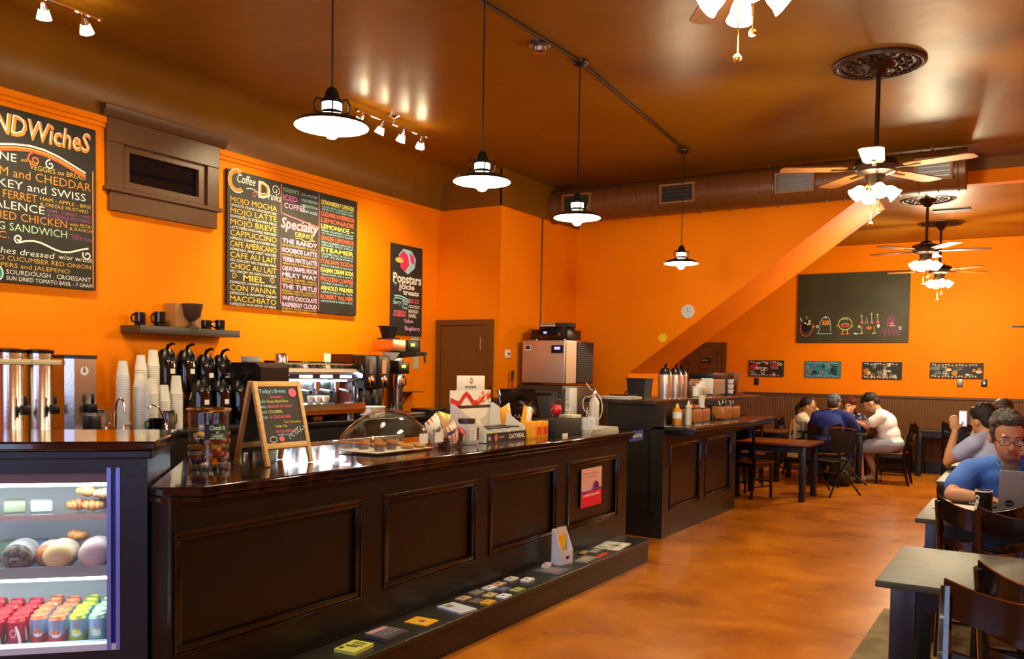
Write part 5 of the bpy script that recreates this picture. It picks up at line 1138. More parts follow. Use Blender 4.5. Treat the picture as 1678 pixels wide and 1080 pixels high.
MB().box(.04, -.003, 1.73, .12, .0, 1.79, PAPERW).box(.05, -.004, 1.745, .11, -.002, 1.78, mat('badge_dark_red', '#3a1414', .4)).build('maker_badge', im)
MB().box(-.01, -.08, .12, WS+.02, DS, 1.34, mat('bin_dark_steel', '#4a4438', .35, .6), .012).build('bin', im)
MB().box(.03, -.1, .95, WS-.03, -.08, 1.28, mat('bin_door_grey', '#57524a', .3, .5), .01).tube([(.1, -.12, 1.25), (WS-.1, -.12, 1.25)], .012, BLACK, 8).build('bin_door', im)
MB().box(WS+.02, -.02, 1.0, WS+.08, .16, 1.32, WHITE, .008).build('scoop_holder', im)
for a in (.03, WS-.05):
    for b_ in (-.02, DS-.08): MB().cyl((a, b_, 0), (a, b_, .12), .02, .02, STEELD, 10).build('leg', im)
av = thing('stereo_receiver', 'black stereo receiver on top of the ice machine', 'receiver', (-4.92, 8.52, 1.847))
MB().box(0, 0, .012, .46, .34, .12, BLACK, .005).build('case', av); MB().box(.01, -.004, .02, .45, 0, .115, GLOSSB).build('front_panel', av)
MB().box(.16, -.006, .075, .2, -.003, .095, MATS['blue_display']).build('display', av); MB().cyl((.37, -.004, .065), (.37, -.025, .065), .02, .02, STEELD, 14).build('volume_knob', av)
for a in (.05, .41):
    for b_ in (.04, .3): MB().cyl((a, b_, 0), (a, b_, .013), .015, .015, STEEL, 8).build('foot', av)
bkc = ['#cfc2a8', '#3c3430', '#a8846c', '#2c2826', '#d8cdb4']
tag(MB().lathe([(0, 0), (.2, 0), (.21, .03), (.19, .03), (0, .01)], BLACK, n=24).build('serving_tray', loc=(-4.68, 8.69, 1.968)), 'black round tray on the stereo receiver below the books', 'tray')
for i in range(4):
    sx = i % 2; tag(MB().box(0, 0, 0, .19, .14, .022, mat('disc_case_%d' % i, bkc[i], .5), .002).build('disc_case', loc=(-4.86+.195*sx, 8.62, 2.0+.0225*(i//2)), rz=.02*i), 'flat case on top of the stereo, %s %s' % (('lower', 'upper')[i//2], ('left', 'right')[sx]), 'case', 'disc cases on the stereo')
th = MB().box(SX, 8.20, 1.64, SX+.02, 8.29, 1.73, WHITE, .004).box(SX+.02, 8.235, 1.67, SX+.023, 8.265, 1.70, BLACKM); tag(th.build('thermostat'), 'small white thermostat on the side wall beside the brown door', 'thermostat')
tag(MB().tube([(SX+.012, 8.98, 1.85), (SX+.012, 8.98, ZT)], .007, DBRONZE, 6).build('wall_conduit'), 'thin vertical pipe on the side wall above the stereo', 'pipe')
for i, (x, y, h_) in enumerate(((-5.02, 8.28, 1.5), (-5.14, 8.0, 1.32))):
    b = thing('broom', ('red-handled broom leaning in the corner beside the ice machine', 'shorter red-handled mop leaning in front of the corner wainscot')[i], 'broom', (x, y, 0))
    MB().tube([(0, -.1, .1), (.0, .0, h_-.12)], .013, mat('red_handle', '#a8120c', .35), 8).tube([(0, 0, h_-.12), (0, .015, h_)], .016, BLACK, 8).build('handle', b)
    MB().box(-.03, -.2, 0, .03, .0, .1, mat('bristles', '#6a1a14', .8), .01).build('brush_head', b)
# clock, oval sign on the stair wall
ck = thing('wall_clock', 'small round white wall clock on the orange wall left of the stair beam', 'clock', (-3.575, YS, 2.235), R(0))
MB().at((0, 0, 0), 0, R(90)).lathe([(0, 0), (.08, 0), (.082, .012), (.075, .02), (.07, .018), (0, .018)], WHITE, n=28).build('case', ck)
MB().at((0, 0, 0), 0, R(90)).lathe([(0, .019), (.069, .019)], mat('clock_face', '#c9d4d4', .4), n=28).build('face', ck)
MB().box(-.002, -.021, 0, .002, -.02, .045, BLACK).box(0, -.021, -.002, .035, -.02, .002, BLACK).build('clock_hands', ck)
tag(MB().at((-3.885, YS-.001, 1.925), 0, R(90)).lathe([(0, 0), (.055, 0), (.055, .006), (0, .008)], mat('yellow_sign', '#e8c81a', .5), n=20).build('round_sign'), 'small round yellow sign low on the wall beside the stair beam', 'sign')
# ================================================================== SECOND BAR
BE = 9.57
b2 = thing('second_bar', 'black panelled bar with raised back shelf holding airpots, behind the long counter', 'counter')
MB().box(-3.42, 7.40, 0, CX-.02, BE, .985, BLACKP).box(-3.42, 7.40, .985, -2.97, BE, 1.215, BLACKP).build('cabinet_body', b2)
f = MB(); BY = [7.40, 7.55, 8.37, 8.54, 9.38, BE]
f.box(CX-.02, 7.40, 0, CX, BE, .25, BLACKP).box(CX-.02, 7.40, .84, CX, BE, .985, BLACKP)
for i in range(0, 6, 2): f.box(CX-.02, BY[i], .25, CX, BY[i+1], .84, BLACKP)
f.build('face_frame', b2)
for a, b_ in ((7.55, 8.37), (8.54, 9.38)): p = MB(); panel_ring(p, CX-.008, a, b_, .25, .84, BLACKP, .024); p.build('panel_moulding', b2)
ep = MB()
ep.box(-3.42, 7.37, 0, CX+.0, 7.40, .2, BLACKP2).box(-3.42, 7.37, 1.0, CX, 7.40, 1.215, BLACKP2).box(-3.42, 7.37, .2, -3.36, 7.4, 1.0, BLACKP2).box(-2.96, 7.37, .2, CX, 7.4, 1.0, BLACKP2).box(-3.36, 7.385, .2, -2.96, 7.4, 1.0, BLACKP2)
for (a, c, d, e) in ((-3.36, .2, -2.96, .225), (-3.36, .975, -2.96, 1.0), (-3.36, .2, -3.335, 1.0), (-2.985, .2, -2.96, 1.0)): ep.box(a, 7.372, c, d, 7.386, e, BLACKP2, .003)
ep.build('end_panel', b2)
MB().box(-3.66, 7.33, 1.215, -2.93, 10.75, 1.25, mat('black_stone_top', '#2a2620', .14, noise=('#3a342c', 9, .4, .7)), .006).build('raised_top', b2)
MB().box(-3.66, BE, 0, -3.32, 10.7, 1.215, BLACKP).build('rear_cabinet', b2)
MB().box(-2.97, 7.37, .985, -2.56, 10.12, 1.02, MATS['black_stone_top'], .006).build('lower_top', b2)
MB().box(-3.1, BE, .985, CX-.02, 10.12, 1.02, MATS['black_stone_top']).build('lower_top_return', b2)
MB().box(CX, 7.42, .94, -2.60, 10.06, .985, BLACKP, .004).build('apron', b2)
# things on the second bar
def sap(lab, x, y): return airpot(lab, x, y, 1.25, R(-60), mat('satin_airpot_steel', '#d0c6ba', .3, .85), .31, .072, 'steel airpots on the second bar')
sap('steel airpot on the second bar, left of the three', -3.385, 8.72); sap('steel airpot on the second bar, middle of the three', -3.375, 9.0); sap('steel airpot on the second bar, right and farthest of the three', -3.41, 9.26)
bn = thing('black_bin', 'black tapered plastic bin on the raised bar left of the steel airpots', 'bin', (-3.42, 8.12, 1.25))
MB().prism([(-.085, 0), (.085, 0), (.1, .185), (-.1, .185)], -.1, .1, BLACKM, 'Y').box(-.11, -.11, .18, .11, .11, .195, BLACKM, .004).build('body', bn)
for i in range(3): tag(MB().at((0, 0, 0), .04*i).box(-.17, -.14, 0, .17, .14, .007, MATS['newsprint_%d' % (i % 2)]).build('newspaper', loc=(-3.38, 7.55, 1.251+.0075*i), smooth=False), 'folded newspaper at the near end of the raised bar, %s of three' % ('lowest', 'middle', 'topmost')[i], 'newspaper', 'newspapers on the raised bar')
tag(MB().box(-.1, -.12, 0, .1, .12, .012, BLACK).tube([(0, 0, .01), (.03, .03, .05), (-.02, .06, .03)], .004, BLACK, 6).build('clipboard', loc=(-3.45, 7.80, 1.274)), 'black clipboard with tangled cord on the newspapers of the raised bar', 'clipboard')
t = thing('lid_organizer', 'clear acrylic holder full of white lids and sleeves beside the steel airpots', 'organizer', (-3.12, 9.05, 1.25))
MB().box(-.07, -.15, 0, .07, .17, .01, PLASTG).box(.065, -.15, 0, .07, .17, .1, PLASTG).box(-.07, -.15, 0, -.065, .17, .17, PLASTG).build('holder', t)
for i in range(3): MB().lathe([(.04, 0), (.042, .1+.03*i), (0, .105+.03*i)], PAPERW, (0, -.1+.1*i, .01), 16).build('lid_stack', t)
t = thing('toaster_oven', 'steel countertop dispenser with black top on the raised bar', 'dispenser', (-3.32, 9.72, 1.25))
MB().box(-.14, -.02, .0, .14, .58, .19, STEEL, .006).build('body', t); MB().box(-.15, -.03, .19, .15, .6, .26, BLACK, .01).build('black_top', t); MB().box(.141, .02, .02, .146, .40, .17, mat('frosted_front', '#a59a88', .3, .6)).build('front_window', t)
MB().box(.0, -.03, .02, .14, -.02, .22, WHITE, .004).build('side_label', t)
t = thing('cup_dispenser', 'upright dispenser of stacked white cups right of the steel dispenser', 'dispenser', (-3.14, 10.22, 1.25))
MB().box(-.05, -.05, 0, .05, .05, .012, BLACK).box(-.05, -.05, 0, -.04, .05, .2, BLACK).build('stand', t)
for i in range(3): MB().lathe([(.03, .02+.06*i), (.04, .07+.06*i), (0, .07+.06*i)], PAPERW, n=14).build('cup', t)
t = thing('wooden_display_box', 'tall brown wooden box with glass front at the far end of the raised bar', 'display box', (-3.28, 10.40, 1.25))
MB().box(-.16, 0, 0, .16, .3, .27, WOODT, .004).build('case', t); MB().box(.161, .03, .03, .166, .27, .24, mat('amber_pane', '#8a4410', .15)).box(-.13, -.006, .03, .13, -.001, .24, MATS['amber_pane']).build('pane', t)
# condiments on the lower top
t = thing('honey_bottle', 'squeeze bottle of golden honey with white label on the lower bar top', 'bottle', (-2.87, 7.72, 1.02))
MB().lathe([(0, 0), (.042, 0), (.044, .01), (.044, .12), (.03, .15), (.018, .158)], mat('honey_amber', '#d08a1a', .2), n=18).build('body', t); MB().lathe([(.0445, .06), (.0445, .12)], PAPERW, n=18).build('label', t); MB().lathe([(.02, .155), (.02, .17), (.006, .2), (0, .2)], mat('yellow_cap', '#e0b41a', .4), n=14).build('cap', t)
t = thing('white_bottle', 'slim white squeeze bottle next to the honey', 'bottle', (-2.80, 7.83, 1.02))
MB().lathe([(0, 0), (.028, 0), (.028, .17), (.012, .19)], mat('milky_bottle', '#c9c4b4', .35), n=16).build('body', t); MB().lathe([(.013, .185), (.012, .205), (.004, .225), (0, .225)], PAPERW, n=12).build('nozzle', t)
tag(MB().lathe([(0, 0), (.024, 0), (.024, .09), (.014, .1), (.014, .12), (0, .12)], mat('lilac_shaker', '#8a7a8c', .4), n=14).build('shaker', loc=(-2.88, 7.90, 1.02)), 'small greyish shaker between the honey and the wooden canisters', 'shaker')
def canister(lab, x, y, w_, l_, h, fill):
    t = thing('wooden_canister', lab, 'canister', (x, y, 1.02), 0, 'wooden condiment canisters on the second bar')
    MB().box(-w_/2, 0, 0, w_/2, l_, h, WOODH, .03).build('box', t); MB().box(-w_/2+.01, .01, h-.002, w_/2-.01, l_-.01, h+.004, BLACKM).build('opening', t)
    MB().box(-w_/2-.004, .0-.004, 0, w_/2+.004, l_+.004, .012, BLACKM).build('base', t)
    b = MB(); rd_ = random.Random(int(y*10))
    if fill == 0: b.lathe([(0, h), (.045, h), (.04, h+.03), (.012, h+.045), (.014, h+.06), (0, h+.065)], BRASS, (0, l_/2, 0), 16); b.build('domed_lid', t)
    elif fill == 1:
        for i in range(9): b.at((-w_/4+(i % 3)*w_/4, .04+(i//3)*.05, h-.01), .6*i, rd_.uniform(-.4, .4)).box(-.018, -.003, 0, .018, .003, .035, (PAPERW, CH_P, CUPW)[i % 3])
        b.build('sugar_packets', t)
    else:
        for i in range(7): b.tube([(rd_.uniform(-.02, .02), l_/2+rd_.uniform(-.03, .03), h-.02), (rd_.uniform(-.05, .05), l_/2+rd_.uniform(-.07, .07), h+.05)], .005, (BLACK, PAPERW)[i % 2], 6)
        b.build('stirrers', t)
canister('tall wooden canister with brass domed lid, nearest the honey', -2.87, 7.98, .15, .24, .145, 0)
canister('wooden canister holding white and pink sugar packets', -2.87, 8.24, .15, .24, .14, 1)
canister('wooden canister with stirrers, left of the far pair', -2.87, 8.92, .15, .28, .145, 2)
canister('wooden canister with stirrers at the far end of the bar', -2.87, 9.22, .15, .28, .14, 2)
tag(MB().lathe([(0, 0), (.026, 0), (.036, .1), (.038, .1), (.038, .106), (.034, .106), (.024, .004), (0, .004)], CUPW, n=18).build('paper_cup', loc=(-2.87, 8.40, 1.176)), 'white paper cup standing on the sugar packet canister', 'cup')
tag(MB().lathe([(0, 0), (.03, 0), (.03, .05), (.02, .07), (0, .07)], BLACK, n=14).build('shaker', loc=(-2.86, 8.72, 1.02)), 'small dark shaker between the two pairs of wooden canisters', 'shaker')
# ================================================================== BACK WALL
bb = thing('big_chalkboard', 'large dark rectangular chalkboard with a row of small chalk doodle creatures', 'chalkboard', (-3.51, YB, 2.05))
MB().box(0, -.04, 0, 1.73, -.005, 1.145, CHALKG, .003).build('panel', bb)
m = MB(); o = (0, -.0415, 0); A, B = XV, ZV
def SK(p, r_, c, cl=False): stroke(m, p, r_, c, o, A, B, .001, cl)
def DK(cx, cy, rx, ry, c, l=.0015): disc(m, cx, cy, rx, ry, c, o, A, B, l)
DB = mat('chalk_soot', '#14110c', .9)
# seed-shaped creature
DK(.15, .28, .075, .10, DB); SK([(.15+.1*math.cos(R(a))*(1+.08*math.sin(a)), .25+.14*math.sin(R(a))) for a in range(150, 395, 12)], .005, CH_R); DK(.13, .33, .02, .012, CH_W, .002); DK(.2, .36, .018, .02, CH_W, .002)
patch(m, [(.15, .31), (.21, .35), (.22, .31), (.18, .29)], CH_LY, o, A, B, .002); SK([(.05, .42), (.075, .36)], .008, CH_G); SK([(.155, .45), (.155, .40)], .005, CH_G)
# dome creature
SK([(.33, .15), (.37, .22), (.37, .33), (.41, .41), (.46, .44), (.51, .41), (.54, .33), (.54, .22), (.56, .15), (.33, .15)], .005, CH_B)
for i in range(3): patch(m, [(.41+.04*i, .31), (.44+.04*i, .31), (.44+.04*i, .37), (.41+.04*i, .37)], CH_O, o, A, B, .002)
SK([(.4, .30), (.53, .30)], .005, CH_LY); DK(.46, .42, .022, .018, CH_B, .002)
DK(.27, .27, .014, .018, CH_Y); SK(circ(.33, .27, .016, .02), .005, CH_W, True)
# round creature with mouth
SK(circ(.77, .31, .105, .10, 24), .006, CH_LY, True); SK(circ(.77, .29, .06, .028, 18), .006, CH_P, True); SK([(.71, .29), (.77, .30), (.83, .29)], .007, CH_R)
SK(circ(.76, .36, .05, .03, 10, 20, 160), .004, CH_G); SK([(.66, .30), (.63, .26)], .004, CH_LY); SK([(.87, .30), (.90, .26)], .004, CH_LY)
for s_ in (-1, 1): SK([(.77+s_*.035, .21), (.77+s_*.035, .16)], .005, CH_LY); DK(.77+s_*.04, .145, .026, .016, CH_R)
patch(m, [(.9, .15), (.93, .16), (.99, .145), (.93, .135)], CH_W, o, A, B, .002)
# stalk creature
for x, t_ in ((1.02, .44), (1.17, .47), (1.26, .45)): SK([(x, t_), (x+.01, .34)], .004, CH_G); DK(x, t_, .013, .013, CH_LY); DK(x+.01, .33, .022, .024, CH_P)
SK([(1.08, .3), (1.1, .42), (1.12, .3)], .004, CH_G); DK(1.14, .24, .045, .028, CH_R); DK(.99, .26, .018, .026, CH_LY); DK(1.28, .27, .02, .03, CH_W)
for x in (1.03, 1.22): SK([(x, .27), (x, .16)], .004, CH_G); SK([(x-.03, .15), (x+.02, .155)], .006, CH_G)
# shaggy creature
for i in range(16): a = i/16; SK([(1.32+.3*a, .14+.05*math.sin(i*1.7)), (1.36+.22*a, .22+.05*math.cos(i*2.1))], .0035, CH_PU)
for i in range(6): SK([(1.40+.02*i, .25), (1.41+.022*i, .46-.02*abs(i-3))], .004, CH_PU)
DK(1.48, .31, .028, .02, CH_P); SK([(1.44, .27), (1.53, .27)], .006, CH_W); SK(circ(1.60, .23, .018, .024), .005, CH_W, True)
m.build('chalk_drawing', bb)
# four painted panels
def art(lab, x0, x1, z0, z1, base, cols, seed, typ):
    t = thing('painted_panel', lab, 'painting', (x0, YB, z0)); W_, H_ = x1-x0, z1-z0; rd_ = random.Random(seed)
    MB().box(0, -.03, 0, W_, -.002, H_, mat('panel_edge', '#1c1812', .6)).build('board', t)
    m = MB(); o = (0, -.031, 0); k = 0
    patch(m, [(0, 0), (W_, 0), (W_, H_), (0, H_)], base, o, XV, ZV, 0)
    for c in cols*4:
        k += 1; u, v = rd_.uniform(.04, W_-.04), rd_.uniform(.04, H_-.04); a_, b_ = rd_.uniform(.02, .055), rd_.uniform(.015, .04)
        u = min(max(u, a_), W_-a_); v = min(max(v, b_), H_-b_)
        if (k+typ) % 3 == 0: patch(m, [(u-a_, v-b_), (u+a_, v-b_*.6), (u+a_*.7, v+b_), (u-a_*.8, v+b_*.7)], c, o, XV, ZV, .0003*k)
        elif (k+typ) % 3 == 1: disc(m, u, v, a_*.8, min(b_, a_), c, o, XV, ZV, .0003*k, 14)
        else: stroke(m, circ(u, v, a_*.7, b_*.8, 12), .006, c, o, XV, ZV, .0003*k, True)
    # squiggly painted border marks along the top and bottom
    for yy in (H_-.035, .028):
        for i in range(int(W_/.05)): stroke(m, spiral(.04+i*.047, yy, .016, .004, 90*(i % 4), 90*(i % 4)+260, 8), .004, CH_W if typ != 1 else CH_B, o, XV, ZV, .0003*k+.001)
    if typ == 1:
        for r_ in (.03, .06, .09): stroke(m, circ(W_-.05, H_*.5, r_, r_, 16, 90, 270), .008, BLACKM, o, XV, ZV, .012)
    m.build('painted_surface', t)
TE = mat('art_teal', '#2a7a8c', .6); CRM = mat('art_cream', '#cfc4a4', .6); BK = mat('art_black', '#1f1c18', .6); GR_ = mat('art_grey', '#6a6e64', .6); OC = mat('art_ochre', '#b87a1c', .6); RE = mat('art_red', '#a8281a', .6)
art('painted panel with red and cream shapes on black, leftmost of four', -4.31, -3.72, 1.47, 1.75, BK, [RE, CRM, GR_, CH_P, CRM, RE], 1, 0)
art('mostly teal painted panel with dark rings, second of the four', -3.36, -2.79, 1.47, 1.745, TE, [mat('art_pale_teal', '#7ab0b4', .6), BK, TE, OC, MATS['art_teal'], mat('art_dark_teal', '#174a58', .6)], 5, 1)
art('painted panel with grey discs on ochre, third of the four', -2.45, -1.86, 1.46, 1.74, BK, [CRM, OC, GR_, mat('art_pale', '#c0b8a0', .6), OC, GR_], 9, 0)
art('long dark painted panel with swirls, rightmost and widest of the four', -1.46, -.72, 1.495, 1.735, BK, [GR_, CRM, mat('art_olive', '#5c5a34', .6), GR_, OC, mat('art_slate', '#4a5a60', .6)], 14, 2)
for i, (x, z, c_) in enumerate(((-4.18, 1.38, BLACK), (-1.03, 1.42, STEELD), (-.70, 1.43, BLACK))):
    s_ = MB().box(x-.04, YB-.012, z-.06, x+.04, YB, z+.06, c_, .003); s_.box(x-.012, YB-.018, z-.02, x+.012, YB-.01, z+.02, WHITE if i == 2 else STEELD)
    tag(s_.build('wall_switch'), ('black wall switch below the leftmost painted panel', 'grey wall switch below the widest painted panel', 'black wall socket with white plug right of the widest painted panel')[i], 'switch')
tag(MB().box(-.36, YB-.05, 2.28, .1, YB, 2.30, BLACK).build('coat_rail'), 'thin black rail on the back wall at the right frame edge', 'rail')
tag(MB().box(-1.15, 11.6, 3.50, -.75, 11.75, 3.585, BLACKM).box(-1.13, 11.595, 3.51, -.77, 11.6, 3.57, STEELD).build('ceiling_vent'), 'small dark vent on the low ceiling between the medallions', 'vent')

# ================================================================== TABLES AND CHAIRS
ZTB = .71
def table(lab, x0, x1, y0, y1, z=ZTB, top=GREYSTONE, legm=None, inset=.06, lw=.07, slats=False):
    legm = legm or mat('black_table_leg', '#15120f', .3)
    t = thing('cafe_table', lab, 'table', ((x0+x1)/2, (y0+y1)/2, 0)); a, b = (x1-x0)/2, (y1-y0)/2
    MB().box(-a, -b, z-.028, a, b, z, top, .006).build('table_top', t)
    i2 = inset+.008; lw2 = inset+lw
    MB().box(-a+lw2, -b+i2, z-.11, a-lw2, -b+i2+.02, z-.028, legm).box(-a+lw2, b-i2-.02, z-.11, a-lw2, b-i2, z-.028, legm).box(-a+i2, -b+lw2, z-.11, -a+i2+.02, b-lw2, z-.028, legm).box(a-i2-.02, -b+lw2, z-.11, a-i2, b-lw2, z-.028, legm).build('apron', t)
    for sx in (-1, 1):
        for sy in (-1, 1):
            cx, cy = sx*(a-inset-lw/2), sy*(b-inset-lw/2)
            MB().box(cx-lw/2, cy-lw/2, 0, cx+lw/2, cy+lw/2, z-.03, legm, .004).build('leg', t)
    return t
table('grey-topped cafe table nearest the camera, right edge of the floor', -.515, .62, 3.60, 4.42, inset=.05, lw=.09)
table('grey-topped cafe table with laptop, mug and papers', -.565, .62, 5.33, 6.28, inset=.05, lw=.09)
table('grey-topped cafe table behind the man in blue scrubs', -.64, .55, 7.33, 8.24, inset=.05)
table('grey-topped cafe table where the two blurred people sit, farthest of the row', -.69, .55, 8.72, 9.72, inset=.05)
table('wood-topped black table standing free beyond the second bar', -3.22, -2.25, 10.45, 11.25, .69, WOODT)
table('black table with the group of four at the back', -2.93, -2.0, 12.75, 13.5, .71, mat('dark_green_top', '#2c2a18', .25))
table('dark table against the back wainscot behind the seated man', -1.60, -.55, 14.35, 14.95, .71, mat('olive_top', '#3a3620', .3))
table('brown table partly hidden behind the end of the second bar', -3.95, -3.0, 12.2, 13.1, .71, mat('brown_top', '#4c2c12', .3))
def chair(lab, x, y, rz, m_=None, seat=None):
    """front of the chair looks to local +Y, backrest at -Y"""
    m_ = m_ or WOODD; seat = seat or m_
    t = thing('wooden_chair', lab, 'chair', (x, y, 0), rz); sw = .2
    MB().prism([(-sw, -.19), (sw, -.19), (sw+.02, .2), (-sw-.02, .2)], .425, .45, seat).build('seat', t, bevel=.008)
    MB().box(-sw+.01, -.17, .38, sw-.01, -.15, .425, m_).box(-sw+.01, .15, .38, sw-.01, .17, .425, m_).box(-sw+.01, -.17, .38, -sw+.03, .17, .425, m_).box(sw-.03, -.17, .38, sw-.01, .17, .425, m_).build('seat_frame', t)
    for s_ in (-1, 1):
        MB().cyl((s_*(sw-.01), .17, 0), (s_*(sw-.02), .165, .425), .017, .021, m_, 10).build('front_leg', t)
        b = MB(); pts = [(s_*(sw-.005), -.24, 0), (s_*(sw-.01), -.19, .25), (s_*(sw-.01), -.18, .45), (s_*sw, -.215, .66), (s_*(sw+.01), -.26, .85)]
        b.tube(pts, [.018, .02, .022, .02, .018], m_, 8); b.build('back_leg', t)
    def rail(z0, z1, y_, bow, w_, dip=0.0):
        b = MB(); n_ = 10; vs = []
        for i in range(n_+1):
            u = -1+2*i/n_; yy = y_-bow*(1-u*u)
            dz = -dip*(1-u*u); vs += [(u*w_, yy-.009, z0+dz), (u*w_, yy+.009, z0+dz), (u*w_, yy+.009, z1+dz), (u*w_, yy-.009, z1+dz)]
        fs = []
        for i in range(n_):
            for k in range(4): fs.append((4*i+k, 4*i+(k+1) % 4, 4*i+4+(k+1) % 4, 4*i+4+k))
        fs += [(0, 1, 2, 3), (4*n_+3, 4*n_+2, 4*n_+1, 4*n_)]
        b.add(vs, fs, m_); return b
    rail(.765, .875, -.25, .07, sw+.014, .06).build('top_rail', t)
    rail(.625, .665, -.215, .05, sw, .035).build('back_slat', t); rail(.54, .57, -.195, .035, sw, .02).build('back_slat', t)
    b = MB()
    for z in (.14, .24):
        for s_ in (-1, 1): b.cyl((s_*(sw-.015), -.2, z), (s_*(sw-.015), .165, z), .009, .009, m_, 8)
    b.cyl((-sw+.015, .165, .19), (sw-.015, .165, .19), .009, .009, m_, 8).cyl((-sw+.015, -.2, .19), (sw-.015, -.2, .19), .009, .009, m_, 8)
    b.build('stretcher', t); return t
c0 = chair('glossy dark wooden chair in the bottom right corner, turned away from the nearest table', -.05, 2.72, R(172))
def CH(lab, x, y, rz): return dup(c0, (x, y, 0), rz, lab)
CH('dark wooden chair tucked under the near side of the nearest table, behind the corner chair', .085, 3.60, R(-6))
CH('dark wooden chair on the far side of the nearest table, facing the camera', -.02, 4.56, R(180))
CH('dark wooden chair tucked under the laptop table from the near side', -.22, 5.36, 0)
CH('dark wooden chair under the man in blue scrubs', -.12, 6.62, R(180))
CH('dark wooden chair under the person with the phone', -.18, 8.42, R(90))
CH('dark wooden chair under the long-haired person at the right edge', .10, 9.95, R(180))
cg_ = 'chairs around the wood-topped table'
CW = chair('dark wooden chair with orange-lit wooden seat at the wood-topped table', -2.99, 10.62, R(-20), mat('black_chair_wood', '#120e0b', .25), WOODT)
def CH2(lab, x, y, rz): return dup(CW, (x, y, 0), rz, lab)
CH2('black wooden chair under the person in the blue jacket, back to the camera', -2.44, 12.42, 0)
CH2('black wooden chair under the man in the white T-shirt, in profile', -1.72, 13.2, R(90))
CH2('black wooden chair under the dark-haired woman at the left of the group', -3.02, 13.15, R(-90))
CH2('black wooden chair under the woman in the floral top', -2.35, 13.95, R(180))
CH2('black wooden chair pulled out at the left side of the table by the back wainscot', -1.85, 14.72, R(-95))
CH2('black wooden chair half under the table by the back wainscot', -.95, 14.25, 0)
CH2('black wooden chair just beyond the end of the second bar', -3.35, 11.75, R(200))
CH2('black wooden chair standing by the back wainscot left of the group', -3.75, 12.1, R(30))
# black folding chair
t = thing('folding_chair', 'black metal chair with crossed thin legs beside the wood-topped table', 'chair', (-2.22, 11.45, 0), R(150)); MK = mat('black_metal_tube', '#1a1814', .3, .6)
MB().prism([(-.2, -.2), (.2, -.2), (.21, .2), (-.21, .2)], .43, .445, BLACKM).build('seat', t, bevel=.005)
MB().box(-.19, -.235, .52, .19, -.22, .80, mat('dark_mesh', '#2a2722', .5), .01).build('backrest', t)
for s_ in (-1, 1):
    MB().tube([(s_*.24, .26, 0), (s_*.205, .05, .3), (s_*.2, -.1, .44), (s_*.195, -.23, .82)], .011, MK, 8).build('leg', t)
    MB().tube([(s_*.24, -.3, 0), (s_*.205, -.02, .3), (s_*.2, .18, .43)], .011, MK, 8).build('leg', t)
MB().tube([(-.195, -.23, .82), (-.1, -.24, .835), (.1, -.24, .835), (.195, -.23, .82)], .011, STEEL, 8).build('top_bar', t)
# floor things
tag(MB().box(-.80, 1.2, .001, 1.6, 6.0, .007, mat('worn_tan_mat', '#8a7650', .8, noise=('#6e5a38', 7, .4, .62), bump=(30, .3)), .003).build('floor_mat'), 'worn tan mat on the floor under the nearest grey table', 'mat')
bg_ = thing('backpack', 'dark backpack slumped on the floor beside the group table', 'bag', (-2.27, 12.45, 0), R(20)); BPM = mat('dark_green_canvas', '#22221a', .7, bump=(25, .3))
MB().ell((0, 0, .2), .15, .11, .21, BPM, 16).ell((0, 0, .07), .17, .12, .09, BPM, 16).build('bag_body', bg_); MB().ell((0, -.09, .14), .11, .06, .1, BPM, 12).build('front_pocket', bg_); MB().tube([(-.05, .0, .38), (-.04, 0, .45), (.04, 0, .45), (.05, 0, .38)], .01, BLACKM, 6).tube([(.1, .08, .3), (.22, .05, .12), (.35, .0, .02)], .014, BLACKM, 6).build('strap', bg_)
tt = thing('tote_bag', 'cream cloth tote bag hanging from the chair of the dark-haired woman', 'bag', (-2.93, 12.55, 0)); TM = mat('cream_cloth', '#b89a5c', .8)
MB().at((0, 0, .22)).prism([(-.08, .12), (.07, .12), (.055, .34), (-.055, .34)], -.03, .03, TM, 'Y').build('bag_body', tt); MB().tube([(-.06, 0, .55), (-.03, .0, .86), (.0, 0, .88), (.02, 0, .55)], .012, TM, 6).build('strap', tt)
hb = thing('shoulder_bag', 'dark handbag with curved strap on the floor under the laptop table', 'bag', (-.50, 6.0, 0)); HB_ = mat('brown_black_leather', '#1e120c', .4)
MB().ell((0, 0, .34), .1, .16, .16, HB_, 16).build('bag_body', hb); MB().tube(arc((-.03, 0, .42), .14, 60, 240, 10, 'YZ'), .008, BLACK, 6).build('strap', hb)
# things on the laptop table
lp = thing('laptop', 'open silver laptop seen from behind with a red and a black round sticker', 'laptop', (-.005, 5.86, ZTB), R(3)); AL = mat('aluminium_lid', '#b8b0a8', .35, .6)
MB().box(-.17, .0, 0, .19, .25, .014, AL, .004).build('keyboard_base', lp); b = MB(); b.at((0, 0, .012), 0, R(18)); b.box(-.17, -.008, 0, .19, 0, .262, AL, .004); b.build('screen_lid', lp)
s_ = MB(); s_.at((0, 0, .012), 0, R(18)); O3 = (0, -.0085, 0)
disc(s_, -.01+.06, .145, .046, .046, mat('sticker_red', '#d0301c', .4), O3, XV, ZV, .0006, 28); disc(s_, -.115, .055, .024, .022, BLACKM, O3, XV, ZV, .0006, 22)
stroke(s_, circ(.05, .145, .028, .028, 18), .002, BDK, O3, XV, ZV, .0012, True); write(s_, 'UNO', (-.133, -.0098, .05), XV, ZV, .008, PAPERW, .036); write(s_, 'NTMAF', (-.09, -.0092, .215), XV, ZV, .012, mat('faint_grey', '#8c8680', .5), .09)
s_.build('sticker', lp)
tag(MB().box(-.11, -.13, 0, .11, .13, .004, PAPERW).build('paper_sheet', loc=(-.395, 5.90, ZTB+.001), rz=-.12), 'white sheet of paper on the laptop table left of the mug', 'paper')
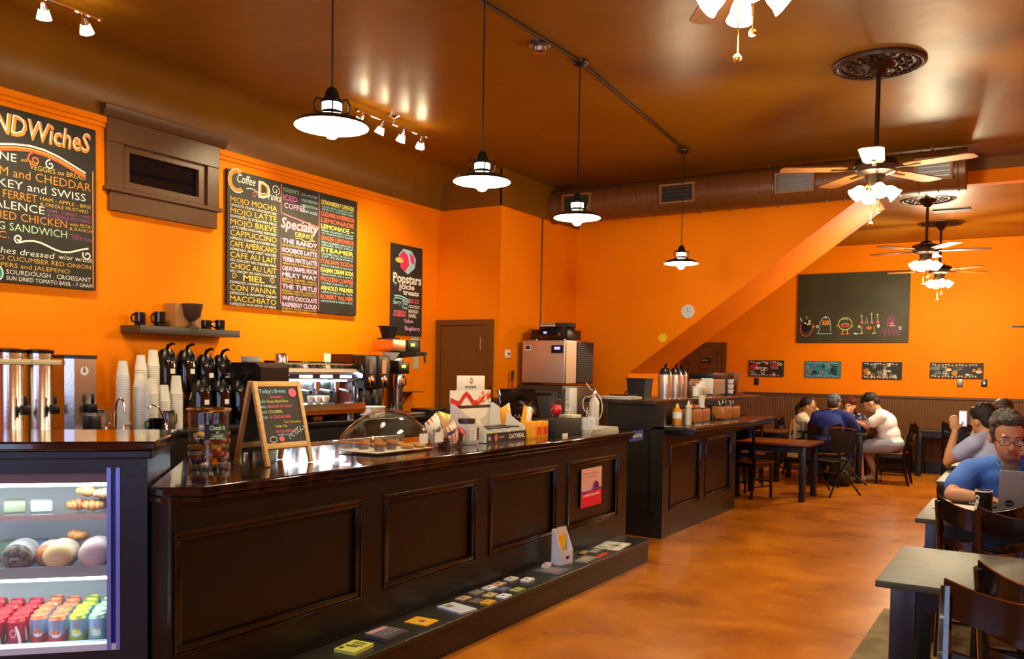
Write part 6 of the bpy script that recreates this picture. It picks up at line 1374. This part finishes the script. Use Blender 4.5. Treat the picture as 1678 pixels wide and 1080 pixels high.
mg = MB().lathe([(0, 0), (.045, 0), (.047, .005), (.047, .126), (.043, .126), (.042, .01), (0, .01)], BLACK, n=28).build('coffee_mug', loc=(-.25, 5.84, ZTB), label='tall black mug with white printed mark beside the laptop', cat='mug')
e = MB()
for (a0, z, rx, rz_) in ((-.0, .085, .35, .016), (.05, .06, .25, .012), (-.1, .035, .28, .022)):
    n = 12; vs = [(.0478*math.cos(R(225)+a0+rx*math.cos(2*math.pi*i/n)), .0478*math.sin(R(225)+a0+rx*math.cos(2*math.pi*i/n)), z+rz_*math.sin(2*math.pi*i/n)) for i in range(n)]
    e.add(vs, [tuple(range(n))], PAPERW)
e.build('printed_mark', mg); MB().lathe([(.0472, .118), (.0475, .127), (.042, .127)], PAPERW, n=28).build('rim', mg)
tag(MB().lathe([(0, 0), (.04, 0), (.045, .09), (.04, .09), (0, .01)], mat('tea_glass', '#4a140a', .1), n=18).build('tea_glass', loc=(-.43, 8.95, ZTB)), 'glass of dark red tea beside the person with the phone', 'glass')
tag(MB().lathe([(0, 0), (.04, 0), (.06, .05), (.055, .05), (0, .01)], BLACK, n=16).build('black_bowl', loc=(-1.12, 14.6, ZTB)), 'small black bowl on the table by the back wainscot', 'bowl')
tag(MB().lathe([(0, 0), (.035, 0), (.04, .13), (0, .13)], mat('grey_cup', '#8c8c88', .4), n=16).build('tumbler', loc=(-2.86, 12.82, ZTB)), 'grey tumbler at the left end of the group table', 'cup')
tag(MB().box(-.15, -.1, 0, .15, .1, .012, mat('yellow_book', '#a89a3c', .5)).build('open_book', loc=(-2.25, 13.0, ZTB), rz=.1), 'open yellowish book on the group table', 'book')
tag(MB().lathe([(0, 0), (.035, 0), (.035, .09), (0, .09)], BLACK, n=16).build('black_cup', loc=(-2.07, 12.95, ZTB)), 'black cup at the right end of the group table', 'cup')
# ================================================================== PEOPLE
def cap(mb, p0, p1, r0_, r1_, m, n=14):
    mb.cyl(p0, p1, r0_, r1_, m, n); mb.ell(p0, r0_, r0_, r0_, m, n); mb.ell(p1, r1_, r1_, r1_, m, n)
def chain(mb, pts, rs, m, n=14):
    for i in range(len(pts)-1): cap(mb, pts[i], pts[i+1], rs[i], rs[i+1], m, n)
def remesh(o, vox, smooth=6):
    r = o.modifiers.new('surface', 'REMESH'); r.mode = 'VOXEL'; r.voxel_size = vox; r.use_smooth_shade = True
    s_ = o.modifiers.new('soften', 'SMOOTH'); s_.factor = .5; s_.iterations = smooth
def lerp(a, b, t): return tuple(Vector(a).lerp(Vector(b), t))
def hand(mb, w_, d, nrm, m, sc=1.0, curl=.5, side=1):
    """wrist, pointing direction, back-of-hand normal; side +1 puts the thumb on the d x nrm side"""
    w_ = Vector(w_); d = Vector(d).normalized(); nrm = Vector(nrm); nrm = (nrm-d*nrm.dot(d)).normalized(); s_ = d.cross(nrm)*side
    pc = w_+d*.05*sc
    rot = Matrix((tuple(d), tuple(s_), tuple(nrm))).transposed()
    mb.ell(tuple(pc), .052*sc, .040*sc, .017*sc, m, 14, rot)
    for k, (off, ln) in enumerate(((.028, .070), (.010, .078), (-.009, .073), (-.027, .058))):
        b = w_+d*.085*sc+s_*off*sc; c1 = b+(d*math.cos(curl*.5)-nrm*math.sin(curl*.5))*ln*.42*sc
        c2 = c1+(d*math.cos(curl*1.3)-nrm*math.sin(curl*1.3))*ln*.33*sc; c3 = c2+(d*math.cos(curl*2)-nrm*math.sin(curl*2))*ln*.25*sc
        chain(mb, [tuple(b), tuple(c1), tuple(c2), tuple(c3)], [.0092*sc, .0085*sc, .0078*sc, .007*sc], m, 8)
    t0 = w_+d*.025*sc+s_*.028*sc; t1 = t0+(d*.55+s_*.75-nrm*.2)*.038*sc; t2 = t1+(d*.85+s_*.3-nrm*.35)*.032*sc
    chain(mb, [tuple(t0), tuple(t1), tuple(t2)], [.013*sc, .0105*sc, .009*sc], m, 8)
def person(lab, loc, rz, P, skin, vox=.011, hs=1.0, ws=1.0):
    t = thing('person', lab, 'person', loc, rz)
    sk = skin; b = MB(); H = P['head']; N = P['neck']; Ch = P['chest']; Hp = P['hip']
    HR = Matrix.Rotation(P.get('yaw', 0), 3, 'Z') @ Matrix.Rotation(P.get('pitch', 0), 3, 'X') @ Matrix.Rotation(P.get('rollh', 0), 3, 'Y')
    def h(x, y, z): return tuple(Vector(H)+HR @ (Vector((x, y, z))*hs))
    def hell(mb, c, a, bb_, cc, m, n=16): mb.ell(h(*c), a*hs, bb_*hs, cc*hs, m, n, HR)
    hell(b, (0, -.012, .03), .074, .094, .09, sk, 22); hell(b, (0, .02, -.025), .062, .07, .082, sk, 20); hell(b, (0, .038, -.082), .04, .042, .03, sk)
    hell(b, (-.03, .05, -.03), .026, .028, .03, sk, 12); hell(b, (.03, .05, -.03), .026, .028, .03, sk, 12)
    chain(b, [h(0, .082, .012), h(0, .1, -.02), h(0, .104, -.03)], [.009*hs, .0125*hs, .012*hs], sk, 10); hell(b, (-.012, .092, -.032), .009, .009, .007, sk, 8); hell(b, (.012, .092, -.032), .009, .009, .007, sk, 8)
    for s_ in (-1, 1):
        hell(b, (s_*.028, .078, .024), .022, .012, .008, sk, 10); hell(b, (s_*.076, -.005, -.012), .010, .019, .03, sk, 12)
        hell(b, (s_*.03, .073, .004), .013, .012, .012, sk, 10)
    hell(b, (0, .082, -.058), .02, .014, .012, sk, 10)
    cap(b, tuple(Vector(N)), h(0, -.015, -.05), .055*ws, .05*hs, sk)
    b.ell(tuple(lerp(Ch, N, .45)), .17*ws, .095*ws, .1, sk, 18); b.ell(Ch, .15*ws, .105*ws, .16, sk, 18); b.ell(lerp(Hp, Ch, .4), .14*ws, .11*ws, .15, sk, 18); b.ell(Hp, .17*ws, .13*ws, .12, sk, 18)
    for s_ in 'lr':
        sh, el, wr = P['sh_'+s_], P['el_'+s_], P['wr_'+s_]
        chain(b, [lerp(N, sh, .35), sh, lerp(sh, el, .45), el, lerp(el, wr, .35), wr], [.055*ws, .058*ws, .047*ws, .037*ws, .038*ws, .025*ws], sk)
        d = Vector(P.get('hd_'+s_, Vector(wr)-Vector(el))); hand(b, wr, d, P.get('hn_'+s_, (0, 0, 1)), sk, .95*ws if ws < 1.1 else 1.1, P.get('curl', .5), P.get('ths_'+s_, 1 if s_ == 'l' else -1))
        kn, an = P['kn_'+s_], P['an_'+s_]; hj = tuple(Vector(Hp)+Vector(((-1 if s_ == 'l' else 1)*.095*ws, .02, 0)))
        chain(b, [hj, lerp(hj, kn, .5), kn, lerp(kn, an, .35), an], [.085*ws, .07*ws, .054*ws, .052*ws, .034*ws], sk)
        fd = Vector(P.get('ft', (0, 1, 0))).normalized(); a_ = Vector(an); b.ell(tuple(a_+fd*.06+Vector((0, 0, -.035))), .04, .04, .03, sk, 12); cap(b, tuple(a_+fd*.0+Vector((0, 0, -.035))), tuple(a_+fd*.14+Vector((0, 0, -.045))), .036, .028, sk, 12)
    bo = b.build('body', t); remesh(bo, vox, 4 if vox > .008 else 3)
    # face details
    e = MB()
    for s_ in (-1, 1): e.ell(h(s_*.03, .0815, .003), .0115*hs, .006*hs, .0065*hs, mat('eye_white', '#d8d2c8', .3), 10, HR)
    eo = e.build('eye', bo)
    e = MB()
    for s_ in (-1, 1): e.ell(h(s_*.03+.003*P.get('gaze', 0), .0865, .0015), .0055*hs, .003*hs, .0055*hs, mat('eye_dark', '#1c100a', .15), 8, HR)
    e.build('iris', eo)
    e = MB()
    for s_ in (-1, 1): e.tube([h(s_*.012, .092, .022), h(s_*.03, .091, .029), h(s_*.047, .08, .022)], [.003*hs, .0045*hs, .002*hs], P['hairm'], 6)
    e.build('eyebrow', bo)
    e = MB(); e.ell(h(0, .096, -.055), .02*hs, .006*hs, .0038*hs, mat('lip', '#a8584a', .4), 12, HR); e.ell(h(0, .094, -.062), .017*hs, .006*hs, .0042*hs, MATS['lip'], 12, HR); e.build('lips', bo)
    return t, bo, h, hell, HR
def cloth(name, t, m, fn, vox=.011, sm=6):
    b = MB(); fn(b, m); o = b.build(name, t); remesh(o, vox, sm); return o
def shirt(P, ws=1.0, sl=.55, hem=0.0, g=.012):
    def f(b, m):
        N, Ch, Hp = P['neck'], P['chest'], P['hip']
        b.ell(tuple(lerp(Ch, N, .45)), .185*ws, .105*ws+g, .105, m, 20); b.ell(Ch, .165*ws+g, .12*ws+g, .175, m, 20); b.ell(lerp(Hp, Ch, .45), .155*ws+g, .125*ws+g, .17, m, 20); b.ell(tuple(Vector(Hp)+Vector((0, 0, .04+hem))), .175*ws+g, .135*ws+g, .12, m, 20)
        for s_ in 'lr':
            sh, el, wr = P['sh_'+s_], P['el_'+s_], P['wr_'+s_]
            cap(b, lerp(N, sh, .2), sh, .05*ws+g, .064*ws+g, m)
            if sl <= 1: cap(b, sh, lerp(sh, el, sl), .064*ws+g, .056*ws+g*1.6, m)
            else: cap(b, sh, el, .064*ws+g, .05*ws+g, m); cap(b, el, lerp(el, wr, sl-1), .05*ws+g, .036*ws+g, m)
    return f
def trousers(P, ws=1.0, ln=1.0, g=.012):
    def f(b, m):
        Hp = P['hip']; b.ell(Hp, .18*ws+g, .14*ws+g, .115, m, 20)
        for s_ in 'lr':
            kn, an = P['kn_'+s_], P['an_'+s_]; hj = tuple(Vector(Hp)+Vector(((-1 if s_ == 'l' else 1)*.095*ws, .02, 0)))
            if ln <= 1: cap(b, hj, lerp(hj, kn, ln), .09*ws+g, .066*ws+g*1.5, m)
            else: cap(b, hj, kn, .09*ws+g, .06*ws+g, m); cap(b, kn, lerp(kn, an, ln-1), .06*ws+g, .042*ws+g, m)
    return f
def shoes(P, m, t, sole=None):
    for s_ in 'lr':
        a_ = Vector(P['an_'+s_]); fd = Vector(P.get('ft', (0, 1, 0))).normalized(); b = MB()
        cap(b, tuple(a_-fd*.02+Vector((0, 0, -.03))), tuple(a_+fd*.15+Vector((0, 0, -.045))), .046, .036, m, 12)
        o = b.build('shoe', t)
def seat_pose(**k):
    P = dict(hip=(0, 0, .53), chest=(0, .06, .83), neck=(0, .09, 1.0), head=(0, .13, 1.13), sh_l=(-.19, .07, .95), sh_r=(.19, .07, .95), el_l=(-.25, .2, .76), el_r=(.25, .2, .76), wr_l=(-.12, .4, .765), wr_r=(.12, .4, .765),
             kn_l=(-.12, .44, .50), kn_r=(.12, .44, .50), an_l=(-.12, .42, .085), an_r=(.12, .42, .085))
    P.update(k); return P
HB = mat('hair_black', '#15100c', .45, bump=(120, .5)); HBR = mat('hair_brown', '#3a2012', .5, bump=(120, .5)); HGR = mat('hair_dark_greying', '#2e2823', .5, noise=('#8a8078', 90, .5, .72), bump=(140, .6)); HRD = mat('hair_auburn', '#5a2414', .5, bump=(120, .4))
def tufts(b, h, hs, m, n, cz, rad, seed, spread=(1, 1, 1), zmin=-.02):
    rd_ = random.Random(seed)
    for i in range(n):
        a = rd_.uniform(0, 2*math.pi); u = rd_.uniform(0, 1); z = zmin+(1-zmin)*u
        rr_ = math.sqrt(max(0, 1-z*z)); x, y = rr_*math.cos(a), rr_*math.sin(a)
        if y > .55 and z < .55: continue
        b.ell(h(x*.074*spread[0], -.02+y*.092*spread[1], cz+z*.085*spread[2]), rad*hs, rad*hs, rad*hs*.8, m, 8)
# ---- man in blue scrubs
SC1 = skin_m('tan', '#c98e68'); SCRUB = mat('blue_scrubs', '#3f6fc4', .75, bump=(18, .25))
P = seat_pose(hip=(0, 0, .56), chest=(0, .16, .79), neck=(0, .24, .965), head=(.02, .33, 1.135), sh_l=(-.225, .20, .885), sh_r=(.225, .20, .885), el_l=(-.33, .44, .765), el_r=(.315, .46, .76), wr_l=(-.13, .56, .765), wr_r=(.14, .53, .76),
              hairm=HGR, yaw=R(14), pitch=R(-14), hd_l=(.9, .5, -.1), hd_r=(-.9, .45, -.05), curl=.55, gaze=1)
t, bo, h, hell, HR = person('man in blue scrubs with glasses and greying dark hair, working at the laptop', (-.13, 6.62, 0), R(180), P, SC1, .0075, 1.24, 1.22)
so = cloth('scrub_top', t, SCRUB, shirt(P, 1.16, .62, 0, .015), .011, 8)
cloth('scrub_trousers', t, SCRUB, trousers(P, 1.1, 1.9), .012)
# v-neck band
N = Vector(P['neck']); b = MB(); b.tube([(-.085, N.y-.02, N.z+.035), (-.075, N.y+.07, N.z+.0), (-.035, N.y+.115, N.z-.055), (0, N.y+.12, N.z-.115)], .013, mat('scrub_collar', '#34609f', .75), 8); b.tube([(.085, N.y-.02, N.z+.035), (.075, N.y+.07, N.z+.0), (.035, N.y+.115, N.z-.055), (0, N.y+.12, N.z-.115)], .013, MATS['scrub_collar'], 8)
b.tube([(-.085, N.y-.02, N.z+.035), (-.05, N.y-.075, N.z+.045), (.05, N.y-.075, N.z+.045), (.085, N.y-.02, N.z+.035)], .013, MATS['scrub_collar'], 8); b.build('v_neck_collar', so)
b = MB(); patchv = [(-.055, N.y+.085, N.z+.01), (.055, N.y+.085, N.z+.01), (0.0, N.y+.128, N.z-.10)]
b.ell((0, N.y+.065, N.z-.03), .06, .05, .07, mat('grey_undershirt', '#6a5a50', .8), 14); b.build('undershirt', t)
hb_ = MB(); hell(hb_, (0, -.03, .055), .083, .095, .083, HGR, 20); hell(hb_, (0, .03, .10), .062, .055, .032, HGR, 14); hell(hb_, (0, -.06, .0), .075, .06, .08, HGR, 16)
for s_ in (-1, 1): hell(hb_, (s_*.07, -.005, .025), .014, .035, .04, HGR, 10); hell(hb_, (s_*.071, .022, -.008), .007, .010, .025, HGR, 8)
tufts(hb_, h, 1.24, HGR, 80, .045, .016, 4, (1.06, 1.05, 1.05), .1)
ho = hb_.build('hair', bo); remesh(ho, .006, 2)
b = MB(); hell(b, (0, .056, -.08), .043, .036, .03, mat('stubble_skin', '#8f6248', .7), 16); hell(b, (0, .096, -.046), .02, .008, .005, MATS['stubble_skin'], 10); b.build('stubble', bo)
g = MB(); GM = mat('glasses_frame', '#3a2a22', .2, .5)
for s_ in (-1, 1):
    pts = [h(s_*.034+.026*math.cos(a), .104-.004*abs(math.cos(a)), .0+.015*math.sin(a)) for a in [2*math.pi*i/14 for i in range(14)]]; g.tube(pts, .0018*1.24, GM, 6, True)
    g.tube([h(s_*.060, .10, .004), h(s_*.074, .06, .004), h(s_*.080, -.005, .0)], .0024, GM, 6)
g.tube([h(-.008, .105, .004), h(0, .108, .006), h(.008, .105, .004)], .002, GM, 6); go = g.build('glasses', t)
b = MB()
for s_ in (-1, 1):
    q = [h(s_*.034+.025*math.cos(a), .104-.004*abs(math.cos(a)), .0+.014*math.sin(a)) for a in [2*math.pi*i/14 for i in range(14)]]; b.add(q, [tuple(range(14))], mat('lens', '#ffffff', .02, alpha=.15))
b.build('lens', go); shoes(P, BLACK, t)
# ---- person in blue jacket and plaid cap, seen from behind
BLJ = mat('blue_jacket', '#1f2f7c', .8, bump=(20, .3)); JEAN = mat('blue_jeans', '#26408c', .8)
P = seat_pose(chest=(0, .12, .80), neck=(0, .2, .985), head=(.0, .27, 1.115), sh_l=(-.205, .16, .92), sh_r=(.205, .16, .92), el_l=(-.29, .33, .755), el_r=(.29, .33, .755), wr_l=(-.13, .5, .755), wr_r=(.13, .5, .755), kn_l=(-.16, .42, .52), kn_r=(.2, .40, .52), an_l=(-.2, .1, .08), an_r=(.16, .42, .08), hairm=HBR, pitch=R(-12), yaw=R(-10))
t, bo, h, hell, HR = person('person in a blue jacket and grey plaid cap, seen from behind at the group table', (-2.44, 12.5, 0), 0, P, skin_m('warm', '#c08a5c'), .011, 1.12, 1.05)
cloth('blue_jacket', t, BLJ, shirt(P, 1.1, 1.85, 0, .016)); cloth('jeans', t, JEAN, trousers(P, 1.1, 1.85))
PLD = mat('plaid_grey_cap', '#7c8078', .8, noise=('#3c4a5c', 22, .42, .58, (1, 1, 2)))
b = MB(); hell(b, (0, -.018, .045), .086, .108, .082, PLD, 20); hell(b, (0, .09, .04), .06, .055, .01, PLD, 14); co = b.build('plaid_cap', t); remesh(co, .01, 4)
MB().ell(h(-.05, .02, .09), .03, .03, .02, mat('green_patch', '#8ab81e', .7), 10).build('green_badge', co)
b = MB(); hell(b, (0, -.05, -.02), .07, .055, .06, HBR, 14); b.build('hair', bo); shoes(P, mat('white_sneaker', '#a89a88', .6), t)
# ---- dark haired woman, profile, hand at her mouth
WSH = mat('white_shirt', '#d0c4b0', .8, bump=(20, .2))
P = seat_pose(hip=(0, .02, .52), chest=(0, .08, .77), neck=(0, .13, .925), head=(0, .18, 1.045), sh_l=(-.15, .10, .87), sh_r=(.15, .10, .87), el_l=(-.18, .32, .745), el_r=(.17, .31, .745), wr_l=(-.05, .32, .93), wr_r=(.12, .42, .75), hd_l=(.3, -.1, .8), hn_l=(0, 1, .2), hairm=HB, pitch=R(-12), curl=1.0, kn_l=(-.1, .40, .5), kn_r=(.1, .40, .5), an_l=(-.1, .38, .085), an_r=(.1, .38, .085))
t, bo, h, hell, HR = person('dark-haired woman with ponytail and white shirt, leftmost of the group', (-3.04, 13.12, 0), R(-90), P, skin_m('warm', '#c08a5c'), .01, 1.08, .95)
cloth('white_shirt', t, WSH, shirt(P, .98, .6)); cloth('dark_trousers', t, BLACKM, trousers(P, 1.0, 1.85))
b = MB(); hell(b, (0, -.03, .045), .084, .096, .085, HB, 18); hell(b, (0, -.11, .0), .035, .035, .045, HB, 12); chain(b, [h(0, -.12, 0), h(0, -.15, -.06), h(0, -.13, -.14)], [.035, .035, .015], HB, 10); ho = b.build('hair', bo); remesh(ho, .009, 3)
g = MB()
for s_ in (-1, 1): g.tube([h(s_*.034+.022*math.cos(a), .100, .002+.014*math.sin(a)) for a in [2*math.pi*i/12 for i in range(12)]], .002, GM, 6, True); g.tube([h(s_*.056, .1, .004), h(s_*.078, 0, .002)], .002, GM, 6)
g.build('glasses', t); shoes(P, BLACKM, t)
# ---- woman in floral top, facing the camera
FLO = mat('navy_white_floral', '#1c2350', .8, noise=('#c9c4c9', 26, .53, .6))
P = seat_pose(hip=(0, 0, .52), chest=(0, .1, .77), neck=(0, .16, .92), head=(.0, .21, 1.045), sh_l=(-.155, .14, .865), sh_r=(.155, .14, .865), el_l=(-.23, .36, .745), el_r=(.2, .34, .745), wr_l=(-.08, .52, .75), wr_r=(.02, .34, .93), hd_r=(-.2, -.1, .9), hn_r=(0, 1, 0), hairm=HRD, pitch=R(-4), yaw=R(-14), curl=.9, kn_l=(-.12, .4, .5), kn_r=(.1, .42, .5), an_l=(-.16, .5, .085), an_r=(.08, .5, .085))
t, bo, h, hell, HR = person('woman with auburn hair and navy floral top, facing the camera across the group table', (-2.40, 13.98, 0), R(180), P, skin_m('fair', '#d09a72'), .010, 1.08, .97)
cloth('floral_top', t, FLO, shirt(P, 1.0, .4)); cloth('floral_skirt', t, FLO, trousers(P, 1.05, .95, .02))
b = MB(); hell(b, (0, -.015, .06), .086, .096, .078, HRD, 18); hell(b, (-.05, .045, .07), .04, .035, .045, HRD, 12); hell(b, (.05, .045, .07), .04, .035, .045, HRD, 12); chain(b, [h(-.075, -.02, 0), h(-.08, -.02, -.08), h(-.07, -.03, -.16)], [.03, .03, .018], HRD, 10); chain(b, [h(.075, -.02, 0), h(.08, -.02, -.08), h(.07, -.03, -.16)], [.03, .03, .018], HRD, 10); hell(b, (0, -.07, -.06), .07, .035, .1, HRD, 14); ho = b.build('hair', bo); remesh(ho, .009, 3)
shoes(P, mat('tan_sandal', '#5a3a22', .6), t)
# ---- man in white T-shirt, profile facing left
WT = mat('white_tshirt', '#eef0f4', .8, bump=(16, .25)); SHT = mat('pale_grey_shorts', '#8f93a8', .8, bump=(16, .2))
P = seat_pose(hip=(0, .02, .55), chest=(0, .10, .83), neck=(0, .2, 1.0), head=(0, .31, 1.12), sh_l=(-.18, .15, .94), sh_r=(.18, .15, .94), el_l=(-.22, .33, .80), el_r=(.2, .3, .80), wr_l=(-.08, .53, .86), wr_r=(.07, .52, .86), hairm=HB, pitch=R(-42), curl=1.0, kn_l=(-.14, .44, .50), kn_r=(.13, .4, .48), an_l=(-.16, .38, .09), an_r=(.1, .22, .09))
t, bo, h, hell, HR = person('dark-haired man in white T-shirt and pale shorts, in profile, looking down', (-1.70, 13.15, 0), R(90), P, skin_m('fair', '#d09a72'), .0095, 1.1, 1.08)
cloth('white_tshirt', t, WT, shirt(P, 1.1, .55, -.02)); cloth('shorts', t, SHT, trousers(P, 1.1, .85, .018))
b = MB(); hell(b, (0, -.03, .055), .084, .097, .082, HB, 18); hell(b, (0, .05, .09), .06, .045, .03, HB, 12); hell(b, (0, -.07, -.01), .068, .045, .06, HB, 12); tufts(b, h, 1.1, HB, 50, .05, .016, 8, (1.05, 1.02, 1.05), .0); ho = b.build('hair', bo); remesh(ho, .008, 2)
shoes(P, mat('pale_sandal', '#b09a80', .6), t)
tag(MB().box(-.035, -.07, 0, .035, .07, .008, BLACK).build('phone', loc=(-2.30, 13.12, .87), rz=.3), 'black phone held by the man in the white T-shirt', 'phone')
# ---- person with phone, light blue shirt
LBS = mat('light_blue_shirt', '#a9b4dc', .8, bump=(16, .25))
P = seat_pose(chest=(0, .06, .82), neck=(0, .12, 1.0), head=(0, .17, 1.125), sh_l=(-.18, .08, .94), sh_r=(.18, .08, .94), el_l=(-.24, .30, .76), el_r=(.22, .28, .76), wr_l=(-.14, .33, 1.03), wr_r=(.05, .42, .76), hd_l=(-.1, .1, .9), hn_l=(-.6, -.6, 0), hairm=HBR, pitch=R(-22), curl=.9)
t, bo, h, hell, HR = person('dark-haired person in light blue shirt holding a phone up, behind the man in scrubs', (-.27, 8.46, 0), R(48), P, skin_m('warm', '#c08a5c'), .0095, 1.12, 1.1)
cloth('light_blue_shirt', t, LBS, shirt(P, 1.0, .5)); cloth('dark_trousers', t, BLACKM, trousers(P, 1.05, 1.85))
b = MB(); hell(b, (0, -.03, .05), .086, .1, .085, HB, 18); hell(b, (0, -.06, -.01), .074, .05, .07, HB, 14); tufts(b, h, 1.12, HB, 50, .05, .016, 18, (1.05, 1.02, 1.05), .0); ho = b.build('hair', bo); remesh(ho, .008, 2); shoes(P, BLACKM, t)
tag(MB().box(-.036, -.005, 0, .036, .005, .14, WHITE).box(-.032, .005, .01, .032, .006, .13, mat('phone_screen', '#b8d4ff', .3, emit=1.2, emit_col='#a8c8ff')).build('phone', loc=(-.555, 8.66, 1.07), rz=R(150)), 'white phone with pale lit screen held up by the person in light blue', 'phone')
# ---- brown haired person behind
P = seat_pose(head=(0, .14, 1.15), chest=(0, .08, .84), neck=(0, .12, 1.02), hairm=HBR, pitch=R(-25))
t, bo, h, hell, HR = person('brown-haired person farther back, head showing above the man in scrubs', (-.29, 10.15, 0), R(180), P, skin_m('fair', '#d09a72'), .010, 1.12, 1.05)
cloth('pale_shirt', t, mat('pale_green_shirt', '#a8b4a4', .8), shirt(P, 1.1, .55)); cloth('dark_trousers', t, BLACKM, trousers(P, 1.0, 1.85))
b = MB(); hell(b, (0, -.02, .055), .088, .104, .08, HBR, 18); hell(b, (0, .06, .085), .06, .04, .03, HBR, 12); hell(b, (0, -.06, -.02), .076, .05, .08, HBR, 14); ho = b.build('hair', bo); remesh(ho, .008, 2); shoes(P, BLACKM, t)
